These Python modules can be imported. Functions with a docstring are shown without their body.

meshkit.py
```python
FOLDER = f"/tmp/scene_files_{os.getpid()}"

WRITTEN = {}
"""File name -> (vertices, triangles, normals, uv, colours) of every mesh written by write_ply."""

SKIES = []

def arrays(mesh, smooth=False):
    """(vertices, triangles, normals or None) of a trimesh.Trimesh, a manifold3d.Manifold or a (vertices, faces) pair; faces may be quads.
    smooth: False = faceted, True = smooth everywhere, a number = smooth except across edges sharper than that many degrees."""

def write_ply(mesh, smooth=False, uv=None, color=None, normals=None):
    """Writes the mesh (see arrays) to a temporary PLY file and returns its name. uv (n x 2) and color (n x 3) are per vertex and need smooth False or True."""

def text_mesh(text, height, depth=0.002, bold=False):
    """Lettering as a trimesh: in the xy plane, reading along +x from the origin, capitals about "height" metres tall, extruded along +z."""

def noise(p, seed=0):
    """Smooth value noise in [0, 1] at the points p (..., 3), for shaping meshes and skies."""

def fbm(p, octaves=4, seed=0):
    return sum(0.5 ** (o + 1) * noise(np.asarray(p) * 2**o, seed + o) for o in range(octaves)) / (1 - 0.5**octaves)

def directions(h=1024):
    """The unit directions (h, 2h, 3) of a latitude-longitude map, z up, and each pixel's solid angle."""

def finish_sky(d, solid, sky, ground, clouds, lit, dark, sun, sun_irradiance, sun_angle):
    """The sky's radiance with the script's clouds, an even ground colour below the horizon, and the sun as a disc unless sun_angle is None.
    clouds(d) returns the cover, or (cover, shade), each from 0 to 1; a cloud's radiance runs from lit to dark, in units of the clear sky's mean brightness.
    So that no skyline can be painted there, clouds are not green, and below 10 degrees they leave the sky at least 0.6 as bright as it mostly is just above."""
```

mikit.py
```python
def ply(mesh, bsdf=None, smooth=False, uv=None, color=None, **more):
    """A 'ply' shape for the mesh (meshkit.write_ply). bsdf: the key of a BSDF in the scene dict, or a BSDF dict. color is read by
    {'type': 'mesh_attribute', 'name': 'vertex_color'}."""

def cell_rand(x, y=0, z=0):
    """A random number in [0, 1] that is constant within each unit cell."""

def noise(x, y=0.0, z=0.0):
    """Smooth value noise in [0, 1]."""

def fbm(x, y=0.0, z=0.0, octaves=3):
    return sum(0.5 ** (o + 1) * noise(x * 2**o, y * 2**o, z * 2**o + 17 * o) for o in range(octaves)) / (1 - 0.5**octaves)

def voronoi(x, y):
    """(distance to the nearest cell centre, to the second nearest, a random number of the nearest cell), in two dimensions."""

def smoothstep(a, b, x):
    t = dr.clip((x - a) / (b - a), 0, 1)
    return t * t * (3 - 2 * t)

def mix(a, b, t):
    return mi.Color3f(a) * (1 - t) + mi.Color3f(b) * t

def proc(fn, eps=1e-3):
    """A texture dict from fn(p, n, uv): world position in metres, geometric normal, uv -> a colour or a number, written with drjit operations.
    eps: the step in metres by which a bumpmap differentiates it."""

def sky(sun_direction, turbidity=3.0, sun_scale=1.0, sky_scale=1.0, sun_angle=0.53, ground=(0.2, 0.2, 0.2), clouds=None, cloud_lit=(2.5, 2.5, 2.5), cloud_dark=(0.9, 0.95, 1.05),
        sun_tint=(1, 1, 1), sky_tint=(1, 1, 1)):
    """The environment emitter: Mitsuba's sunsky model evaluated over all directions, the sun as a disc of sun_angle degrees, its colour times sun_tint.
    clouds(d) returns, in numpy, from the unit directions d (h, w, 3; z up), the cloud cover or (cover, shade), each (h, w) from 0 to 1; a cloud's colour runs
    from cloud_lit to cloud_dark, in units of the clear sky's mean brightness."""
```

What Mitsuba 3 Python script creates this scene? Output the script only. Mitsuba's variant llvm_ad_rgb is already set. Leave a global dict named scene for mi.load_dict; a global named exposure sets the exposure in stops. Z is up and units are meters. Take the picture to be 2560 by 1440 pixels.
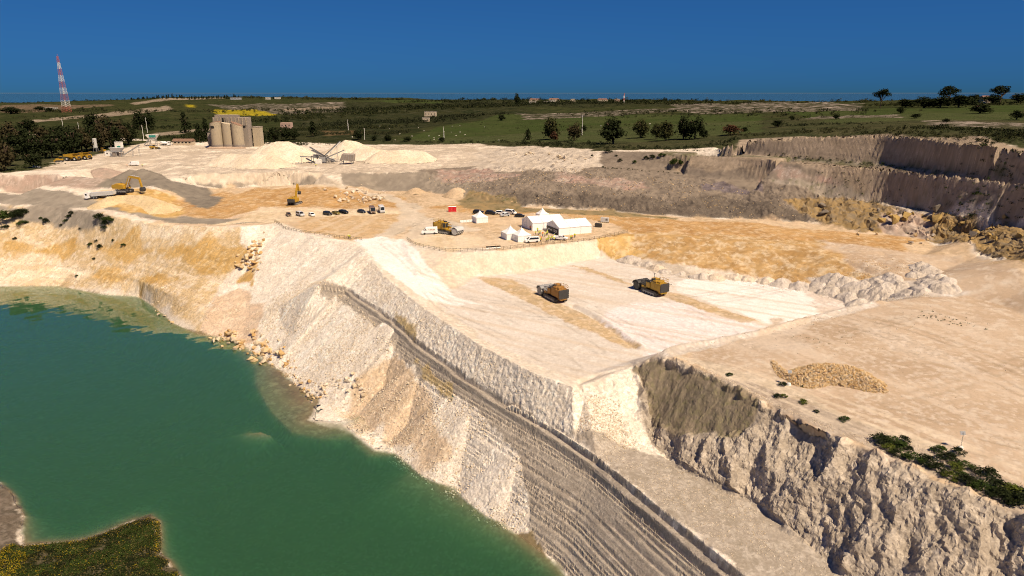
import math, random
import numpy as np, trimesh, mitsuba as mi, mikit, meshkit
import drjit as dr
T = mi.ScalarTransform4f
rng = np.random.default_rng(7)
scene, labels = {}, {}

# ------------------------------------------------------------------ camera, light, exposure
PITCH = math.atan(486 / 1706.7)
scene['camera'] = {'type': 'perspective', 'fov': 73.74, 'fov_axis': 'x', 'near_clip': 1.0, 'far_clip': 4000000.0,
                   'to_world': T().look_at(origin=[0, 0, 50], target=[0, math.cos(PITCH), 50 - math.sin(PITCH)], up=[0, 0, 1])}
SUN = np.array([0.43, -0.45, 0.785]) / np.linalg.norm([0.43, -0.45, 0.785])
scene['sky'] = mikit.sky(SUN, turbidity=2.2, sky_scale=0.28, sun_scale=1.0, sky_tint=(0.215, 0.67, 1.27), sun_tint=(1.0, 0.975, 0.94), ground=(0.10, 0.13, 0.16))
exposure = 2.05

# ------------------------------------------------------------------ terrain

# measured ground: break lines, soils and relief zones, in metres
RUTS = [
    ([(-44.6,233.0),(-42.9,229.9),(-40.5,225.5),(-37.7,220.4),(-35.0,215.3),(-32.4,210.1),(-29.8,204.6),(-27.0,199.2),(-24.2,194.2),(-21.3,189.7),(-18.4,185.6),(-15.3,181.8),(-12.1,178.5),(-8.7,175.7),(-5.0,173.4),(-1.4,171.4),(2.1,169.8),(5.6,168.5),(9.1,167.7),(12.2,167.0),(14.4,166.6)],1.1,0.9),
    ([(-40.9,236.0),(-38.7,231.2),(-35.6,224.3),(-32.2,216.8),(-29.2,210.4),(-26.8,205.3),(-24.7,200.8),(-22.5,196.7),(-20.0,193.1),(-16.9,190.0),(-13.5,187.4),(-10.0,185.2),(-6.7,183.4),(-3.3,182.1),(0.2,181.3),(3.3,180.8),(5.5,180.4)],1.1,0.8),
    ([(-28.8,197.7),(-26.7,193.1),(-23.8,186.5),(-20.4,179.3),(-17.0,173.0),(-13.6,167.9),(-9.9,163.2),(-6.2,158.8),(-2.9,154.5),(0.3,149.8),(3.3,145.1),(6.0,140.9),(7.8,138.0)],1.2,0.9),
    ([(-15.0,188.3),(-12.6,184.4),(-9.3,178.7),(-5.5,172.4),(-2.1,166.6),(1.0,161.3),(4.1,155.9),(6.9,150.9),(9.2,146.5),(10.9,142.7),(12.1,139.3),(13.0,136.6),(13.6,134.7)],1.2,0.7),
    ([(-4.6,190.3),(-1.8,186.0),(2.3,179.9),(6.6,173.0),(10.3,166.6),(13.3,160.3),(16.0,153.8),(18.2,148.0),(19.8,144.0)],1.2,0.7),
    ([(2.5,205.8),(5.5,201.7),(9.9,195.8),(14.7,189.1),(19.0,182.4),(22.9,175.3),(26.6,167.5),(30.0,160.3),(32.7,154.6),(34.5,151.0),(35.5,148.8),(36.1,147.5),(36.6,146.5)],1.2,0.8),
    ([(35.0,205.8),(37.1,200.8),(40.1,193.5),(43.3,185.6),(46.1,178.6),(48.4,172.4),(50.6,166.3),(52.4,161.1),(53.7,157.4)],1.2,0.8),
    ([(47.9,186.3),(49.7,187.0),(52.2,188.0),(55.2,189.1),(58.1,190.3),(61.1,191.6),(64.3,193.1),(67.5,194.6),(70.4,195.8),(73.1,196.8),(75.6,197.7),(77.8,198.4),(79.3,198.9)],1.1,1),
    ([(48.7,180.5),(50.8,180.9),(53.8,181.6),(57.3,182.4),(60.7,183.5),(64.1,185.0),(67.7,186.8),(71.3,188.7),(74.4,190.3),(77.2,191.6),(79.9,192.8),(82.1,193.8),(83.6,194.5)],1.1,0.9),
    ([(45.0,205.8),(48.3,206.0),(53.0,206.4),(58.1,206.5),(62.5,205.8),(65.8,204.2),(68.7,202.0),(71.4,199.2),(74.0,195.8),(76.8,191.2),(79.5,185.7),(81.9,180.4),(83.6,176.8)],1.2,0.7),
    ([(38.1,126.4),(39.4,124.7),(41.4,122.3),(43.5,119.5),(45.6,116.4),(47.5,113.0),(49.5,109.1),(51.5,105.2),(53.6,101.7),(55.7,98.7),(57.9,95.9),(60.2,93.4),(62.3,91.0),(64.5,88.7),(66.8,86.5),(68.9,84.6),(70.3,83.3)],1.2,0.9),
    ([(38.4,127.5),(40.4,125.8),(43.3,123.3),(46.6,120.5),(49.7,117.4),(52.5,114.0),(55.4,110.2),(58.2,106.4),(60.9,103.1),(63.6,100.2),(66.4,97.6),(68.9,95.3),(71.0,93.5),(72.6,92.2),(73.8,91.3),(74.7,90.8),(75.4,90.4)],1.2,0.8),
    ([(73.0,151.6),(74.7,148.8),(77.2,144.8),(79.8,140.3),(82.0,135.8),(83.7,131.3),(85.1,126.6),(86.3,122.0),(87.2,118.1),(87.8,114.9),(88.1,112.1),(88.2,109.9),(88.3,108.3)],1.3,0.9),
    ([(80.7,154.0),(82.3,151.7),(84.6,148.3),(87.0,144.5),(89.0,140.6),(90.5,136.4),(91.7,131.9),(92.7,127.5),(93.5,124.0),(94.1,121.4),(94.4,119.5),(94.6,118.0),(94.7,117.0)],1.3,0.8),
    ([(51.1,131.9),(53.5,132.6),(56.8,133.5),(60.9,134.8),(65.5,136.6),(70.8,139.2),(76.9,142.5),(83.3,146.0),(89.4,149.3),(95.8,152.5),(102.4,155.8),(108.3,158.7),(112.4,160.7)],1.2,0.6),
    ([(48.9,106.2),(51.2,106.0),(54.6,105.8),(58.4,105.8),(62.4,106.2),(66.5,107.2),(70.8,108.7),(75.4,110.5),(80.0,112.6),(85.2,115.3),(90.9,118.6),(96.0,121.8),(99.6,123.9)],1.2,0.6),
    ([(-97.8,284.7),(-92.8,283.8),(-85.7,282.5),(-77.8,280.5),(-70.7,277.6),(-64.3,272.6),(-57.9,265.9),(-52.1,259.8),(-47.3,256.6),(-43.9,257.3),(-41.6,260.6),(-39.9,264.9),(-38.3,268.7),(-36.7,272.1),(-35.2,275.7),(-34.1,278.9),(-33.3,281.1)],1.1,0.9),
    ([(-43.2,305.4),(-44.5,312.5),(-46.4,322.9),(-48.9,333.8),(-52.3,342.6),(-57.0,348.8),(-62.7,353.7),(-68.6,357.5),(-73.8,360.3),(-78.2,361.8),(-82.2,361.9),(-85.7,361.7),(-88.8,362.1),(-91.5,363.6),(-93.7,365.5),(-95.4,367.4),(-96.7,368.7)],1.1,1),
    ([(-36.7,268.6),(-37.6,264.9),(-38.9,259.5),(-40.3,253.8),(-41.6,249.1),(-42.9,245.6),(-44.3,242.7),(-45.5,240.4),(-46.3,238.8)],1.1,1),
    ([(-33.5,256.3),(-31.1,256.5),(-27.6,256.8),(-23.7,256.8),(-19.8,256.3),(-16.0,255.0),(-12.0,253.1),(-8.0,250.9),(-4.4,248.6),(-1.0,245.9),(2.3,242.7),(5.1,239.8),(7.1,237.8)],1.1,0.8),
    ([(-285.2,383.4),(-280.6,387.1),(-274.1,392.3),(-266.4,398.4),(-258.3,404.7),(-250.2,413.1),(-241.6,423.3),(-232.0,431.2),(-220.6,432.6),(-205.4,423.8),(-187.3,407.7),(-170.5,390.9),(-158.8,379.4)],1.3,1),
    ([(-249.9,454.9),(-243.3,456.5),(-234.1,459.1),(-222.9,459.6),(-210.5,454.9),(-196.0,441.2),(-179.3,421.2),(-162.8,401.1),(-148.6,387.5),(-137.0,382.9),(-126.8,383.6),(-118.5,386.5),(-112.7,388.2)],1.3,0.9),
]
BREAKLINES = [
    [(-312.52,289.64,-27.0),(-252.64,281.0,-27.0),(-213.05,273.44,-27.0),(-188.48,274.06,-27.0),(-163.0,261.65,-27.0),(-147.15,258.85,-27.0),(-134.94,245.63,-27.0),(-119.18,226.89,-27.0),(-103.73,214.07,-27.0),(-96.13,211.74,-27.0),(-87.67,206.85,-27.0),(-77.48,196.31,-27.0),(-69.67,187.62,-27.0),(-60.52,175.12,-27.0),(-52.6,164.76,-27.0),(-47.87,158.83,-27.0),(-50.09,153.04,-27.0),(-40.61,149.66,-27.0),(-37.16,145.02,-27.0),(-30.55,137.53,-27.0)],
    [(-44.59,158.0,-26.6),(-46.04,153.84,-26.75)],
    [(-34.7,156.0,-27.0),(-19.9,133.7,-27.0),(-11.0,122.7,-27.0),(-3.8,113.6,-27.0),(1.8,106.6,-27.0),(8.17,98.88,-27.0),(10.45,93.96,-27.0),(16.41,82.08,-27.0),(40.0,55.0,-27.0),(75.0,0.0,-27.0)],
    [(-307.82,284.23,-29.5),(-249.16,276.11,-29.5),(-208.61,266.72,-29.0),(-183.44,265.57,-29.0),(-158.68,253.57,-29.0),(-144.05,249.45,-29.0),(-132.56,235.93,-29.3),(-115.21,218.04,-29.0),(-101.51,208.55,-28.6),(-91.52,203.36,-28.0),(-83.74,196.42,-27.7),(-75.08,186.14,-27.4),(-70.93,174.62,-27.38),(-60.66,157.37,-27.4),(-52.35,146.86,-27.45),(-44.92,144.01,-27.5),(-38.35,143.79,-27.9),(-32.14,136.29,-27.8)],
    [(-83.14,188.12,-29.5),(-72.76,169.92,-30.0),(-63.6,156.31,-30.2),(-52.38,143.02,-30.6),(-40.46,140.09,-31.0),(-33.68,134.09,-31.5)],
    [(-62.26,145.88,-27.35),(-59.64,146.05,-27.02),(-57.01,145.18,-27.4)],
    [(-190.13,238.53,-38.0),(-160.42,238.53,-38.0),(-114.37,205.86,-37.0),(-92.01,171.95,-37.0),(-96.78,150.47,-37.0),(-123.26,160.59,-37.0),(-152.9,186.91,-38.0),(-217.07,218.74,-38.0)],
    [(-64.89,136.58,-32.0),(-47.6,122.81,-30.2),(-29.58,115.4,-29.8),(-13.0,105.49,-29.6),(-2.05,98.61,-30.0),(-49.97,107.35,-31.0),(-61.16,119.3,-32.5)],
    [(-135.15,129.86,-27.0),(-116.18,127.47,-27.0),(-105.54,124.39,-27.0),(-98.68,119.3,-27.0),(-92.49,112.61,-27.0),(-88.6,105.38,-27.0),(-85.88,104.02,-27.0)],
    [(-82.06,104.7,-27.0),(-77.34,105.15,-27.0),(-74.37,107.47,-27.0),(-71.76,110.73,-27.0),(-69.1,113.12,-27.0),(-66.24,111.35,-27.0),(-63.27,105.95,-27.0),(-61.35,101.51,-27.0),(-58.71,99.92,-27.0),(-54.97,95.88,-27.0),(-49.33,90.29,-27.0),(-42.2,82.08,-27.0)],
    [(-122.17,115.49,-26.3),(-95.13,110.19,-26.2),(-82.68,98.62,-26.0),(-76.18,98.1,-25.6),(-70.08,100.46,-25.4),(-67.29,105.44,-25.8),(-63.12,97.71,-25.3),(-57.55,92.0,-25.4)],
    [(-110.0,80.0,-25.0),(-80.0,70.0,-24.8),(-60.0,72.0,-25.0),(-100.0,40.0,-24.0),(-40.0,60.0,-26.0)],
    [(-146.68,141.96,-30.0),(-114.36,135.77,-30.0),(-102.91,129.26,-30.5),(-92.74,117.73,-30.5),(-83.49,114.4,-30.0),(-78.68,119.7,-30.0),(-73.22,121.74,-29.5),(-65.75,116.27,-29.5),(-61.43,107.23,-29.2),(-55.76,101.04,-29.5),(-48.62,93.81,-30.0)],
    [(-52.58,231.2,-0.3),(-44.79,212.51,-1.2),(-38.09,196.35,-2.2),(-23.3,172.4,-4.6),(-7.3,146.2,-5.1),(4.12,130.38,-5.1),(11.69,122.59,-5.0)],
    [(-39.93,238.78,-0.2),(-35.61,219.38,-1.5),(-28.81,197.7,-3.8),(-19.7,178.32,-5.9),(-6.14,151.79,-6.0),(5.56,135.78,-6.0),(13.01,128.36,-6.0),(18.54,133.58,-6.0),(26.23,139.2,-6.0)],
    [(-60.02,205.65,-7.0),(-50.19,201.92,-7.5),(-32.98,178.29,-9.0),(-24.59,164.65,-10.2),(-9.71,142.06,-11.2),(-0.75,130.84,-11.6),(9.32,117.88,-12.0),(15.68,108.65,-12.5),(20.94,98.33,-12.5),(25.44,89.68,-12.5),(31.47,77.82,-12.5),(35.55,69.83,-12.5),(75.0,60.0,-12.5),(115.0,0.0,-12.5)],
    [(-61.21,204.74,-8.71),(-51.38,201.0,-9.39),(-34.16,177.38,-11.08),(-25.77,163.74,-12.46),(-10.9,141.15,-13.65),(-1.94,129.93,-14.23),(8.13,116.96,-14.82),(14.49,107.73,-15.51),(19.76,97.41,-15.6),(24.26,88.77,-15.6),(30.29,76.9,-15.6),(34.36,68.91,-15.6),(73.81,59.09,-15.6),(113.81,-0.92,-15.6)],
    [(24.68,119.18,-12.0),(26.75,110.55,-12.3),(31.85,102.5,-12.3),(39.07,94.08,-12.3),(42.17,86.19,-12.3),(44.6,78.77,-12.3),(48.37,66.41,-12.3),(100.0,50.0,-12.3),(140.0,0.0,-12.3)],
    [(25.38,132.14,-4.5),(29.32,130.02,-1.0),(31.29,129.86,-0.5),(34.29,123.99,-0.3),(38.02,115.52,0.0),(42.08,106.2,0.0),(45.59,98.13,0.0),(49.51,92.91,0.0),(53.08,88.15,0.0),(56.35,83.8,0.0),(59.17,79.52,0.0),(62.9,72.96,0.0),(66.56,65.57,0.0),(108.0,55.0,0.0),(150.0,0.0,0.0)],
    [(34.85,132.85,-0.6),(44.76,138.24,-1.0),(55.16,143.36,-1.0),(67.72,152.33,-1.2),(82.79,160.38,-1.0),(92.37,163.78,-0.5),(103.77,166.3,0.0)],
    [(31.95,141.56,-6.0),(39.66,144.0,-6.0),(48.99,151.25,-6.0),(60.37,156.84,-6.0),(73.42,165.01,-6.0),(90.94,176.28,-5.6),(95.17,176.38,-4.5)],
    [(37.77,125.28,-0.4),(48.4,124.28,0.0),(69.62,136.34,-0.3),(93.69,148.76,0.0),(120.1,160.51,0.2),(69.23,106.2,0.0),(82.47,105.77,0.2),(69.24,83.28,0.0),(117.94,123.54,0.3),(90.7,91.74,0.3)],
    [(-17.33,189.06,-6.0),(-14.99,205.78,-6.0),(-11.44,209.65,-6.0),(2.59,213.67,-6.0),(16.25,224.34,-6.0),(31.24,236.07,-6.0),(41.34,228.66,-5.8),(51.27,211.63,-5.6),(65.81,208.76,-5.5),(76.64,203.58,-5.4),(85.03,193.85,-5.2),(91.56,182.43,-5.2)],
    [(-37.23,235.1,0.0),(-29.55,224.15,0.0),(-19.59,217.56,0.0),(-3.97,220.51,0.0),(16.68,232.43,0.0),(31.68,241.32,0.0),(44.64,249.86,0.2),(60.26,240.54,0.6),(79.13,232.28,0.6),(95.31,220.85,0.6),(106.14,202.44,0.6),(109.92,186.95,0.3),(110.73,172.96,0.2)],
    [(-32.01,222.23,-0.8),(-24.37,206.48,-3.6),(-18.91,193.8,-5.8)],
    [(-88.35,287.25,0.0),(-60.6,268.75,0.0),(-44.65,268.75,0.0),(-26.29,244.9,0.0),(-12.38,260.33,0.0),(3.19,268.75,0.0),(19.14,268.75,0.0),(34.94,267.68,0.2)],
    [(-187.93,364.88,0.5),(-155.43,369.14,1.0),(-129.6,382.58,1.0),(-110.9,375.74,1.0)],
    [(-75.12,372.41,1.0),(-48.22,358.1,1.0),(-19.09,324.72,0.8),(0.0,310.2,0.8),(38.41,295.81,0.8),(69.76,280.73,0.8),(100.19,272.86,1.2),(119.56,258.19,1.5),(126.8,244.82,1.5),(143.68,236.15,1.5),(156.13,229.08,1.0),(161.5,220.85,0.6),(159.77,207.35,0.3),(154.43,187.32,0.2)],
    [(51.31,270.43,0.5),(79.17,256.16,0.8),(103.04,240.01,1.0),(121.43,220.27,1.0),(135.04,199.89,0.6)],
    [(112.91,282.69,8.0),(128.38,280.41,9.0),(144.53,267.0,8.6),(152.45,253.44,8.6),(156.03,235.54,9.0),(159.36,223.99,9.0),(156.8,205.71,9.0),(145.46,170.39,10.0)],
    [(-31.76,362.88,5.0),(3.79,323.94,7.0),(39.86,309.59,8.0),(73.07,296.78,8.0),(98.03,292.67,6.0),(104.2,276.38,6.0)],
    [(-34.38,395.04,9.0),(-11.02,379.97,11.0),(4.21,362.91,11.5),(24.22,347.83,13.5),(43.34,339.35,14.0),(62.47,335.95,13.2),(84.1,328.49,12.5),(95.7,315.84,12.3),(118.71,303.59,12.0),(146.57,271.9,12.0),(161.5,245.07,12.0),(169.14,223.67,12.0),(174.04,197.85,12.0)],
    [(44.37,347.82,14.5),(64.07,344.97,13.8),(87.04,340.48,12.9),(105.77,336.96,12.7),(120.23,333.49,12.7),(148.32,302.6,12.3),(169.42,284.01,12.3),(186.52,247.85,12.3),(192.74,220.36,12.3)],
    [(-10.62,460.84,14.0),(17.4,431.82,17.0),(44.77,388.38,19.0),(75.16,352.06,20.5),(98.78,328.97,21.5),(123.3,295.92,22.0),(145.57,272.8,22.0),(159.06,244.04,22.0),(165.62,221.64,22.0),(168.31,193.83,22.0)],
    [(77.74,364.49,20.7),(103.39,344.75,21.7),(129.27,310.68,22.2),(151.96,285.19,22.2),(165.17,253.79,22.2),(172.09,230.66,22.2),(173.9,200.59,22.2)],
    [(101.05,350.76,22.4),(105.55,340.0,25.94),(113.05,334.0,28.81),(130.78,317.0,31.31),(153.78,292.0,33.76),(159.6,273.0,33.6),(165.32,257.0,32.68),(171.04,232.0,32.01),(175.47,205.0,31.07)],
    [(53.12,420.0,20.28),(94.25,390.0,21.08),(117.95,395.0,23.6),(152.49,430.0,27.29),(182.7,390.0,31.14),(201.13,345.0,32.74),(207.79,310.0,31.89),(227.04,300.0,31.64)],
    [(-331.97,338.69,8.0),(-310.73,360.61,8.0),(-275.36,369.78,8.0),(-245.24,369.78,8.0),(-210.11,353.58,8.0),(-180.03,350.94,7.5),(-170.31,375.51,8.0),(-141.15,379.42,8.0),(-113.05,381.41,8.0)],
    [(-89.78,381.41,8.0),(-70.58,379.42,8.0),(-50.63,378.85,8.5)],
    [(-328.34,332.58,0.0),(-302.92,348.97,0.0),(-272.72,363.85,0.0),(-244.9,366.98,0.0),(-220.95,370.16,0.0)],
    [(-370.96,404.67,8.0),(-300.52,404.67,8.0),(-275.81,441.22,8.0),(-231.5,454.87,8.0),(-225.58,501.24,8.0),(-202.53,549.59,8.0),(-156.43,566.35,8.0),(-106.57,561.42,9.0),(-64.98,565.2,10.0),(-31.36,545.64,12.0),(-323.04,518.82,8.0),(-272.14,549.59,8.0)],
    [(-110.32,395.9,8.0),(-101.87,374.0,6.87),(-95.02,366.0,4.61),(-87.96,358.0,2.06),(-79.83,349.0,-0.0)],
    [(-86.73,372.23,6.0),(-77.81,365.0,3.25)],
    [(-334.91,339.24,-1.0),(-291.75,335.29,-1.0),(-245.92,326.42,-1.0),(-210.99,316.81,-1.0),(-180.86,297.07,-1.0),(-146.45,280.38,-2.5),(-121.84,269.83,-1.5),(-107.76,266.8,-0.6),(-95.05,271.58,-0.2),(-81.7,254.18,-0.2),(-69.59,242.99,-0.2),(-57.53,234.69,-0.2)],
    [(-290.72,308.58,-13.0),(-230.9,302.04,-13.5),(-201.1,297.72,-13.5),(-177.1,287.03,-13.5),(-153.84,275.6,-13.0),(-132.27,261.49,-13.0),(-112.64,244.5,-15.0)],
    [(-280.38,294.69,-21.0),(-223.38,289.32,-21.5),(-194.91,285.73,-21.5),(-169.78,272.15,-21.5),(-147.33,260.9,-21.0),(-124.01,238.68,-21.0),(-104.2,222.81,-22.0)],
    [(-95.06,247.07,-8.0),(-98.62,238.85,-15.0),(-89.24,219.71,-21.0),(-80.88,229.67,-12.5),(-74.58,208.26,-20.0),(-59.67,182.7,-23.5)],
    [(-457.12,444.04,9.0),(-417.83,489.31,9.0),(-390.59,529.96,9.5),(-371.75,572.27,9.5),(-345.41,614.06,10.0),(-299.59,614.06,10.0),(-251.6,645.34,10.5),(-164.33,596.0,9.5),(-109.8,579.04,10.0),(-31.87,554.79,12.3),(18.48,459.23,17.5)],
    [(-730.33,760.0,9.86),(-556.44,760.0,9.86),(-436.89,780.0,10.98),(-303.01,780.0,12.29),(-156.38,720.0,13.98),(-84.4,640.0,10.83),(-27.52,600.0,13.28),(63.07,500.0,19.4)],
    [(-956.46,1000.0,13.86),(-728.73,1000.0,13.86),(-612.77,1100.0,16.32),(-444.17,1150.0,17.96),(-226.81,1050.0,17.85),(-87.24,850.0,14.57),(9.11,800.0,21.09),(92.69,740.0,23.26),(189.41,640.0,27.58),(237.6,580.0,30.32),(251.22,480.0,33.98),(274.19,430.0,34.46),(300.84,400.0,34.44)],
    [(-1427.57,1500.0,22.21),(-1088.01,1500.0,20.57),(-887.72,1600.0,23.86),(-635.02,1650.0,24.85),(-322.8,1500.0,23.86),(-52.15,1150.0,26.18),(130.9,1050.0,29.4),(265.28,900.0,31.36),(353.15,760.0,35.09),(406.06,640.0,38.14),(465.23,600.0,40.86)],
    [(-2314.93,2300.0,22.48),(-1664.92,2300.0,21.23),(-1405.69,2200.0,23.68),(-1218.15,2200.0,29.68),(-1067.67,2200.0,39.25),(-934.2,2300.0,41.26),(-752.67,2300.0,40.02),(-471.83,2200.0,38.06),(-293.53,2000.0,38.06),(-171.74,1900.0,33.48),(18.08,1600.0,36.09),(271.12,1500.0,37.78),(455.47,1300.0,37.28),(540.88,1100.0,38.64),(547.41,950.0,41.74),(613.97,850.0,45.85),(668.04,800.0,46.53)],
    [(-300.0,330.0,0.0),(-420.0,340.0,1.0)],
    [(-60.3,205.44,-7.8),(-50.47,201.71,-8.38),(-33.26,178.08,-9.97),(-24.87,164.44,-11.26),(-9.99,141.85,-12.35),(-1.03,130.63,-12.83),(9.04,117.67,-13.32),(15.4,108.44,-13.91),(20.66,98.12,-13.95),(25.16,89.47,-13.95),(31.19,77.61,-13.95),(35.27,69.62,-13.95),(74.72,59.79,-13.95),(114.72,-0.21,-13.95)],
    [(-60.93,204.95,-7.88),(-51.1,201.22,-8.48),(-33.89,177.59,-10.07),(-25.5,163.95,-11.37),(-10.62,141.36,-12.46),(-1.66,130.14,-12.96),(8.41,117.18,-13.46),(14.77,107.95,-14.05),(20.03,97.63,-14.1),(24.53,88.98,-14.1),(30.56,77.12,-14.1),(34.64,69.13,-14.1),(74.09,59.3,-14.1),(114.09,-0.7,-14.1)],
]
OUTER = [(-3500.0,4200.0,-75.0),(-1800.0,3600.0,-75.0),(-500.0,3400.0,-75.0),(600.0,3000.0,-75.0),(1500.0,2600.0,-60.0),(3500.0,2600.0,-60.0),(-4000.0,2000.0,20.0),(-4000.0,800.0,5.0),(4000.0,1500.0,40.0),(4000.0,600.0,30.0),(-700.0,300.0,5.0),(-700.0,500.0,9.0),(-420.0,280.0,0.0),(-420.0,150.0,-5.0),(-420.0,0.0,-10.0),(-150.0,-60.0,-20.0),(0.0,-60.0,-22.0),(-4000.0,-300.0,0.0),(4000.0,-300.0,20.0),(-300.0,200.0,-38.0),(-300.0,120.0,-36.0),(-200.0,90.0,-36.0),(-150.0,60.0,-30.0),(-20.0,40.0,-32.0),(30.0,20.0,-31.0),(172.0,180.0,0.3),(186.0,150.0,0.3),(194.0,100.0,0.3),(196.0,0.0,0.3),(180.0,182.0,10.0),(194.0,152.0,10.0),(203.0,100.0,10.0),(206.0,0.0,10.0),(215.0,190.0,22.0),(230.0,100.0,22.0),(232.0,0.0,22.0),(235.0,180.0,31.0),(250.0,100.0,31.0),(260.0,0.0,31.0),(600.0,250.0,34.0),(700.0,0.0,30.0),(-4000.0,4300.0,-75.0),(4000.0,4300.0,-75.0)]
TALUS = [(-52.08,200.55,-9.4,-53.62,202.01,-8.81,0.8,-40),(-35.47,179.53,-10.34,-31.87,174.49,-10.36,0.8,-40),(-22.49,154.87,-15.45,-23.4,158.54,-13.78,0.85,-40),(-8.73,136.34,-15.33,-14.59,143.05,-15.86,0.85,-40),(1.33,119.76,-18.54,-1.6,122.57,-19.07,0.9,-40),(12.55,123.42,-5.2,25.18,131.15,-4.0,0.5,-12.7)]
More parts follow.
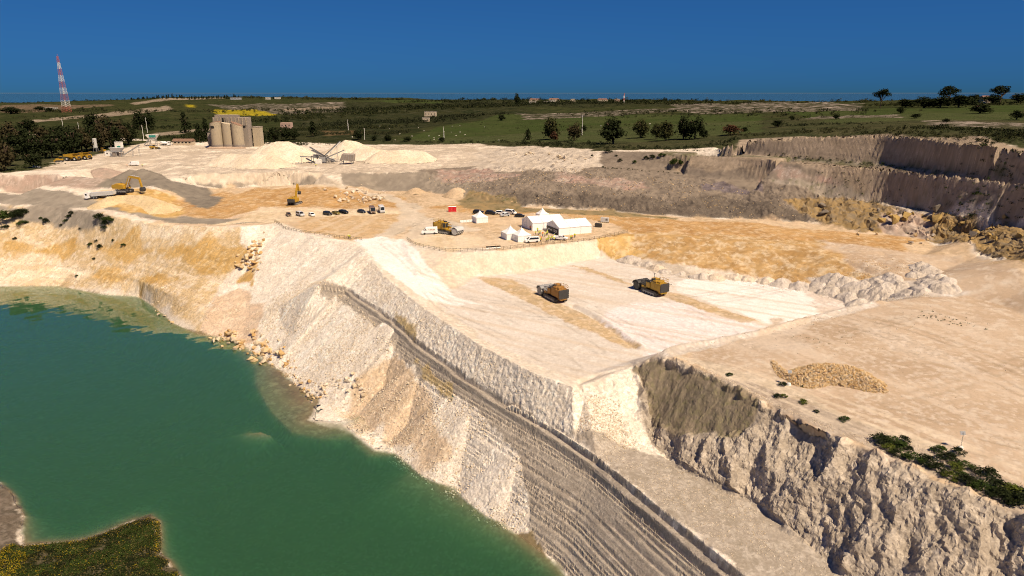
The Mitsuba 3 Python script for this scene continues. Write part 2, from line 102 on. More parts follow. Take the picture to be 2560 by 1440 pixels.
ZONES = [
    ('grass',[(-4885.4,4600.0),(4989.4,4600.0),(343.9,313.1),(215.7,292.6),(200.2,311.2),(153.7,291.6),(130.7,316.7),(110.0,367.4),(45.0,390.9),(-23.6,512.5),(-91.3,567.0),(-240.7,616.7),(-292.9,600.1),(-365.2,650.0),(-463.3,630.8),(-683.5,633.6)],2,3),
    ('scrub',[(-475.0,1614.1),(-279.1,1977.5),(171.2,1376.9),(434.4,1066.6),(390.5,958.3),(13.3,1177.7),(37.5,942.2),(-50.4,884.8),(-85.8,751.2),(-120.6,637.5),(-210.6,708.2),(-316.1,957.4)],4,14),
    ('scrub',[(-370.4,736.0),(-287.6,697.8),(-230.8,777.2),(-151.8,698.4),(-102.4,637.9),(-128.8,590.2),(-243.6,624.2)],4,8),
    ('palegrass',[(-99.2,617.7),(-76.7,746.7),(-16.5,967.9),(105.3,842.5),(248.7,706.2),(152.5,430.0),(78.9,429.2),(-24.8,539.7)],4,8),
    ('palegrass',[(-308.1,1949.1),(-160.5,1775.0),(-158.3,1555.0),(-332.3,1781.2),(-401.9,1691.8)],3,5),
    ('palegrass',[(280.2,726.1),(458.1,632.4),(305.5,419.2),(213.1,455.9)],4,10),
    ('rockygrass',[(10.8,949.4),(230.2,967.4),(200.6,841.4),(18.1,793.5)],2,9),
    ('rockygrass',[(268.7,1187.4),(437.5,1138.0),(449.1,902.3),(333.8,676.5),(258.1,733.3),(190.2,797.4)],2,9),
    ('rockygrass',[(264.6,604.5),(292.3,530.4),(265.5,481.1),(231.8,565.7)],1.5,6),
    ('rockygrass',[(257.8,444.0),(285.0,390.6),(256.5,350.8),(226.2,377.5)],2,6),
    ('rockygrass',[(-709.1,1648.7),(-417.9,1759.9),(-280.3,1175.8),(-416.1,1144.8)],3,10),
    ('palebank',[(-683.5,996.3),(-696.6,1190.9),(-764.5,1569.9),(-655.0,1359.0),(-612.8,1100.1),(-647.8,955.6)],2,4),
    ('palebank',[(-938.0,1736.4),(-1026.0,2088.9),(-903.8,2224.4),(-843.8,2075.5),(-922.4,1898.1),(-898.0,1688.5)],2,4),
    ('palebank',[(-453.4,1378.9),(-366.6,1505.5),(-328.6,1317.3),(-390.3,1228.1)],2,6),
    ('palebank',[(-362.8,704.1),(-342.9,834.6),(-322.0,782.8),(-339.3,673.0)],1,3),
    ('palebank',[(-540.2,737.4),(-467.8,716.9),(-425.1,650.3),(-479.3,653.0)],1,3),
    ('yellowfield',[(-597.4,1395.8),(-487.2,1342.6),(-376.9,1124.5),(-383.1,1052.7),(-463.9,1110.7)],2,5),
    ('yellowfield',[(-736.5,1596.1),(-718.1,1595.5),(-638.2,1420.0),(-664.4,1443.8)],2,4),
    ('dirtbrown',[(-201.0,732.8),(-164.2,717.9),(-147.4,677.6),(-171.5,650.7)],2,6),
    ('redbrown',[(-1250.6,1726.2),(-959.7,1696.3),(-878.8,1551.7),(-855.6,1235.3),(-925.3,1273.7)],2,8),
    ('yardpale',[(-457.8,420.0),(-285.0,395.9),(-283.9,418.6),(-291.1,441.2),(-288.8,471.6),(-300.2,515.5),(-310.4,571.2),(-310.7,595.6),(-289.7,593.3),(-248.4,568.1),(-190.4,524.7),(-142.4,515.0),(-117.3,536.8),(-91.5,568.9),(-31.6,550.7),(-8.2,472.8),(-9.0,386.9),(-33.6,385.5),(-50.5,377.9),(-128.2,380.2),(-169.7,374.1),(-231.7,397.7),(-410.2,374.2)],2,3),
    ('darkgrass',[(-484.0,445.1),(-300.5,404.7),(-287.1,416.2),(-298.8,441.2),(-286.1,433.4),(-272.1,393.8),(-282.3,379.4),(-425.9,389.2)],2,3),
    ('darkgrass',[(-672.5,623.2),(-320.0,614.1),(-312.5,599.2),(-312.1,574.5),(-302.2,519.1),(-290.6,474.6),(-292.9,443.9),(-285.4,421.0),(-286.5,398.1),(-463.0,425.0)],2,3),
    ('pinkscree',[(-417.9,381.6),(-275.3,369.6),(-244.4,371.7),(-207.7,353.0),(-199.8,345.6),(-207.6,337.9),(-272.7,363.9),(-374.4,339.4)],1.5,3),
    ('greyslope',[(-51.9,388.5),(-34.6,397.7),(-11.2,387.2),(4.3,367.4),(44.4,347.8),(48.9,385.6),(77.3,362.4),(102.7,342.3),(128.6,393.2),(157.8,382.4),(188.0,357.0),(195.9,331.8),(215.7,292.6),(220.5,250.9),(170.0,187.9),(163.8,216.3),(156.9,237.8),(144.6,267.8),(127.3,277.8),(124.5,255.8),(112.8,264.2),(100.2,272.9),(69.8,281.0),(38.4,296.1),(0.0,310.8),(-19.1,325.8),(-48.3,358.5)],1.5,3),
    ('benchscree',[(-173.4,377.5),(-107.1,383.9),(-104.3,372.4),(-140.9,377.0),(-166.3,360.4)],1,1.5),
    ('benchscree',[(-94.6,380.3),(-48.5,379.2),(-20.9,358.9),(-19.1,325.8),(-48.0,356.7),(-89.0,362.6)],1,1.5),
    ('whiterock',[(-22.2,381.7),(-24.3,468.2),(5.4,469.1),(43.8,399.8),(45.7,377.5),(44.6,349.5),(31.6,339.7),(-6.3,363.6)],1.5,4),
    ('pinkpatch',[(-42.7,386.8),(-17.8,383.1),(2.0,349.9),(-10.1,346.4),(-38.5,366.8)],2,4),
    ('pinkpatch',[(23.7,339.2),(47.5,326.2),(63.8,321.8),(64.2,304.9),(50.0,305.1),(23.1,329.8)],2,6),
    ('pinkpatch',[(111.3,308.8),(124.5,289.5),(136.3,278.4),(135.0,278.6),(115.5,291.4)],1.5,3),
    ('darkscree',[(-19.0,323.5),(0.0,322.7),(39.4,305.5),(72.5,293.9),(90.3,296.1),(109.9,278.7),(119.1,264.8),(112.7,263.9),(99.9,272.0),(69.8,281.0),(38.4,296.1),(0.0,310.8)],2,4),
    ('purplecut',[(85.1,309.9),(96.3,311.5),(106.8,294.9),(106.9,289.6),(101.1,297.3),(85.0,302.5)],1,2),
    ('roadgrey',[(111.4,293.9),(136.2,277.9),(152.5,255.7),(164.8,218.9),(170.8,190.2),(170.5,189.2),(164.1,217.2),(157.2,238.6),(144.6,268.2),(113.7,290.6)],1,2),
    ('terracewall',[(75.5,363.6),(105.6,339.6),(128.6,393.2),(157.8,382.4),(188.0,357.0),(195.9,331.8),(215.7,292.6),(220.5,250.9),(170.7,189.9),(164.8,218.9),(152.5,255.7),(136.2,277.9),(111.3,308.7),(90.7,325.4),(79.7,343.8)],1.5,2),
    ('terracetop',[(80.2,366.2),(129.3,310.8),(152.0,285.3),(165.2,253.8),(169.9,227.8),(178.6,200.7),(178.5,200.1),(169.7,227.2),(164.6,252.6),(151.1,283.1),(128.7,308.8),(98.7,328.7),(75.2,352.1)],0.5,1),
    ('tan',[(-174.3,338.8),(-155.7,370.0),(-104.3,372.4),(-89.1,363.1),(-48.3,358.5),(0.0,310.8),(38.4,295.8),(69.5,279.8),(99.9,272.0),(119.6,258.2),(143.7,236.2),(143.0,209.7),(137.1,177.8),(136.6,146.6),(68.1,63.9),(62.9,72.9),(56.3,83.6),(45.6,98.0),(38.0,115.3),(31.2,129.5),(49.1,151.8),(67.7,152.3),(94.1,166.8),(94.2,188.6),(57.0,225.5),(31.6,240.8),(-4.0,220.4),(-39.6,236.7),(-53.1,233.6),(-95.0,271.6),(-115.2,269.5),(-150.8,282.3)],2,3),
    ('greyroad',[(-378.5,343.4),(-269.2,358.9),(-216.1,335.3),(-194.8,321.9),(-145.6,296.6),(-122.4,287.1),(-99.3,289.4),(-95.2,277.0),(-117.0,273.9),(-145.0,284.4),(-191.5,309.4),(-246.7,327.5),(-362.4,327.4)],1,2),
    ('ochre',[(-206.2,335.3),(-194.6,339.4),(-164.1,332.8),(-144.1,304.9),(-145.4,292.5),(-167.7,299.0),(-190.2,313.6)],2,3),
    ('orange',[(-162.1,328.3),(-150.7,357.3),(-120.0,329.3),(-113.9,301.5),(-123.5,289.9),(-141.8,296.0)],2,4),
    ('greyheap',[(-209.2,340.6),(-207.4,352.4),(-226.3,409.5),(-176.5,356.3),(-160.5,361.0),(-141.0,333.2),(-139.6,311.4),(-150.7,319.9),(-165.6,336.3),(-188.8,340.0)],1.5,3),
    ('orange',[(-137.3,366.8),(-109.9,361.2),(-83.1,354.7),(-56.4,343.1),(-48.6,305.6),(-86.8,306.8),(-118.3,313.6),(-141.0,333.2)],2,6),
    ('cream',[(-117.7,312.0),(-49.6,300.5),(-41.6,281.4),(-47.8,268.8),(-94.0,273.2),(-117.8,275.8),(-116.0,297.3)],3,5),
    ('tan2',[(-94.1,283.8),(-48.1,290.7),(-38.8,272.7),(-43.4,242.1),(-57.0,238.7),(-79.5,257.2)],2,4),
    ('orange',[(-41.4,305.4),(-20.8,321.3),(8.9,303.8),(37.5,288.5),(68.1,273.6),(97.3,264.5),(115.7,249.4),(141.0,231.4),(122.3,209.7),(94.8,219.6),(79.0,231.9),(60.1,239.6),(46.8,245.4),(41.2,267.1),(20.5,289.3),(-13.7,289.9)],2,7),
    ('orangeslope',[(35.5,248.2),(47.5,249.5),(82.0,241.4),(107.3,233.2),(122.3,209.7),(117.3,184.3),(103.0,183.9),(86.4,197.5),(66.5,211.4),(50.1,225.0),(39.3,233.3)],2,5),
    ('scrubby',[(-19.8,337.1),(1.9,314.4),(8.9,303.8),(-5.2,294.4),(-23.4,304.9),(-26.9,327.4)],2,5),
    ('scrubby',[(-9.0,306.4),(38.4,295.8),(69.1,278.0),(68.1,273.6),(37.2,285.9),(3.5,294.4)],1.5,3),
    ('roadpale',[(-175.4,376.9),(-107.1,383.9),(-102.5,376.5),(-94.7,365.2),(-61.6,350.0),(-45.0,305.5),(-40.0,281.4),(-41.6,249.1),(-45.6,238.8),(-49.9,238.7),(-47.0,268.8),(-48.0,295.5),(-56.1,323.2),(-78.8,354.0),(-100.1,364.6),(-140.9,376.8),(-155.4,369.1),(-156.0,370.9),(-107.1,374.5),(-107.3,380.2),(-172.1,369.4)],1,2),
    ('roadpale',[(-48.3,328.6),(-37.2,285.9),(-20.7,268.4),(-13.7,256.3),(-31.2,237.8),(-39.9,238.8),(-41.5,268.7)],1.5,3),
    ('cream',[(-37.0,238.2),(-26.7,248.6),(-11.7,244.9),(-5.5,231.1),(-19.8,219.9),(-29.8,226.0)],2,3),
    ('sand',[(33.3,126.3),(49.1,151.8),(67.7,152.3),(94.1,166.8),(109.4,176.1),(121.6,175.9),(129.9,167.1),(136.6,146.6),(68.1,63.9),(62.9,72.9),(56.3,83.6),(45.6,98.0),(38.0,115.3)],2,4),
    ('sand',[(107.3,233.2),(137.3,203.9),(130.9,168.7),(105.0,168.4),(104.8,187.6),(102.0,206.6)],3,5),
    ('leftbank',[(-364.1,329.3),(-245.7,326.1),(-210.5,316.1),(-178.4,295.9),(-146.5,280.4),(-114.8,268.3),(-107.4,265.8),(-96.8,252.4),(-105.1,240.5),(-106.2,227.9),(-103.7,214.1),(-129.7,239.7),(-146.9,258.3),(-188.0,273.3),(-320.5,280.8)],1.5,3),
    ('greyroad',[(-245.7,326.1),(-210.5,316.1),(-183.6,298.6),(-172.8,291.3),(-192.4,300.2),(-241.1,318.7),(-303.4,325.7)],2,4),
    ('chalk2',[(-169.0,291.3),(-147.0,281.6),(-114.7,268.1),(-112.6,261.8),(-138.6,273.4),(-163.1,285.6)],2,3),
    ('ochre',[(-232.3,304.3),(-189.6,293.9),(-140.0,272.6),(-111.8,259.7),(-95.1,247.1),(-105.8,242.5),(-145.2,267.9),(-180.2,286.0),(-197.0,290.0),(-227.6,296.5)],2,6),
    ('ochre',[(-171.4,275.4),(-137.8,258.7),(-126.9,248.9),(-133.6,249.4),(-171.5,272.0)],2,5),
    ('chalk2',[(-225.8,293.4),(-190.5,288.1),(-173.7,272.8),(-188.5,274.1),(-213.6,274.3),(-291.1,285.4)],2,5),
    ('talus',[(-107.8,266.8),(-95.0,271.6),(-69.6,243.0),(-53.3,234.8),(-38.1,196.3),(-23.3,172.4),(-7.3,146.2),(4.1,130.4),(11.7,122.5),(17.5,125.2),(25.4,132.2),(28.3,123.3),(28.4,108.5),(44.4,78.4),(39.4,66.0),(6.6,75.5),(3.6,106.0),(-6.0,111.2),(-24.3,131.4),(-37.2,145.0),(-40.6,149.7),(-50.1,153.0),(-47.9,158.8),(-60.5,175.1),(-69.2,186.4),(-77.5,196.3),(-87.7,206.8),(-96.1,211.7),(-103.7,214.1),(-104.9,231.9),(-95.1,247.1),(-105.1,258.8)],0.8,1.5),
    ('pinktalus',[(-103.7,214.1),(-104.9,231.9),(-96.9,234.0),(-83.7,220.2),(-81.3,204.0),(-87.5,206.6)],1,3),
    ('ochretalus',[(-29.2,167.3),(-23.1,155.4),(-20.6,146.8),(-13.7,131.5),(-10.7,125.1),(-16.9,128.3),(-30.0,144.6),(-41.6,154.0),(-39.1,162.0),(-34.4,166.2)],1.5,4),
    ('graytalus',[(-21.2,151.8),(-8.7,136.5),(1.6,119.7),(2.9,106.8),(-6.0,112.2),(-13.6,120.2),(-11.8,129.3),(-18.3,142.5)],1,3),
    ('ochre',[(-99.1,240.5),(-95.1,247.1),(-90.9,243.5),(-91.7,231.5)],1,3),
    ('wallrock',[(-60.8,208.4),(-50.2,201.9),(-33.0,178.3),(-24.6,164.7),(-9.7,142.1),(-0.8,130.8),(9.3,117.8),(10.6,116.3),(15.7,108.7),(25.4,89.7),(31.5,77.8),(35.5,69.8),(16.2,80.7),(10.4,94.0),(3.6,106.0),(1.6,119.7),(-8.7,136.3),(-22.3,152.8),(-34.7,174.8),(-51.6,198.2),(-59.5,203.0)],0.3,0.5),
    ('ochreface',[(-24.0,159.1),(-13.8,144.6),(-13.5,140.8),(-21.2,151.8)],0.5,1),
    ('ochreface',[(-32.7,180.1),(-25.0,168.5),(-24.6,164.4),(-32.2,176.8)],0.5,1),
    ('benchsoil',[(10.7,116.5),(27.2,109.2),(39.1,94.1),(44.6,78.8),(48.5,66.6),(35.5,69.8),(31.5,78.0),(25.5,89.9),(15.7,108.9)],0.6,1),
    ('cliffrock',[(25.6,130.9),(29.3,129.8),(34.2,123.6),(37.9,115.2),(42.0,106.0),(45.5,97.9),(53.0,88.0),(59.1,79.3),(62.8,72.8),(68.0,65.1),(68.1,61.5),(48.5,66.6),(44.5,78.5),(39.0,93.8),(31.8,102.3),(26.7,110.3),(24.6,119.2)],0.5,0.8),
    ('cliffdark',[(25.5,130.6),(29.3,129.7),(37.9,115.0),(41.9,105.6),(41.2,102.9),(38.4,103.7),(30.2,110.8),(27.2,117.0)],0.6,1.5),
    ('chalkfloor',[(-35.6,219.4),(-28.8,197.7),(-19.7,178.3),(-6.1,150.9),(5.5,135.1),(12.9,127.6),(25.7,136.1),(29.2,129.5),(49.1,151.8),(67.3,151.3),(94.1,174.4),(91.8,183.1),(76.8,204.1),(53.8,211.6),(41.3,228.7),(31.2,235.4),(16.2,224.3),(2.6,214.0),(-11.4,209.7),(-17.8,194.1),(-24.4,206.5),(-32.0,222.2)],0.8,1.2),
    ('pitslope',[(-32.2,224.1),(-19.6,217.2),(-4.0,220.2),(16.7,232.2),(31.7,241.0),(31.3,236.5),(16.3,224.9),(2.6,214.5),(-11.4,209.9),(-17.8,194.1),(-24.4,206.5)],0.6,1.5),
    ('ochre',[(31.6,240.8),(44.2,247.6),(44.6,231.8),(36.3,232.0),(31.4,238.1)],0.6,3),
    ('whitefloor',[(-56.3,238.7),(-48.1,244.2),(-38.5,238.5),(-30.3,218.9),(-22.1,202.4),(-16.6,187.4),(-8.8,180.4),(-17.5,178.4),(-25.7,183.1),(-34.5,196.2),(-41.5,208.8),(-49.1,224.6)],0.8,1.6),
    ('pinkfloor',[(31.0,180.4),(44.6,181.9),(63.1,164.6),(62.5,148.6),(49.1,151.8),(29.3,129.7),(29.3,146.5),(22.6,166.6)],3,4),
    ('whitefloor',[(52.6,206.4),(65.3,206.9),(76.8,204.1),(91.6,182.4),(93.2,174.7),(62.1,147.7),(63.4,165.5),(56.1,179.2),(48.4,193.6)],1.5,2.5),
    ('strip',[(-11.4,208.7),(0.0,207.7),(10.2,186.2),(20.9,169.9),(29.5,147.8),(26.6,146.5),(14.2,163.4),(5.5,180.4)],0.4,0.8),
    ('strip',[(19.5,223.1),(25.4,221.7),(38.2,196.0),(48.6,189.5),(63.1,164.6),(58.0,164.5),(45.0,183.7),(32.0,202.8)],0.4,0.8),
    ('strip2',[(85.0,193.8),(92.9,180.7),(87.5,160.1),(78.0,154.4),(83.5,179.1)],1,2),
    ('whiterock',[(39.0,231.5),(48.9,225.6),(60.8,208.9),(52.7,206.8),(42.7,221.1)],1,2),
    ('tracks',[(31.2,129.5),(37.8,125.3),(48.0,112.8),(55.4,98.8),(63.5,91.0),(65.0,88.7),(60.7,86.5),(52.8,93.5),(42.6,107.8),(37.4,118.5)],0.8,1.2),
    ('scrubedge',[(38.0,115.4),(42.1,106.2),(45.9,98.8),(53.4,88.7),(59.4,79.8),(63.0,73.1),(67.5,79.3),(64.2,87.5),(56.2,94.2),(48.9,106.2),(44.1,112.0)],0.8,1.2),
    ('greypatch',[(29.3,129.7),(38.6,147.0),(49.3,152.3),(60.8,158.0),(74.3,167.1),(90.9,176.3),(97.3,176.5),(91.0,161.2),(72.1,151.7),(53.9,139.8),(39.6,132.0),(32.0,127.3)],0.8,1.5),
    ('palepatch',[(78.2,150.8),(84.8,140.8),(87.3,124.1),(89.8,114.4),(84.5,116.3),(80.9,126.5),(75.0,138.6)],1.5,4),
    ('palepatch',[(66.8,166.5),(70.7,148.5),(60.7,131.3),(51.1,131.9),(48.0,135.0)],1.5,4),
    ('greypatch',[(87.8,201.3),(104.8,187.6),(117.3,168.6),(112.5,165.7),(96.3,170.8),(91.0,186.2)],1.5,3),
    ('crag',[(112.6,281.8),(128.4,280.7),(144.5,267.1),(156.1,235.7),(162.6,213.3),(165.6,186.1),(129.0,148.1),(137.1,177.8),(143.8,211.0),(143.7,236.2),(126.8,244.8),(119.6,258.2)],0.6,2),
    ('pinkscree',[(145.6,260.0),(151.0,250.7),(145.3,231.7),(132.2,241.2),(134.6,249.3)],1,3),
    ('lakebed',[(np.float64(-314.9),np.float64(275.3)),(np.float64(-211.7),np.float64(271.6)),(np.float64(-145.7),np.float64(256.1)),(np.float64(-117.7),np.float64(223.9)),(np.float64(-95.5),np.float64(210.2)),(np.float64(-69.1),np.float64(185.8)),(np.float64(-60.1),np.float64(173.8)),(np.float64(-50.2),np.float64(163.5)),(np.float64(-50.0),np.float64(152.2)),(np.float64(-36.9),np.float64(143.7)),(np.float64(-23.6),np.float64(127.9)),(np.float64(-5.9),np.float64(109.1)),(np.float64(3.6),np.float64(106.5)),(np.float64(13.3),np.float64(85.2)),(np.float64(-39.9),np.float64(82.1)),(np.float64(-55.0),np.float64(95.9)),(np.float64(-61.2),np.float64(101.5)),(np.float64(-63.3),np.float64(106.0)),(np.float64(-69.1),np.float64(113.1)),(np.float64(-77.3),np.float64(105.2)),(np.float64(-86.4),np.float64(103.7)),(np.float64(-92.5),np.float64(112.6)),(np.float64(-105.5),np.float64(124.4)),(np.float64(-164.3),np.float64(133.2))],0.5,0.5),
    ('bedstones',[(np.float64(-74.8),np.float64(182.2)),(np.float64(-66.7),np.float64(182.2)),(np.float64(-54.3),np.float64(163.5)),(np.float64(-51.1),np.float64(146.0)),(np.float64(-57.1),np.float64(147.0)),(np.float64(-65.0),np.float64(161.2))],1,2),
    ('islgrass',[(-87.5,101.6),(-82.1,104.7),(-77.3,105.2),(-69.1,113.1),(-63.3,106.0),(-61.2,101.5),(-55.0,95.9),(-42.2,82.1),(-78.6,72.9),(-100.0,98.3)],0.5,1),
    ('islgravel',[(-147.7,133.3),(-105.3,124.1),(-98.5,119.0),(-92.6,112.6),(-88.6,105.4),(-84.8,101.6),(-86.7,98.5),(-104.8,96.1)],0.4,0.8),
]
PIECES = [
    ('pit_floor',[(-35.6,219.4),(-28.8,197.7),(-19.7,178.3),(-6.1,150.9),(5.5,135.1),(12.9,127.6),(25.7,136.1),(29.2,129.5),(49.1,151.8),(67.3,151.3),(94.1,174.4),(91.8,183.1),(76.8,204.1),(53.8,211.6),(41.3,228.7),(31.2,235.4),(16.2,224.3),(2.6,214.0),(-11.4,209.7),(-17.8,194.1),(-24.4,206.5),(-32.0,222.2)]),
    ('ramp',[(-53.3,234.8),(-39.9,238.8),(-32.0,222.2),(-24.4,206.5),(-17.8,194.1),(-19.7,178.3),(-28.6,195.8),(-38.1,196.3),(-44.8,212.5)]),
    ('talus_slope',[(-107.8,266.8),(-95.0,271.6),(-69.6,243.0),(-53.3,234.8),(-38.1,196.3),(-23.3,172.4),(-7.3,146.2),(4.1,130.4),(11.7,122.5),(17.5,125.2),(25.4,132.2),(28.3,123.3),(28.4,108.5),(15.7,108.7),(10.7,116.5),(9.3,117.8),(-0.8,130.8),(-9.7,142.1),(-24.6,164.7),(-33.0,178.3),(-50.2,201.9),(-60.8,208.4),(-59.5,203.0),(-52.1,200.6),(-35.5,179.5),(-22.5,154.9),(-8.7,136.3),(1.3,119.8),(3.6,106.0),(-6.0,111.2),(-24.3,131.4),(-37.2,145.0),(-40.6,149.7),(-50.1,153.0),(-47.9,158.8),(-60.5,175.1),(-69.2,186.4),(-77.5,196.3),(-87.7,206.8),(-96.1,211.7),(-103.7,214.1),(-104.9,231.9),(-95.1,247.1),(-105.1,258.8)]),
    ('quarry_wall',[(-60.8,208.4),(-50.2,201.9),(-33.0,178.3),(-24.6,164.7),(-9.7,142.1),(-0.8,130.8),(9.3,117.8),(10.7,116.5),(15.7,108.7),(25.4,89.7),(31.5,77.8),(35.5,69.8),(16.2,80.7),(10.4,94.0),(3.6,106.0),(1.3,119.8),(-8.7,136.3),(-22.5,154.9),(-35.5,179.5),(-52.1,200.6),(-59.5,203.0)]),
    ('bench',[(10.7,116.5),(27.2,109.2),(39.1,94.1),(44.6,78.8),(48.5,66.6),(35.5,69.8),(31.5,77.8),(25.4,89.7),(15.7,108.7)]),
    ('cliff',[(25.6,130.9),(29.3,129.8),(34.2,123.6),(37.9,115.2),(42.0,106.0),(45.5,97.9),(53.0,88.0),(59.1,79.3),(62.8,72.8),(68.0,65.1),(68.1,61.5),(48.5,66.6),(44.5,78.5),(39.0,93.8),(31.8,102.3),(26.7,110.3),(24.6,119.2)]),
    ('lake_shore',[(-364.1,329.3),(-245.7,326.1),(-210.5,316.1),(-178.4,295.9),(-146.5,280.4),(-114.8,268.3),(-107.4,265.8),(-95.1,247.1),(-104.9,231.9),(-103.7,214.1),(-129.7,239.7),(-146.9,258.3),(-188.0,273.3),(-320.5,280.8)]),
    ('lake_bank',[(-175.9,141.9),(-105.3,124.1),(-98.5,119.0),(-92.6,112.6),(-88.6,105.4),(-82.1,104.7),(-77.3,105.2),(-69.1,113.1),(-63.3,106.0),(-61.2,101.5),(-55.0,95.9),(-42.2,82.1),(-78.6,72.9),(-107.3,80.0)]),
    ('upper_terrace',[(44.8,388.4),(110.0,367.4),(128.6,393.2),(157.8,382.4),(188.0,357.0),(195.9,331.8),(215.7,292.6),(220.5,250.9),(170.2,188.4),(164.0,216.9),(144.6,268.3),(113.9,291.2),(84.1,328.5),(43.3,339.4)]),
    ('rubble_slope',[(-50.6,378.9),(-34.4,395.0),(43.3,339.4),(84.1,328.5),(113.9,291.2),(144.6,268.3),(164.0,216.9),(170.2,188.4),(160.5,188.0),(138.3,179.4),(143.7,236.2),(119.6,258.2),(100.2,272.9),(38.4,295.8),(0.0,310.2),(-19.1,324.7),(-48.2,358.1)]),
    ('lake_bed',[(np.float64(-314.9),np.float64(275.3)),(np.float64(-212.6),np.float64(272.8)),(np.float64(-146.6),np.float64(257.7)),(np.float64(-118.6),np.float64(225.6)),(np.float64(-95.8),np.float64(211.0)),(np.float64(-69.5),np.float64(187.0)),(np.float64(-60.4),np.float64(174.6)),(np.float64(-49.5),np.float64(161.2)),(np.float64(-50.0),np.float64(152.6)),(np.float64(-37.0),np.float64(144.4)),(np.float64(-23.7),np.float64(128.6)),(np.float64(-5.9),np.float64(109.7)),(np.float64(3.6),np.float64(107.0)),(np.float64(13.3),np.float64(85.2)),(np.float64(-39.9),np.float64(82.1)),(np.float64(-55.0),np.float64(95.9)),(np.float64(-61.2),np.float64(101.5)),(np.float64(-63.3),np.float64(106.0)),(np.float64(-69.1),np.float64(113.1)),(np.float64(-77.3),np.float64(105.2)),(np.float64(-86.4),np.float64(103.7)),(np.float64(-92.5),np.float64(112.6)),(np.float64(-105.5),np.float64(124.4)),(np.float64(-164.3),np.float64(133.2))]),
]
RELIEF = [
    ('sawn',[(-61.6,211.2),(-50.2,202.2),(-33.0,178.6),(-24.6,164.9),(-9.7,142.2),(-0.8,131.0),(9.3,117.9),(10.7,116.5),(15.7,108.9),(25.5,89.9),(31.5,78.0),(35.5,69.8),(16.2,80.7),(10.4,94.0),(3.6,106.0),(-6.4,120.2),(-22.3,152.8),(-34.7,174.8),(-51.6,198.2),(-59.5,203.0)]),
    ('cliff',[(25.6,130.9),(29.3,129.8),(34.2,123.7),(38.0,115.3),(42.0,106.1),(45.6,98.0),(53.0,88.0),(59.1,79.4),(62.9,72.9),(68.0,65.1),(68.1,61.5),(48.5,66.6),(44.3,78.2),(38.8,93.4),(31.7,101.9),(26.6,109.9),(24.6,119.2)]),
    ('cliffsmooth',[(25.5,130.6),(29.3,129.7),(37.9,115.0),(41.9,105.6),(41.2,102.9),(38.4,103.7),(30.2,110.8),(27.2,117.0)]),
    ('groove',[(68.9,373.4),(105.6,339.6),(128.6,393.2),(157.8,382.4),(188.0,357.0),(195.9,331.8),(215.7,292.6),(220.5,250.9),(170.7,189.9),(164.8,218.9),(152.5,255.7),(136.2,277.9),(111.3,308.7),(84.5,330.6),(73.8,344.0)]),
    ('sawnbank',[(-206.8,291.6),(-109.3,252.6),(-96.9,234.0),(-103.0,219.4),(-120.7,230.3),(-147.2,258.9),(-188.7,274.4),(-200.1,279.7)]),
    ('sawnslope',[(36.5,255.6),(64.2,257.1),(83.1,244.8),(107.3,233.2),(122.3,209.7),(117.3,184.3),(102.7,183.2),(85.9,196.3),(66.0,209.3),(43.8,227.0),(36.7,235.1)]),
    ('crag',[(112.6,281.8),(128.4,280.7),(144.5,267.1),(156.1,235.7),(162.6,213.3),(165.6,186.1),(129.0,148.1),(137.1,177.8),(143.8,211.0),(143.7,236.2),(126.8,244.8),(119.6,258.2)]),
    ('scree',[(-51.9,388.5),(-11.2,387.2),(44.4,347.8),(83.6,326.3),(113.7,290.6),(128.0,279.4),(119.6,258.2),(100.2,272.9),(38.4,295.8),(0.0,310.2),(-48.2,358.1)]),
    ('blocky',[(-24.3,468.2),(5.4,469.1),(43.8,399.8),(44.6,349.5),(31.6,339.7),(-17.4,373.8)]),
    ('benchrow',[(-173.4,377.5),(-107.1,383.9),(-104.2,371.9),(-140.9,376.8),(-165.8,359.1)]),
    ('berm',[(-53.3,234.8),(-38.1,196.3),(-23.3,172.4),(-7.3,146.2),(4.1,130.4),(11.7,122.5),(9.3,117.8),(-0.8,130.8),(-9.7,142.1),(-24.6,164.7),(-33.0,178.3),(-50.2,201.9),(-60.8,208.4),(-64.0,231.6)]),
    ('talusrough',[(-95.0,271.6),(-69.6,243.0),(-51.6,201.2),(-34.7,174.8),(-22.5,154.9),(-8.7,136.3),(1.3,119.8),(3.6,106.0),(-6.0,111.2),(-24.3,131.4),(-37.2,145.0),(-49.8,162.4),(-60.5,175.1),(-69.2,186.4),(-87.7,206.8),(-85.8,217.8),(-80.9,229.7)]),
    ('conerough',[(12.6,123.6),(25.8,132.0),(28.3,123.3),(28.4,108.5),(23.4,112.0),(11.3,116.1),(9.6,118.2)]),
    ('mud',[(58.1,128.9),(102.7,128.1),(76.7,92.2)]),
]
PIT = [(-35.6,219.4),(-28.8,197.7),(-19.7,178.3),(-6.1,150.9),(5.5,135.1),(12.9,127.6),(25.7,136.1),(29.2,129.5),(49.1,151.8),(67.3,151.3),(94.1,174.4),(91.8,183.1),(76.8,204.1),(53.8,211.6),(41.3,228.7),(31.2,235.4),(16.2,224.3),(2.6,214.0),(-11.4,209.7),(-17.8,194.1),(-24.4,206.5),(-32.0,222.2)]
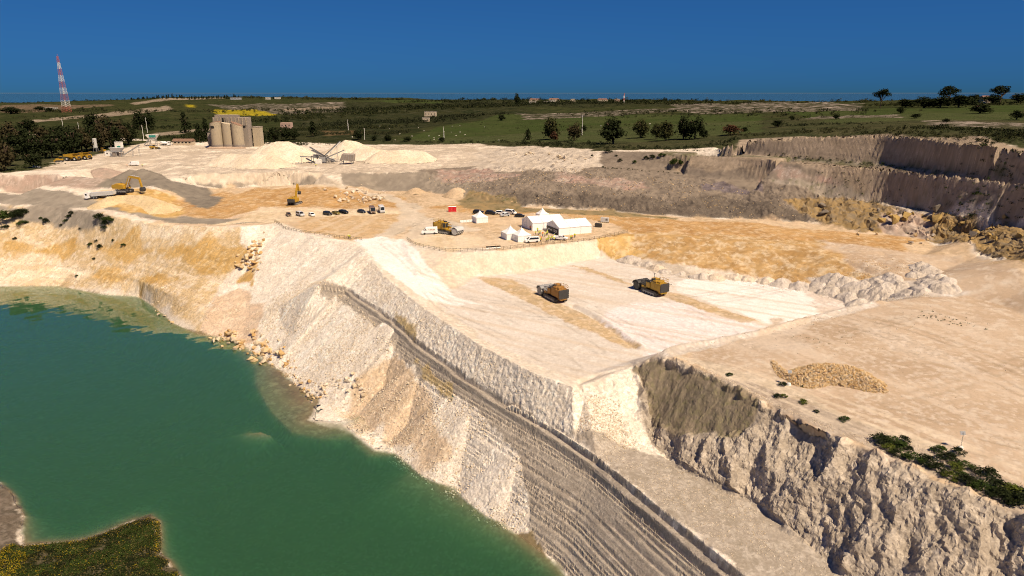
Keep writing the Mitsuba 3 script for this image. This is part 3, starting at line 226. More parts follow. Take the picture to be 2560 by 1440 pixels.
FURROWS = [
    ([(np.float64(0.6),np.float64(202.0)),(np.float64(7.0),np.float64(190.3))],-0.5,0.5),
    ([(np.float64(16.4),np.float64(178.6)),(np.float64(20.9),np.float64(169.9)),(np.float64(24.6),np.float64(158.9)),(np.float64(28.5),np.float64(147.0))],-0.75,0.55),
    ([(np.float64(17.6),np.float64(179.7)),(np.float64(22.2),np.float64(171.6)),(np.float64(26.2),np.float64(159.8)),(np.float64(30.3),np.float64(147.0))],0.4,0.5),
    ([(np.float64(-9.5),np.float64(208.7)),(np.float64(2.4),np.float64(195.8)),(np.float64(6.8),np.float64(186.3)),(np.float64(14.9),np.float64(166.6)),(np.float64(21.1),np.float64(154.6))],0.3,1.6),
    ([(np.float64(20.8),np.float64(222.1)),(np.float64(28.1),np.float64(210.6)),(np.float64(38.2),np.float64(195.8))],0.35,1.6),
    ([(np.float64(43.9),np.float64(189.1)),(np.float64(51.5),np.float64(178.6)),(np.float64(61.7),np.float64(165.0))],0.35,1.5),
    ([(np.float64(-38.0),np.float64(235.5)),(np.float64(-25.6),np.float64(190.3)),(np.float64(-18.4),np.float64(176.1)),(np.float64(-6.1),np.float64(151.8)),(np.float64(5.5),np.float64(135.3)),(np.float64(13.0),np.float64(128.0))],0.35,0.7),
    ([(np.float64(31.5),np.float64(130.6)),(np.float64(36.8),np.float64(133.8)),(np.float64(44.6),np.float64(137.7)),(np.float64(54.9),np.float64(142.8)),(np.float64(67.2),np.float64(151.1)),(np.float64(82.5),np.float64(159.8)),(np.float64(92.9),np.float64(164.8))],0.75,1.1),
]
STREAKS = [
    ([(-35.6,219.4),(-19.7,178.3),(5.5,135.1),(12.9,127.6),(29.2,129.5),(67.3,151.3),(91.8,183.1),(31.2,235.4),(-11.4,209.7)],1.0,1.6,(0.58,0.47,0.35),0.5,3),
    ([(31.2,129.5),(38.1,126.4),(52.3,114.6),(64.2,97.4),(71.1,84.3),(66.8,78.4),(57.9,86.5),(42.6,107.8),(37.4,118.5)],0.55,0.9,(0.7,0.6,0.47),0.55,4),
    ([(43.9,135.2),(78.0,154.4),(110.5,160.8),(99.6,123.9),(76.7,92.2),(58.7,112.8)],0.35,2.2,(0.6,0.5,0.4),0.6,5),
    ([(-97.8,284.7),(-48.9,295.5),(-38.3,268.7),(-45.6,238.8),(-70.4,245.8)],-0.2,2.0,(0.64,0.52,0.38),0.6,6),
    ([(-54.2,238.7),(-12.7,268.3),(32.1,244.8),(-4.0,220.4),(-39.6,236.7)],0.2,2.0,(0.66,0.56,0.43),0.5,2),
]
BAND = (15,16)

from scipy.spatial import Delaunay
from scipy.interpolate import LinearNDInterpolator
from meshkit import noise as nz, fbm as fb

def densify(poly):
    out = []
    for a, b in zip(poly[:-1], poly[1:]):
        a, b = np.array(a, float), np.array(b, float)
        n = max(1, int(np.linalg.norm(b[:2] - a[:2]) / max(1.0, 0.006 * np.linalg.norm(a[:2]))))
        out += [a + (b - a) * k / n for k in range(n)]
    return out + [np.array(poly[-1], float)]

def p3(x, y, s, off=0.0):
    return np.stack([np.asarray(x) / s + off, np.asarray(y) / s + off * 1.7, np.full(np.shape(x), off * 0.37)], -1)

_pts = np.array(sum((densify(l) if len(l) > 1 else [np.array(l[0], float)] for l in BREAKLINES), []) + [np.array(p, float) for p in OUTER])
_tin = LinearNDInterpolator(_pts[:, :2], _pts[:, 2])

WALL_EDGE = BREAKLINES[BAND[0]][4:9]

def seg_dist(x, y, ax, ay, bx, by):
    dx, dy = bx - ax, by - ay
    t = np.clip(((x - ax) * dx + (y - ay) * dy) / max(dx * dx + dy * dy, 1e-9), 0, 1)
    return np.hypot(x - ax - t * dx, y - ay - t * dy), t

def dumped(x, y, below=False):
    """Loose rock tipped over an edge: its surface falls from the tipping line at the angle of repose."""
    h = np.full(np.shape(x), -999.0)
    for ax, ay, az, bx, by, bz, s, low in TALUS:
        if below and low > -30:
            continue
        d, t = seg_dist(x, y, ax, ay, bx, by)
        c = az + (bz - az) * t - s * np.sqrt(d * d + 0.6)
        if low > -30:
            k = (np.abs(x - 18) < 30) & (np.abs(y - 115) < 30)
            e = np.full(int(k.sum()), 1e9)
            for p, q in zip(WALL_EDGE[:-1], WALL_EDGE[1:]):
                e = np.minimum(e, seg_dist(x[k], y[k], p[0], p[1], q[0], q[1])[0])
            c[k] = np.minimum(c[k], -12.3 + .95 * e)
        h = np.maximum(h, np.where(c > low, c, -999.0))
    return h

def base_height(x, y):
    x, y = np.asarray(x, float), np.asarray(y, float)
    h = _tin(x, y)
    t = np.where(h > -12.95, dumped(x, y), dumped(x, y, True))
    return np.maximum(h, t), t > h


ZW = -27.0   # level of the lake

def inside(x, y, poly):
    """Signed distance to a ground polygon, positive within it."""
    P = np.array(poly)
    d = np.full(x.shape, 1e9)
    odd = np.zeros(x.shape, bool)
    for (ax, ay), (bx, by) in zip(P, np.roll(P, -1, 0)):
        d = np.minimum(d, seg_dist(x, y, ax, ay, bx, by)[0])
        if ay != by:
            odd ^= ((ay > y) != (by > y)) & (x < (bx - ax) * (y - ay) / (by - ay) + ax)
    return np.where(odd, d, -d)

def zone(x, y, poly, feather, warp, seed=0):
    """Weight 0..1 of a ground zone with a ragged edge."""
    P = np.array(poly)
    m = warp + feather + 1
    k = np.flatnonzero((x > P[:, 0].min() - m) & (x < P[:, 0].max() + m) & (y > P[:, 1].min() - m) & (y < P[:, 1].max() + m))
    w = np.zeros(x.shape)
    if len(k):
        xs, ys = x[k], y[k]
        n = (fb(p3(xs, ys, max(warp * 2.2, .8), seed * 3.1), 4, seed) - .5) * 2.6 * warp
        t = np.clip((inside(xs, ys, poly) + n) / feather + .5, 0, 1)
        w[k] = t * t * (3 - 2 * t)
    return w

def height(x, y):
    """Ground level without the small relief (for setting things down)."""
    return base_height(np.atleast_1d(x), np.atleast_1d(y))[0]

# sample points: spacing grows with the distance from the near end of the quarry, finer on steep faces
def sample_points():
    k = .0031
    r = 38 * np.exp(np.arange(0, int(math.log(5200 / 38) / (k * 1.35))) * k * 1.35)
    th = np.arange(-0.80, 0.80, k)
    R, TH = np.meshgrid(r, th, indexing='ij')
    R = R * (1 + k * rng.uniform(-.5, .5, R.shape))
    TH = TH + k * rng.uniform(-.42, .42, R.shape)
    x, y = (R * np.sin(TH)).ravel(), (R * np.cos(TH)).ravel()
    s = np.maximum(k * np.hypot(x, y), .2)
    e = np.maximum(s, .5)
    gx = (height(x + e, y) - height(x - e, y)) / (2 * e)
    gy = (height(x, y + e) - height(x, y - e)) / (2 * e)
    g = np.hypot(gx, gy)
    X, Y = [x], [y]
    for lim, n in ((.45, 3), (1.1, 6)):
        q = (g > lim) & (y < 480) & ~((height(x, y) < ZW - 1.2) & (x < 20))
        for _ in range(n):
            X.append(x[q] + s[q] * rng.uniform(-.6, .6, q.sum()))
            Y.append(y[q] + s[q] * rng.uniform(-.6, .6, q.sum()))
    for a, b in zip(BREAKLINES[BAND[0]][:-1], BREAKLINES[BAND[0]][1:]):
        n = max(2, int(math.dist(a[:2], b[:2]) / .25))
        t = rng.random(n * 10)
        o = np.tile(np.linspace(-.3, 1.75, 10), n)
        X.append(a[0] + (b[0] - a[0]) * t - .79 * o); Y.append(a[1] + (b[1] - a[1]) * t - .61 * o)
    gx, gy = np.meshgrid(np.linspace(-3900, 3900, 50), np.linspace(-280, 4250, 40))
    q = (np.hypot(gx, gy) > 5300) | (np.abs(np.arctan2(gx, gy)) > .83)
    X.append(gx[q]); Y.append(gy[q])
    gx, gy = np.meshgrid(np.arange(-420, 420, 12.0), np.arange(-120, 420, 12.0))
    q = (np.abs(np.arctan2(gx, gy)) > .82) | (np.hypot(gx, gy) < 36)
    X.append(gx[q] + rng.uniform(-3, 3, q.sum())); Y.append(gy[q] + rng.uniform(-3, 3, q.sum()))
    return np.concatenate(X), np.concatenate(Y)

vx, vy = sample_points()
vz, on_talus = base_height(vx, vy)
_ok = np.isfinite(vz)
vx, vy, vz, on_talus = vx[_ok], vy[_ok], vz[_ok], on_talus[_ok]
tri = Delaunay(np.stack([vx, vy], -1)).simplices
_e = np.maximum(.003 * np.hypot(vx, vy), .6)
ngx = (np.nan_to_num(height(vx + _e, vy), nan=0) - np.nan_to_num(height(vx - _e, vy), nan=0)) / (2 * _e)
ngy = (np.nan_to_num(height(vx, vy + _e), nan=0) - np.nan_to_num(height(vx, vy - _e), nan=0)) / (2 * _e)
slope = np.clip(np.hypot(ngx, ngy), 0, 4)
far = np.hypot(vx, vy)

def relief(kind, seed):
    w = np.zeros(vx.shape)
    for k, poly in RELIEF:
        if k == kind:
            w = np.maximum(w, zone(vx, vy, poly, 1.2, .8, seed))
    return w

def ridged(p, o, s):
    return 1 - np.abs(2 * fb(p, o, s) - 1) * 2

W = {k: relief(k, i) for i, k in enumerate(dict.fromkeys(k for k, _ in RELIEF))}
W['sawn'] = np.where(on_talus, 0, W['sawn'])
W['talusrough'] = np.maximum(W['talusrough'], on_talus * 1.0)
land = np.clip((far - 380) / 200, 0, 1)
near = 1 - land
# gentle lumps everywhere, more on slopes
off = (fb(p3(vx, vy, 14, 3), 4, 1) - .5) * (.25 + .8 * np.clip(slope, 0, 1)) * near
off += (fb(p3(vx, vy, 2.2, 5), 3, 2) - .5) * (.08 + .28 * np.clip(slope, 0, 1.2)) * near
off += (fb(p3(vx, vy, 60, 9), 4, 4) - .5) * 9 * land * np.clip((far - 500) / 500, 0, 1)
off += (fb(p3(vx, vy, .5, 8), 2, 6) - .5) * (.05 + .18 * np.clip(slope, 0, 1)) * near
flat = zone(vx, vy, PIT, 2, 1, 5)
off *= 1 - .85 * flat
off *= np.where(vz < ZW - .1, .3, 1)
pz = np.stack([vx, vy, vz], -1)
off *= (1 - .8 * W['sawn']) * (1 - .5 * W['talusrough']) * (1 - .45 * W['berm'])
cl = W['cliff'] * (1 - .75 * W['cliffsmooth'])
along = .62 * vx - .78 * vy
rot = np.stack([along, .78 * vx + .62 * vy, vz], -1)
# rugged cliff: buttresses and gullies, then facets, then grain
cz = (ridged(np.stack([along / 6.5 + .25 * vz / 6, rot[:, 1] / 16, vz / 17], -1), 2, 11) - .35) * 2.1
cz += (ridged(np.stack([along / 2.3 + .2 * vz, rot[:, 1] / 3, vz / 4.5], -1), 3, 12) - .4) * .5
cz += (ridged(np.stack([along / .8, rot[:, 1] / .9, vz / 1.3], -1), 3, 13) - .4) * .26
cz += (np.floor(nz(np.stack([along / 1.7 + vz * .25, rot[:, 1] / 1.6, vz / 2.6], -1), 16) * 5) / 5 - .4) * .75 + (np.floor(nz(np.stack([along / .6, rot[:, 1] / .6, vz / .9], -1), 17) * 4) / 4 - .4) * .28
cz += (fb(np.stack([along / .7, rot[:, 1], vz / 6], -1), 3, 14) - .5) * .5 * W['cliffsmooth']
off = off * (1 - W['cliff']) + cz * W['cliff'] * (1 - .72 * W['cliffsmooth']) 
cg = W['crag']
off += cg * ((np.floor(nz(pz / 3.2, 21) * 5) / 5 - .4) * 2.6 + (ridged(pz / 2.4, 3, 22) - .4) * .9 + (nz(pz / .9, 20) - .5) * .6)
off += W['scree'] * ((ridged(pz / 5.0, 3, 23) - .4) * .8 + (nz(pz / 1.1, 24) - .5) * .7)
off += W['blocky'] * ((nz(pz / 2.4, 25) - .5) * 1.6 + (nz(pz / 1.0, 26) - .5) * .9)
off += W['benchrow'] * (nz(pz / 1.6, 27) - .5) * .9
off += W['talusrough'] * ((nz(pz / .45, 28) - .5) * .17 + (fb(pz / 3.5, 2, 29) - .5) * .4)
off += W['conerough'] * ((nz(pz / .5, 30) - .5) * .34)
# runnels down the tipped edge
run = fb(np.stack([along / 1.5, rot[:, 1] / 14, vz / 9], -1), 3, 31) - .5
off += W['berm'] * (run * .16 + (nz(pz / .7, 32) - .5) * .3)
# ribs left by the cutting machine on the terrace walls
rib = .87 * vx - .49 * vy + .45 * vz
steep = np.clip((slope - .5) / .6, 0, 1)
off *= 1 - .9 * W['groove']
off += W['groove'] * steep * ((np.abs(((rib / 1.5) % 1) - .5) * 2 - .5) * .15 * (.5 + nz(pz / 6.0, 33)) + (fb(np.stack([vx / 60, vy / 60, vz / .8], -1), 2, 34) - .5) * .35)
rib2 = .97 * vx + .2 * vy
off += W['sawnslope'] * ((fb(p3(vx, vy, 4.5, 6), 3, 37) - .5) * 1.0 + (nz(pz / 1.3, 38) - .5) * .35)
off += W['sawnslope'] * (np.abs(((rib2 / 2.0 + .4 * fb(p3(vx, vy, 8, 2), 2, 36)) % 1) - .5) * 2 - .5) * .28 * np.clip(slope * 3, 0, 1)
nrm = np.stack([-ngx, -ngy, np.ones_like(ngx)], -1)
nrm /= np.linalg.norm(nrm, axis=1, keepdims=True)
# benches a hand high sawn into the long wall and the far bank
def stairs(z, period, seed, jitter):
    u = z / period + (fb(np.stack([vx / 30, vy / 30, z * 0], -1), 3, seed) - .5) * jitter + (fb(np.stack([vx * 0, along / 60, z / 1.7], -1), 2, seed + 5) - .5) * 2.2
    f = u % 1
    t = np.clip((f - .5) / .42, 0, 1)
    keep = .12 + .75 * np.clip((fb(np.stack([along / 9, rot[:, 1] / 9, np.floor(u) * 3.7], -1), 2, seed + 1) - .36) * 6, 0, 1)
    return ((t * t * (3 - 2 * t)) - f) * period * keep
vz2 = vz + stairs(vz, .72, 41, .8) * W['sawn'] + stairs(vz, .9, 45, 1.5) * W['sawnbank'] * .5 * (vz > ZW) + stairs(vz + .5 * fb(p3(vx, vy, 18, 4), 3, 48), .85, 47, 2.5) * W['sawnslope'] * .85
V = np.stack([vx, vy, vz2], -1) + nrm * off[:, None]

# furrow cut by the machine and its windrow
for poly, dep, wid in FURROWS:
    P = np.array(poly)
    k = np.flatnonzero((vx > P[:, 0].min() - 5) & (vx < P[:, 0].max() + 5) & (vy > P[:, 1].min() - 5) & (vy < P[:, 1].max() + 5))
    d = np.full(len(k), 1e9)
    for (ax, ay), (bx, by) in zip(poly[:-1], poly[1:]):
        d = np.minimum(d, seg_dist(vx[k], vy[k], ax, ay, bx, by)[0])
    d = d + (nz(p3(vx[k], vy[k], .7, 2), 51) - .5) * .25
    V[k, 2] += dep * np.exp(-(d / wid) ** 2) * (.7 + .6 * nz(p3(vx[k], vy[k], 1.0, 4), 52))

# ------------------------------------------------------------------ soils: (main colour, second colour, patch size m, third colour flecks, fleck amount)
SOIL = {
    'base': ((.68, .605, .51), (.61, .53, .43), 8, (.73, .665, .58), .3),
    'grass': ((.033, .042, .016), (.052, .053, .024), 16, (.020, .026, .011), .5),
    'scrub': ((.020, .026, .012), (.034, .036, .016), 12, (.05, .05, .03), .3),
    'palegrass': ((.042, .060, .019), (.054, .066, .025), 25, (.034, .042, .016), .3),
    'rockygrass': ((.055, .05, .034), (.042, .046, .022), 6, (.34, .285, .25), .36),
    'palebank': ((.24, .195, .145), (.18, .145, .105), 6, (.30, .25, .195), .3),
    'yellowfield': ((.36, .28, .02), (.25, .21, .02), 6, (.08, .09, .02), .25),
    'dirtbrown': ((.13, .08, .045), (.09, .07, .035), 8, (.06, .06, .03), .3),
    'redbrown': ((.12, .085, .055), (.08, .07, .04), 10, (.20, .15, .11), .3),
    'heapgravel': ((.74, .655, .53), (.68, .58, .44), 6, (.68, .52, .34), .35),
    'yardpale': ((.54, .46, .37), (.46, .385, .30), 14, (.74, .66, .55), .35),
    'darkgrass': ((.045, .055, .02), (.06, .06, .03), 4, (.03, .035, .015), .4),
    'pinkscree': ((.42, .31, .25), (.34, .27, .22), 4, (.5, .42, .36), .4),
    'greyslope': ((.20, .165, .133), (.25, .208, .168), 6, (.13, .108, .09), .4),
    'terracewall': ((.31, .245, .18), (.36, .29, .22), 9, (.24, .19, .14), .3),
    'benchscree': ((.31, .265, .215), (.25, .215, .175), 3, (.22, .19, .155), .4),
    'whiterock': ((.58, .51, .43), (.50, .43, .35), 4, (.34, .29, .24), .3),
    'pinkpatch': ((.36, .24, .20), (.30, .24, .20), 4, (.42, .36, .31), .35),
    'darkscree': ((.115, .096, .08), (.15, .126, .103), 4, (.085, .07, .06), .4),
    'purplecut': ((.13, .11, .125), (.20, .17, .18), 2, (.08, .065, .07), .4),
    'roadgrey': ((.36, .31, .26), (.31, .27, .22), 5, (.10, .10, .05), .25),
    'terracetop': ((.34, .29, .24), (.12, .115, .06), 4, (.05, .06, .02), .45),
    'tan': ((.575, .44, .30), (.50, .37, .235), 11, (.64, .51, .36), .4),
    'tan2': ((.55, .40, .24), (.50, .34, .18), 9, (.6, .48, .33), .3),
    'greyroad': ((.27, .235, .195), (.33, .29, .24), 5, (.20, .18, .15), .3),
    'greyheap': ((.20, .175, .145), (.25, .22, .18), 4, (.15, .13, .11), .35),
    'orange': ((.50, .31, .135), (.40, .23, .09), 6, (.56, .43, .28), .45),
    'orangeslope': ((.50, .33, .15), (.40, .245, .10), 4, (.60, .49, .34), .5),
    'sulphur': ((.66, .52, .31), (.60, .45, .25), 4, (.70, .59, .42), .35),
    'cream': ((.66, .54, .38), (.58, .45, .29), 8, (.72, .62, .48), .3),
    'scrubby': ((.27, .21, .12), (.34, .24, .12), 4, (.10, .10, .045), .45),
    'roadpale': ((.60, .51, .40), (.52, .44, .34), 6, (.66, .58, .48), .3),
    'leftbank': ((.62, .48, .30), (.52, .38, .20), 6, (.70, .60, .47), .45),
    'chalk2': ((.72, .61, .45), (.62, .48, .31), 5, (.78, .70, .58), .4),
    'ochre': ((.56, .37, .15), (.48, .30, .10), 6, (.62, .48, .28), .35),
    'talus': ((.79, .725, .63), (.72, .645, .545), 6, (.84, .79, .72), .35),
    'pinktalus': ((.64, .49, .36), (.57, .43, .30), 5, (.7, .58, .45), .3),
    'ochretalus': ((.62, .48, .34), (.56, .43, .29), 3, (.72, .60, .46), .4),
    'graytalus': ((.73, .665, .58), (.66, .595, .51), 4, (.79, .74, .67), .35),
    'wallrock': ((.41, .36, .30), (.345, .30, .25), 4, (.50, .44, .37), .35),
    'ochreface': ((.46, .36, .19), (.40, .30, .16), 2, (.5, .42, .28), .3),
    'benchsoil': ((.39, .34, .285), (.34, .295, .24), 3, (.50, .45, .39), .4),
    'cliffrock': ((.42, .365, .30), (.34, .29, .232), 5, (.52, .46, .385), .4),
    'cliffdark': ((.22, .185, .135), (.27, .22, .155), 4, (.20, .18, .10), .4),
    'chalkfloor': ((.665, .61, .55), (.61, .55, .485), 16, (.71, .67, .625), .2),
    'pitslope': ((.67, .585, .485), (.60, .505, .395), 5, (.72, .62, .49), .4),
    'whitefloor': ((.82, .79, .765), (.78, .735, .70), 8, (.84, .82, .81), .4),
    'strip': ((.52, .38, .22), (.46, .35, .22), 3, (.62, .50, .36), .45),
    'strip2': ((.66, .58, .52), (.58, .5, .43), 4, (.74, .68, .64), .3),
    'tracks': ((.58, .49, .38), (.52, .43, .32), 2, (.64, .55, .44), .3),
    'scrubedge': ((.40, .335, .27), (.36, .29, .225), 4, (.47, .40, .33), .35),
    'sand': ((.53, .415, .305), (.45, .34, .24), 10, (.60, .52, .43), .36),
    'palepatch': ((.58, .49, .40), (.52, .42, .32), 6, (.62, .54, .46), .3),
    'pinkfloor': ((.75, .695, .69), (.71, .655, .645), 12, (.77, .73, .725), .2),
    'greypatch': ((.57, .51, .455), (.50, .44, .375), 3, (.66, .62, .58), .35),
    'crag': ((.33, .225, .095), (.26, .18, .085), 4, (.20, .165, .12), .45),
    'lakebed': ((.24, .185, .10), (.19, .145, .08), 6, (.30, .24, .15), .3),
    'bedstones': ((.20, .13, .075), (.13, .085, .055), 1.2, (.30, .22, .12), .4),
    'islgrass': ((.05, .055, .02), (.07, .06, .03), 3, (.12, .10, .07), .25),
    'islgravel': ((.13, .105, .08), (.10, .085, .065), 2, (.20, .17, .14), .3),
}
grain = rng.random(vx.shape)
n_fleck = np.where(far < 170, fb(pz / .9, 3, 61), np.where(far < 420, fb(pz / 2.0, 3, 62), fb(pz / 7.0, 3, 63)))

def soil_colour(name, k, seed):
    a, b, size, c, amount = SOIL[name]
    q = pz[k]
    m = np.clip((fb(q / size, 4, seed) - .5) * 3.4 + .5, 0, 1)[:, None]
    f = np.clip((n_fleck[k] - .5) * 4 + (grain[k] - .5) * 1.1 + amount - .35, 0, 1)[:, None] * .85
    col = np.array(a) * (1 - m) + np.array(b) * m
    col = col * (1 - f) + np.array(c) * f
    return col * (1 + (.09 if name in ('chalkfloor', 'whitefloor', 'sand', 'roadpale') else .22) * (grain[k] - .5))[:, None]


C = soil_colour('base', np.arange(len(vx)), 70)
for i, (soil, poly, feather, warp) in enumerate(ZONES):
    w = zone(vx, vy, poly, feather, warp, i % 7)
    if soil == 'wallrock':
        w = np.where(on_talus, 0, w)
    k = np.flatnonzero(w > .003)
    if len(k):
        C[k] = C[k] * (1 - w[k, None]) + soil_colour(soil, k, 71 + i) * w[k, None]
fall = fb(np.stack([along / 1.6, rot[:, 1] / 24, vx * 0], -1), 3, 65) - .5
C *= (1 + np.maximum(W['talusrough'], .8 * W['berm']) * fall * .38)[:, None]
run2 = fb(np.stack([along / 1.1 + .1 * vz, rot[:, 1] / 2.5, vz / 11], -1), 3, 64) - .5
C *= (1 + W['cliff'] * (.5 + .7 * W['cliffsmooth']) * run2 * .95)[:, None]
bed = fb(np.stack([vx / 90, vy / 90, vz / .55], -1), 2, 66) - .5
C *= (1 + W['groove'] * bed * 1.0 + W['sawnbank'] * bed * .5)[:, None]
under = np.flatnonzero((V[:, 2] < ZW - .02) & (vx < 60) & (vx > -330) & (vy > 55) & (vy < 300))
silt = np.clip((ZW - V[under, 2]) / .25, 0, 1)[:, None]
C[under] = C[under] * (1 - silt) + soil_colour('lakebed', under, 69) * silt
C = np.clip(C, .008, .86)

# wheel and drum marks on the worked ground
def streak(mask_poly, ang, period, col, strength, seed):
    w = zone(vx, vy, mask_poly, 2, 2, seed)
    k = np.flatnonzero(w > .01)
    c, s = math.cos(ang), math.sin(ang)
    q = np.stack([(vx[k] * c + vy[k] * s) / period, (-vx[k] * s + vy[k] * c) / (period * 28), vx[k] * 0], -1)
    m = np.clip((fb(q, 2, seed) - .52) * 6, 0, 1) * w[k] * strength
    C[k] = C[k] * (1 - m[:, None]) + np.array(col) * m[:, None]
for a in STREAKS:
    streak(*a)
# pairs of wheel ruts
for poly, gauge, strength in RUTS:
    P = np.array(poly)
    x0, y0 = P.min(0) - 4
    x1, y1 = P.max(0) + 4
    k = np.flatnonzero((vx > x0) & (vx < x1) & (vy > y0) & (vy < y1))
    d = np.full(len(k), 1e9)
    for a, b in zip(P[:-1], P[1:]):
        d = np.minimum(d, seg_dist(vx[k], vy[k], *a, *b)[0])
    m = np.exp(-((d - gauge) / .42) ** 2) * np.clip((fb(p3(vx[k], vy[k], 5, 3), 2, 97) - .3) * 4, 0, 1) * strength
    C[k] = C[k] * (1 - .24 * m)[:, None] * (1 - m[:, None] * np.array([0, .02, .05]))
    V[k, 2] -= .07 * m

centre = V[tri].mean(1)
piece = np.zeros(len(tri), int)
NAMES = ['ground'] + [n for n, _ in PIECES] + ['hills']
piece[np.hypot(centre[:, 0], centre[:, 1]) > 620] = len(NAMES) - 1
for i, (n, poly) in enumerate(PIECES):
    P = np.array(poly)
    k = np.flatnonzero((centre[:, :2] > P.min(0)).all(1) & (centre[:, :2] < P.max(0)).all(1) & ((centre[:, 2] < ZW) | (n != 'lake_bed')))
    piece[k[inside(centre[k, 0], centre[k, 1], poly) > 0]] = i + 1
fn = np.cross(V[tri[:, 1]] - V[tri[:, 0]], V[tri[:, 2]] - V[tri[:, 0]])
flip = fn[:, 2] < 0
tri[flip] = tri[flip][:, ::-1]
fn[flip] *= -1
N = np.zeros_like(V)
for c in range(3):
    np.add.at(N, tri[:, c], fn)
N /= np.linalg.norm(N, axis=1, keepdims=True) + 1e-12
def grit(p, n, uv):
    a = mikit.noise(p.x * 2.3, p.y * 2.3, p.z * 2.3)
    b = mikit.noise(p.x * 5.9, p.y * 5.9, p.z * 5.9)
    return dr.clip((a * .5 + b * .5 - .42) * 1.5, 0, .5)
def pebbles(p, n, uv):
    return mikit.noise(p.x * 3.1, p.y * 3.1, p.z * 3.1) * .6 + mikit.noise(p.x * 7.3, p.y * 7.3, p.z * 7.3) * .4
vc = {'type': 'diffuse', 'reflectance': {'type': 'mesh_attribute', 'name': 'vertex_color'}}
def soil_bsdf(rough, amount):
    dark = {'type': 'diffuse', 'reflectance': {'type': 'rgb', 'value': [.24, .195, .15]}}
    g = lambda p, n, uv: grit(p, n, uv) * amount
    return {'type': 'twosided', 'bsdf': {'type': 'bumpmap', 'arbitrary': mikit.proc(pebbles, .05), 'scale': rough,
            'bsdf': {'type': 'blendbsdf', 'weight': mikit.proc(g), 'bsdf_0': vc, 'bsdf_1': dark}}}
scene['soil'] = soil_bsdf(.10, .8)
scene['worked_soil'] = soil_bsdf(.05, .35)
scene['turf_soil'] = {'type': 'twosided', 'bsdf': vc}
for i, n in enumerate(NAMES):
    f = tri[piece == i]
    if not len(f):
        continue
    used, inv = np.unique(f, return_inverse=True)
    path = meshkit.write_ply((V[used], inv.reshape(-1, 3)), False, None, C[used], normals=N[used])
    scene[n] = {'type': 'ply', 'filename': path, 'face_normals': n in ('cliff', 'quarry_wall', 'talus_slope', 'rubble_slope', 'lake_shore', 'bench'), 'bsdf': {'type': 'ref', 'id': {'pit_floor': 'worked_soil', 'ramp': 'worked_soil', 'ground': 'worked_soil', 'hills': 'turf_soil', 'lake_bed': 'turf_soil'}.get(n, 'soil')}}
    labels[n] = {'kind': 'structure'}

# ------------------------------------------------------------------ lake and sea
scene['lake_water'] = {'type': 'homogeneous', 'scale': .75, 'sigma_t': {'type': 'rgb', 'value': [.95, .56, .66]}, 'albedo': {'type': 'rgb', 'value': [.13, .335, .17]}}
scene['lake_surface'] = {'type': 'thindielectric', 'int_ior': 1.22}
gx, gy = np.meshgrid(np.arange(-330, 62, 1.1), np.arange(58, 300, 1.1))
gx, gy = gx + rng.uniform(-.3, .3, gx.shape), gy + rng.uniform(-.3, .3, gx.shape)
ripple = (fb(p3(gx, gy, 2.6, 3), 2, 91) - .5) * .075 + (nz(p3(gx, gy, 9, 3), 92) - .5) * .05
lv = np.stack([gx.ravel(), gy.ravel(), ZW + ripple.ravel()], -1)
idx = np.arange(gx.size).reshape(gx.shape)
quads = np.stack([idx[:-1, :-1].ravel(), idx[:-1, 1:].ravel(), idx[1:, 1:].ravel(), idx[1:, :-1].ravel()], -1)
scene['lake'] = {**mikit.ply((lv, quads), 'lake_surface', smooth=True), 'interior': {'type': 'ref', 'id': 'lake_water'}}
labels['lake'] = {'kind': 'structure'}
scene['sea_bsdf'] = {'type': 'principled', 'base_color': {'type': 'rgb', 'value': [.014, .062, .135]}, 'roughness': .45, 'specular': .3}
sx, sy = 2500000.0, 2500000.0
scene['sea'] = mikit.ply((np.array([[-sx, 1500, -60], [sx, 1500, -60], [sx, sy, -60], [-sx, sy, -60.0]]), np.array([[0, 1, 2, 3]])), 'sea_bsdf')
labels['sea'] = {'kind': 'structure'}

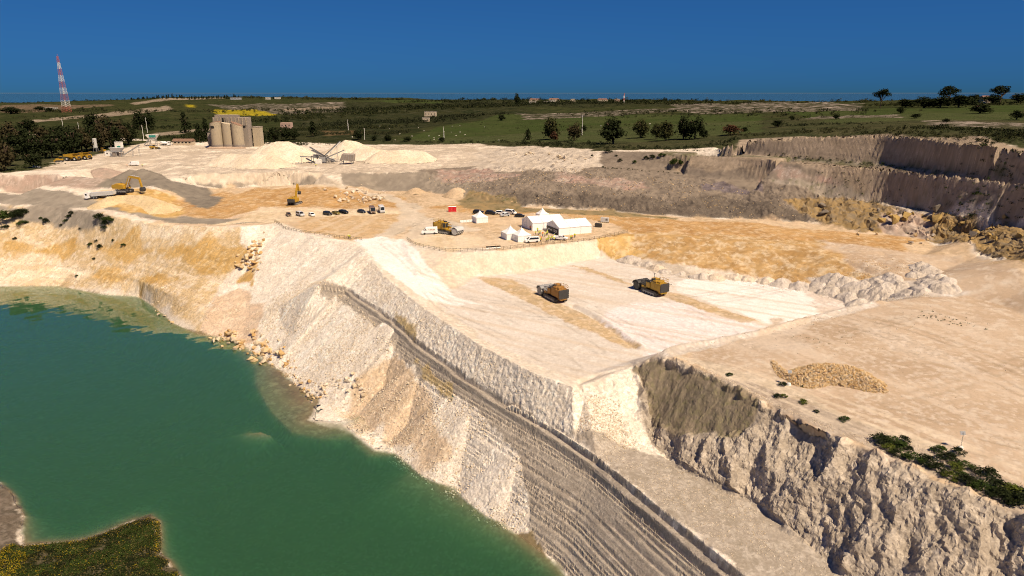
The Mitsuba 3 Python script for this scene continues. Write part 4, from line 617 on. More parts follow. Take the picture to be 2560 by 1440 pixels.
# where things stand, in metres
VEHICLES = [
    (-95.3, 288.6, -62, 'hatchback', 'bronze', 'small bronze brown hatchback at the left end of the parked row'),
    (-90.0, 287.6, -50, 'van', 'silver', 'silver passenger van parked second from the left end of the row'),
    (-85.0, 287.2, -55, 'hatchback', 'white', 'white hatchback parked between the silver van and the black cars'),
    (-78.7, 288.9, -40, 'suv', 'black', 'black off road car, first of the three close together'),
    (-75.6, 290.6, -40, 'hatchback', 'olive', 'olive yellow car squeezed between two black cars'),
    (-72.7, 292.4, -30, 'suv', 'black', 'black estate car on the right of the olive yellow car'),
    (-65.3, 294.1, -38, 'hatchback', 'navy', 'dark blue car parked just left of the two minibuses'),
    (-60.6, 293.9, -72, 'minibus', 'bronze', 'bronze brown minibus, left one of the pair'),
    (-56.9, 295.7, -72, 'minibus', 'silver', 'silver white minibus with black windscreen, right one of the pair'),
    (-14.4, 290.8, -15, 'suv', 'black', 'black car half hidden behind the lone pointed tent'),
    (-9.1, 288.9, -20, 'suv', 'black', 'black off road car right of the lone pointed tent'),
    (-4.8, 288.8, -14, 'suv', 'white', 'white off road car between the black car and the white van'),
    (-0.5, 289.8, -35, 'van', 'white', 'white van parked behind the two white cars near the big tents'),
    (-3.0, 284.4, -150, 'hatchback', 'silver', 'silver hatchback in front of the white van near the tents'),
    (3.2, 282.7, -12, 'hatchback', 'black', 'black saloon car beside the rear big tent'),
    (-30.5, 248.7, -172, 'panelvan', 'white', 'white high roof panel van with lettering, beside the yellow machine'),
    (7.0, 233.8, -165, 'minivan', 'white', 'white passenger minivan standing in front of the paired pointed tents'),
    (17.2, 237.8, -20, 'pickup', 'white', 'white pickup with open door beside the crowd'),
    (-238.2, 434.9, 178, 'panelvan', 'white', 'small white van alone on the pale yard road'),
    (-279.2, 404.7, -10, 'hatchback', 'silver', 'silver car in the dark grass at the left edge'),
]
PEOPLE = [
    (7.0, 255.9, 0),
    (8.7, 246.0, 77),
    (9.6, 252.0, 154),
    (9.8, 246.0, 231),
    (10.3, 247.5, 308),
    (11.2, 244.5, 25),
    (11.9, 243.1, 102),
    (12.7, 245.3, 179),
    (13.1, 247.5, 256),
    (9.9, 234.1, 333),
    (10.3, 236.8, 50),
    (12.0, 233.4, 127),
    (12.6, 234.8, 204),
    (13.5, 236.1, 281),
    (14.2, 237.5, 358),
    (14.7, 238.9, 75),
    (15.2, 240.3, 152),
    (14.8, 235.4, 229),
    (13.1, 238.9, 306),
    (20.9, 238.2, 23),
    (21.4, 238.9, 100),
    (22.6, 241.7, 177),
    (-58.7, 240.4, 254),
    (-58.0, 239.7, 331),
    (-231.8, 432.6, 48),
    (-240.0, 430.2, 125),
    (-116.6, 410.5, 202),
]
FENCES = [
    [(-96.2, 273.6), (-89.3, 263.0), (-81.4, 253.8), (-71.8, 247.3), (-62.0, 241.5), (-53.2, 237.4)],
    [(-37.2, 237.5), (-33.6, 229.5), (-29.6, 224.8), (-22.4, 219.4), (-17.1, 218.7), (-9.2, 219.9), (0.0, 223.5), (8.2, 228.5), (19.6, 234.1), (25.5, 237.5), (34.8, 243.4), (43.0, 250.7)],
]
BOARD = [
    (-8.7, 222.3),
    (-3.9, 223.5),
]
MARQUEES = [
    [((2.5), (262.8)), ((7.7), (254.7)), ((20.4), (260.3))],
    [((10.7), (253.9)), ((17.1), (245.6)), ((29.7), (250.9))],
]
PAGODAS = [
    ((-12.9), (272.3), 5.0),
    ((-0.6), (240.6), 5.0),
    ((3.4), (237.1), 5.0),
    ((12.5), (278.6), 4.0),
]
MINERS = [
    ((12.2), (184.7), 117.0),
    ((41.1), (190.3), 119.0),
    (-24.7, 250.1, -33.0),
]
EXCAVATORS = [
    (-101.4, 317.7, 70),
    (-186.8, 329.2, -12),
]
TOILETS = [
    (-27.2, 295.9, 0),
    (-26.0, 295.9, 0),
    (-24.9, 295.8, 0),
]
GENERATORS = [
    (37.2, 270.7, -15),
    (33.5, 261.2, -30),
]
POLES = [
    (-471.9, 736.4, 14),
    (-374.2, 717.8, 15),
    (-326.6, 618.5, 13),
    (-161.5, 690.2, 13),
    (-130.6, 618.3, 10),
    (-58.6, 600.9, 11),
    (54.5, 544.2, 15),
    (-497.8, 804.6, 8),
]
SIGNS = [
    (65.6, 89.6, 2.2),
    (49.4, 112.5, 2.2),
]
MAST = [
    ((-789.2562211186046), 1250, 66.0),
]
MAST_FAR = [
    ((205.63041848716242), 1300, 17.0),
]
SILOS = [
    ((-225.4), (553.7)),
]
YARD = [
    ('haul_truck', -284.9, 449.3),
    ('haul_truck', -282.7, 457.3),
    ('bulldozer', -288.6, 441.2),
    ('plant', -270.9, 478.7),
    ('office', -281.2, 485.1),
    ('teal', -304.8, 539.4),
    ('bin', -315.1, 525.7),
    ('loader_old', -302.6, 512.6),
    ('hopper', -293.3, 569.2),
    ('loader', -282.1, 548.1),
    ('mixer', -284.9, 573.4),
    ('shed', -273.6, 581.0),
    ('tipper', -199.5, 324.8),
    ('crusher', -117.6, 427.6),
    ('screen', -99.8, 419.4),
]
TREES = [
    (-285.4, 387.5, 19.7, 13.0, 'brown', 'grove'),
    (-322.3, 449.3, 20.1, 14.3, 'dark', 'grove'),
    (-317.8, 454.9, 18.9, 13.0, 'dark', 'grove'),
    (-377.6, 523.5, 22.7, 15.1, 'brown', 'grove'),
    (-314.2, 460.6, 18.0, 13.7, 'dark', 'grove'),
    (-311.4, 469.4, 18.5, 14.5, 'dark', 'grove'),
    (-317.6, 491.2, 19.9, 13.7, 'dark', 'grove'),
    (-318.8, 504.7, 21.7, 14.7, 'dark', 'grove'),
    (-321.4, 518.6, 20.7, 15.7, 'brown', 'grove'),
    (-320.8, 531.2, 21.8, 14.5, 'dark', 'grove'),
    (-317.6, 537.9, 22.7, 15.4, 'brown', 'grove'),
    (-317.7, 550.9, 24.6, 16.4, 'dark', 'grove'),
    (-317.9, 564.0, 22.8, 15.2, 'brown', 'grove'),
    (-318.1, 577.5, 22.4, 13.9, 'dark', 'grove'),
    (-374.9, 533.8, 19.1, 16.8, 'dark', 'grove'),
    (-365.8, 543.1, 18.4, 16.9, 'brown', 'grove'),
    (-365.2, 561.9, 18.1, 15.7, 'dark', 'grove'),
    (-345.0, 468.3, 20.4, 15.7, 'brown', 'grove'),
    (-280.6, 404.7, 11.5, 10.4, 'dark', 'grove'),
    (-340.7, 454.9, 23.3, 16.6, 'dark', 'grove'),
    (-304.0, 416.2, 13.6, 12.1, 'dark', 'grove'),
    (-347.0, 597.0, 25.9, 19.4, 'brown', 'grove'),
    (-345.5, 540.6, 19.5, 15.0, 'dark', 'grove'),
    (-447.6, 746.7, 23.5, 18.4, 'dark', 'yard'),
    (-408.6, 768.5, 22.4, 16.3, 'dark', 'yard'),
    (-401.9, 774.5, 23.5, 17.4, 'dark', 'yard'),
    (-541.4, 782.7, 14.5, 24.5, 'dark', 'yard'),
    (-334.8, 718.8, 20.4, 12.1, 'cypress', 'yard'),
    (-269.6, 601.7, 16.2, 8.5, 'cypress', 'yard'),
    (-270.2, 616.3, 18.9, 9.5, 'cypress', 'yard'),
    (-213.6, 594.7, 12.6, 12.6, 'dark', 'yard'),
    (-206.8, 605.1, 14.2, 15.0, 'dark', 'yard'),
    (-199.7, 615.7, 12.9, 13.7, 'dark', 'yard'),
    (-226.5, 616.5, 15.4, 11.5, 'dark', 'yard'),
    (-193.5, 622.3, 11.5, 10.7, 'dark', 'yard'),
    (-183.4, 643.7, 14.1, 8.6, 'cypress', 'yard'),
    (-136.0, 618.7, 9.6, 11.1, 'dark', 'yard'),
    (-119.5, 605.3, 5.1, 6.5, 'dark', 'yard'),
    (-107.7, 605.0, 5.8, 9.4, 'dark', 'yard'),
    (-89.2, 593.2, 4.9, 7.7, 'dark', 'yard'),
    (-59.0, 584.1, 4.1, 6.9, 'dark', 'yard'),
    (-11.6, 814.2, 8.6, 10.5, 'dark', 'yard'),
    (-845.0, 1188.3, 13.7, 37.6, 'dark', 'yard'),
    (-898.8, 1342.8, 9.5, 24.6, 'dark', 'yard'),
    (-853.7, 1302.7, 9.1, 20.1, 'dark', 'yard'),
    (29.1, 516.7, 17.7, 16.7, 'olive', 'field'),
    (43.0, 483.5, 14.0, 11.6, 'brown', 'field'),
    (12.2, 531.4, 8.4, 6.0, 'cypress', 'field'),
    (62.0, 426.6, 18.1, 18.2, 'dark', 'field'),
    (86.1, 466.4, 14.3, 14.0, 'olive', 'field'),
    (91.6, 443.6, 11.3, 8.3, 'olive', 'field'),
    (93.4, 422.9, 13.6, 11.6, 'olive', 'field'),
    (104.5, 425.5, 15.5, 11.1, 'dark', 'field'),
    (109.5, 418.4, 14.8, 13.4, 'dark', 'field'),
    (133.7, 428.4, 7.1, 12.6, 'red', 'field'),
    (147.1, 441.8, 3.7, 5.9, 'dark', 'field'),
    (60.9, 591.9, 6.2, 5.9, 'dark', 'field'),
    (30.1, 499.2, 7.2, 7.7, 'red', 'field'),
    (116.3, 422.5, 5.8, 6.8, 'dark', 'field'),
    (9.5, 1291.7, 25.9, 13.6, 'dark', 'right'),
    (369.6, 708.9, 19.1, 16.5, 'pine', 'right'),
    (440.3, 713.7, 18.7, 20.4, 'pine', 'right'),
    (510.6, 740.4, 17.0, 21.9, 'pine', 'right'),
    (446.3, 685.7, 10.9, 19.0, 'dark', 'right'),
    (541.8, 826.8, 8.8, 11.5, 'dark', 'right'),
    (389.7, 698.4, 9.8, 21.1, 'dark', 'right'),
    (385.2, 659.9, 11.1, 24.2, 'dark', 'right'),
    (390.3, 643.8, 11.7, 23.8, 'dark', 'right'),
    (394.3, 624.0, 12.3, 23.4, 'dark', 'right'),
    (265.5, 462.1, 3.6, 7.3, 'dark', 'right'),
    (307.7, 558.6, 5.7, 7.4, 'dark', 'right'),
    (331.9, 499.6, 7.3, 19.0, 'dark', 'right'),
    (237.3, 514.8, 4.4, 6.6, 'dark', 'right'),
    (221.7, 556.3, 4.0, 5.7, 'dark', 'right'),
    (254.7, 411.9, 2.7, 5.6, 'dark', 'right'),
    (301.8, 420.6, 6.3, 8.2, 'dark', 'right'),
    (177.3, 469.1, 5.6, 9.0, 'dark', 'right'),
    (478.4, 704.9, 10.4, 22.5, 'dark', 'right'),
    (497.8, 695.9, 9.5, 19.8, 'dark', 'right'),
    ((-1103.9), 2055.3, 7.3, 7.1, 'cypress', 'skyline'),
    ((-1063.5), 1991.6, 5.4, 5.5, 'cypress', 'skyline'),
    ((-1081.3), 2046.4, 6.6, 7.1, 'cypress', 'skyline'),
    ((-1088.4), 2066.2, 6.9, 7.5, 'cypress', 'skyline'),
    ((-1042.8), 1997.7, 7.0, 5.7, 'cypress', 'skyline'),
    ((-1088.6), 2093.9, 8.0, 8.1, 'cypress', 'skyline'),
    ((-1081.3), 2100.5, 8.4, 6.6, 'cypress', 'skyline'),
    ((-1070.2), 2095.5, 5.0, 5.7, 'cypress', 'skyline'),
    ((-1035.9), 2042.3, 5.7, 6.6, 'cypress', 'skyline'),
    ((-1026.2), 2032.1, 7.1, 8.0, 'cypress', 'skyline'),
    ((-1052.4), 2101.5, 9.4, 7.4, 'cypress', 'skyline'),
    ((-1043.5), 2093.3, 9.0, 7.0, 'cypress', 'skyline'),
    ((-994.9), 2015.3, 10.0, 5.7, 'cypress', 'skyline'),
    ((-1028.8), 2092.5, 6.8, 7.8, 'cypress', 'skyline'),
    ((-978.4), 2008.1, 11.3, 7.8, 'cypress', 'skyline'),
    ((-999.9), 2063.7, 11.3, 6.0, 'cypress', 'skyline'),
    ((-1010.0), 2107.7, 13.6, 6.1, 'cypress', 'skyline'),
    ((-984.4), 2062.0, 7.5, 6.3, 'cypress', 'skyline'),
    ((-949.6), 2008.7, 12.0, 5.8, 'cypress', 'skyline'),
    ((-982.7), 2097.6, 9.5, 6.8, 'cypress', 'skyline'),
    ((-960.1), 2061.5, 10.5, 8.2, 'cypress', 'skyline'),
    ((-944.4), 2041.7, 7.7, 5.9, 'cypress', 'skyline'),
    ((-940.0), 2052.5, 6.1, 6.3, 'cypress', 'skyline'),
    ((-907.3), 1992.4, 10.3, 4.9, 'cypress', 'skyline'),
    ((-924.3), 2046.0, 8.5, 7.3, 'cypress', 'skyline'),
    ((-892.6), 1992.7, 10.6, 8.0, 'cypress', 'skyline'),
    ((-911.2), 2044.8, 8.3, 6.1, 'cypress', 'skyline'),
    ((-899.1), 2034.3, 8.1, 6.1, 'cypress', 'skyline'),
    ((-871.9), 1993.2, 11.0, 5.8, 'cypress', 'skyline'),
    ((-907.9), 2086.5, 7.5, 6.5, 'cypress', 'skyline'),
    ((-862.1), 2002.2, 8.2, 7.6, 'cypress', 'skyline'),
    ((-895.0), 2092.7, 8.6, 7.3, 'cypress', 'skyline'),
    ((-865.0), 2044.1, 6.9, 6.7, 'cypress', 'skyline'),
    ((-879.2), 2086.8, 7.5, 5.9, 'cypress', 'skyline'),
    ((-860.7), 2067.0, 8.6, 5.3, 'cypress', 'skyline'),
    ((-863.3), 2085.3, 8.6, 6.4, 'cypress', 'skyline'),
    ((-836.7), 2039.1, 7.1, 4.8, 'cypress', 'skyline'),
    ((-850.1), 2095.6, 9.3, 8.4, 'cypress', 'skyline'),
    ((-811.0), 2016.7, 11.8, 7.1, 'cypress', 'skyline'),
    ((-808.9), 2024.7, 7.5, 5.0, 'cypress', 'skyline'),
    ((-801.5), 2024.4, 6.3, 8.0, 'cypress', 'skyline'),
    ((-823.9), 2100.9, 12.8, 7.1, 'cypress', 'skyline'),
    ((-811.3), 2079.4, 8.3, 7.3, 'cypress', 'skyline'),
    ((-786.5), 2039.7, 10.4, 6.0, 'cypress', 'skyline'),
]
SHRUBS = [
    (40.1, 116.5, 1.56, 0.78, 'dark', 'cliff'),
    (48.1, 112.0, 1.7, 1.08, 'dark', 'cliff'),
    (45.4, 107.2, 1.78, 0.89, 'dark', 'cliff'),
    (46.6, 107.3, 1.34, 0.82, 'lime', 'cliff'),
    (48.8, 105.0, 1.92, 0.96, 'lime', 'cliff'),
    (49.6, 101.5, 1.09, 0.65, 'dark', 'cliff'),
    (52.8, 98.4, 2.01, 1.0, 'dark', 'cliff'),
    (51.4, 111.5, 0.93, 0.47, 'dark', 'cliff'),
    (55.0, 91.3, 3.59, 1.79, 'dark', 'cliff'),
    (56.5, 90.8, 3.46, 1.66, 'dark', 'cliff'),
    (58.3, 91.5, 2.24, 1.4, 'dark', 'cliff'),
    (54.9, 89.2, 2.45, 1.36, 'lime', 'cliff'),
    (56.8, 89.6, 3.02, 1.24, 'dark', 'cliff'),
    (57.6, 88.9, 1.65, 1.1, 'dark', 'cliff'),
    (55.2, 87.8, 2.29, 1.21, 'dark', 'cliff'),
    (56.9, 86.2, 3.36, 1.48, 'dark', 'cliff'),
    (58.1, 85.4, 3.5, 1.48, 'dark', 'cliff'),
    (58.8, 83.7, 2.93, 1.47, 'dark', 'cliff'),
    (61.9, 88.5, 2.65, 1.39, 'dark', 'cliff'),
    (61.6, 86.2, 3.29, 1.65, 'dark', 'cliff'),
    (64.4, 88.1, 2.11, 1.41, 'dark', 'cliff'),
    (62.9, 84.3, 2.87, 1.36, 'dark', 'cliff'),
    (61.1, 83.9, 2.7, 1.21, 'lime', 'cliff'),
    (59.1, 81.7, 2.51, 1.32, 'lime', 'cliff'),
    (61.2, 82.1, 1.74, 0.93, 'dark', 'cliff'),
    (64.4, 81.9, 3.52, 1.76, 'dark', 'cliff'),
    (60.9, 80.1, 3.42, 1.58, 'dark', 'cliff'),
    (61.6, 78.8, 3.67, 1.83, 'dark', 'cliff'),
    (63.5, 78.8, 3.97, 1.85, 'dark', 'cliff'),
    (62.5, 76.7, 3.9, 1.82, 'dark', 'cliff'),
    (64.6, 77.5, 3.96, 1.98, 'lime', 'cliff'),
    (64.0, 75.5, 3.9, 1.95, 'dark', 'cliff'),
    (66.0, 76.6, 3.3, 1.98, 'dark', 'cliff'),
    (-236.0, 313.6, 12.98, 6.03, 'dark', 'bank'),
    (-230.8, 314.5, 9.22, 5.99, 'dark', 'bank'),
    (-229.2, 316.7, 6.93, 3.69, 'dark', 'bank'),
    (-224.6, 309.6, 5.88, 3.16, 'dark', 'bank'),
    (-232.5, 308.5, 4.56, 2.28, 'dark', 'bank'),
    (-213.5, 309.0, 3.55, 3.55, 'dark', 'bank'),
    (-217.4, 311.7, 2.02, 1.57, 'dark', 'bank'),
    (-201.2, 306.7, 3.9, 2.17, 'dark', 'bank'),
    (-200.3, 307.5, 3.04, 2.17, 'dark', 'bank'),
    (-201.8, 305.2, 3.03, 1.73, 'dark', 'bank'),
    (-203.7, 304.1, 1.95, 1.51, 'dark', 'bank'),
    (-180.1, 295.1, 6.14, 3.68, 'dark', 'bank'),
    (-174.8, 292.5, 6.86, 3.63, 'dark', 'bank'),
    (-176.8, 292.5, 5.26, 2.43, 'dark', 'bank'),
    (-176.2, 291.0, 3.63, 1.21, 'dark', 'bank'),
    (-182.4, 289.2, 2.83, 2.02, 'dark', 'bank'),
    (-179.6, 289.1, 1.81, 1.61, 'dark', 'bank'),
    (-176.7, 286.1, 3.19, 2.39, 'dark', 'bank'),
    (-163.4, 281.3, 2.89, 1.54, 'dark', 'bank'),
    (-170.2, 285.3, 1.57, 1.57, 'dark', 'bank'),
    (-177.2, 281.6, 1.77, 1.18, 'dark', 'bank'),
    (-181.8, 275.6, 1.56, 1.17, 'dark', 'bank'),
    (-223.9, 301.7, 2.22, 1.78, 'dark', 'bank'),
    (-191.4, 298.0, 1.68, 1.05, 'dark', 'bank'),
    (81.4, 342.3, 7.08, 6.25, 'dark', 'terrace'),
    (71.1, 351.4, 3.82, 2.97, 'dark', 'terrace'),
    (68.3, 352.6, 3.4, 2.55, 'dark', 'terrace'),
    (62.4, 350.7, 2.95, 2.11, 'dark', 'terrace'),
    (55.3, 354.0, 2.97, 2.54, 'dark', 'terrace'),
    (52.2, 376.8, 5.39, 2.25, 'dark', 'terrace'),
    (75.7, 349.5, 4.23, 3.38, 'dark', 'terrace'),
    (54.8, 365.0, 2.18, 1.31, 'dark', 'terrace'),
    (42.5, 368.1, 1.75, 2.19, 'dark', 'terrace'),
]
BOULDERS = [
    ([(-95.5, 211.8), (-89.6, 208.6), (-82.2, 202.6), (-75.9, 195.5), (-69.5, 187.5)], 84, 3.8, (1.0, 3.1), 'ochre', ('boulder', 'on the waterline below the pale talus')),
    ([(-67.2, 185.6), (-60.0, 175.2), (-53.7, 166.7), (-50.4, 162.4)], 36, 2.4, (0.8, 2.0), 'ochre', ('stone', 'in the shallows before the sand spit')),
    ([(-51.7, 165.5), (-47.3, 165.7), (-41.4, 163.0), (-38.1, 159.4), (-39.3, 157.5)], 42, 2.6, (0.7, 1.9), 'pale', ('block', 'in the boulder cluster above the sand spit')),
    ([(-96.9, 257.5), (-97.8, 250.1), (-99.6, 247.0), (-93.3, 241.4)], 52, 4.2, (1.1, 3.2), 'ochre', ('boulder', 'in the heap left of the white talus')),
    ([(-86.7, 356.9), (-77.7, 348.7), (-65.6, 333.4), (-72.4, 323.9), (-82.1, 332.6), (-88.7, 335.8)], 66, 8, (1.2, 3.0), 'pale', ('block', 'in the boulder field beyond the parked cars')),
    ([(-135.0, 245.8), (-130.0, 237.6), (-119.1, 226.7)], 9, 1.5, (0.7, 1.6), 'ochre', ('boulder', 'by the far left shore')),
    ([(-98.2, 210.3), (-95.0, 207.2), (-79.3, 198.1), (-72.8, 190.6)], 9, 1.5, (0.8, 1.7), 'ochre', ('boulder', 'standing clear of the shore in the water')),
    ([(4.8, 419.4), (26.4, 381.4), (37.3, 357.6), (14.7, 361.2)], 22, 8, (1.3, 3.2), 'pale', ('block', 'on the broken white rock slope')),
    ([(127.2, 228.8), (131.0, 225.7), (146.9, 234.4), (124.0, 245.1)], 12, 4.5, (1.0, 2.8), 'dark', ('block', 'at the foot of the ochre crags')),
    ([(113.5, 270.5), (127.5, 270.3), (133.6, 256.4), (154.6, 237.4), (157.6, 228.9), (150.3, 206.3)], 30, 6, (1.8, 5.5), 'crag', ('rock', 'among the ochre crags')),
]
RUBBLE = [
    ('talus_rubble', [(-88.0, 207.7), (-85.8, 217.8), (-70.7, 223.9), (-51.6, 201.2), (-34.7, 174.8), (-22.4, 153.8), (-8.7, 135.7), (1.3, 119.5), (3.2, 106.4), (-6.0, 111.7), (-24.3, 131.7), (-37.5, 146.4), (-50.4, 164.7), (-60.8, 176.0), (-69.5, 187.5)], 12000, (0.15, 0.6), 'pale'),
    ('cone_rubble', [(15.6, 121.9), (21.9, 122.3), (26.9, 115.3), (27.4, 110.1), (20.4, 111.8), (12.0, 115.9)], 2600, (0.12, 0.45), 'pale'),
    ('bench_rubble', [(12.0, 115.3), (27.2, 109.2), (37.9, 94.3), (43.3, 78.4), (36.4, 73.2), (32.5, 78.2), (25.6, 90.4)], 3000, (0.08, 0.3), 'pale'),
    ('crest_rubble', [(-50.2, 219.7), (-23.0, 169.6), (-7.2, 144.7), (4.1, 129.6), (12.4, 121.7), (9.2, 119.0), (-7.1, 139.7), (-30.4, 176.3), (-49.8, 204.9)], 3500, (0.1, 0.4), 'pale'),
    ('rim_rubble', [(30.5, 135.2), (38.3, 116.5), (46.4, 100.2), (55.2, 92.3), (65.0, 88.7), (68.9, 81.3), (66.2, 77.5), (62.2, 84.3), (53.7, 89.3), (44.3, 103.1), (36.0, 118.4)], 2600, (0.08, 0.28), 'pale'),
    ('scree_rubble', [(-47.8, 373.6), (4.2, 357.3), (78.3, 319.9), (113.1, 288.7), (121.0, 265.8), (70.0, 281.8), (0.0, 311.8)], 2600, (0.35, 0.9), 'dark'),
    ('bank_rubble', [(-225.8, 293.4), (-163.6, 277.7), (-99.8, 226.0), (-104.9, 217.1), (-147.2, 259.4), (-214.9, 276.3)], 1800, (0.15, 0.45), 'ochre'),
    ('heap_rubble', [(40.5, 231.9), (66.2, 210.1), (87.4, 200.0), (123.0, 200.0), (117.7, 172.8), (106.7, 166.1), (91.4, 171.2), (86.1, 187.9), (68.3, 200.5), (45.7, 209.4)], 3000, (0.15, 0.5), 'pale'),
    ('ridge_rubble', [(29.2, 129.5), (49.1, 151.8), (67.7, 152.3), (96.3, 170.8), (91.4, 160.0), (65.7, 147.4), (43.4, 133.6), (32.7, 127.0)], 900, (0.12, 0.4), 'pale'),
    ('slope_rubble', [(38.0, 245.2), (79.9, 234.8), (119.6, 204.7), (112.1, 181.0), (86.9, 198.7), (44.3, 230.2)], 1200, (0.15, 0.5), 'ochre'),
    ('plateau_stones', [(94.2, 176.5), (108.4, 157.6), (99.6, 123.9), (72.6, 86.4), (65.0, 98.8), (59.5, 114.6), (50.2, 129.3)], 500, (0.08, 0.25), 'dark'),
]
STONE_HEAP = [
    (50.5, 123.1),
    (50.3, 116.1),
    (52.9, 114.2),
    (57.1, 116.4),
    (61.0, 116.1),
    (62.9, 113.2),
    (64.8, 110.1),
]
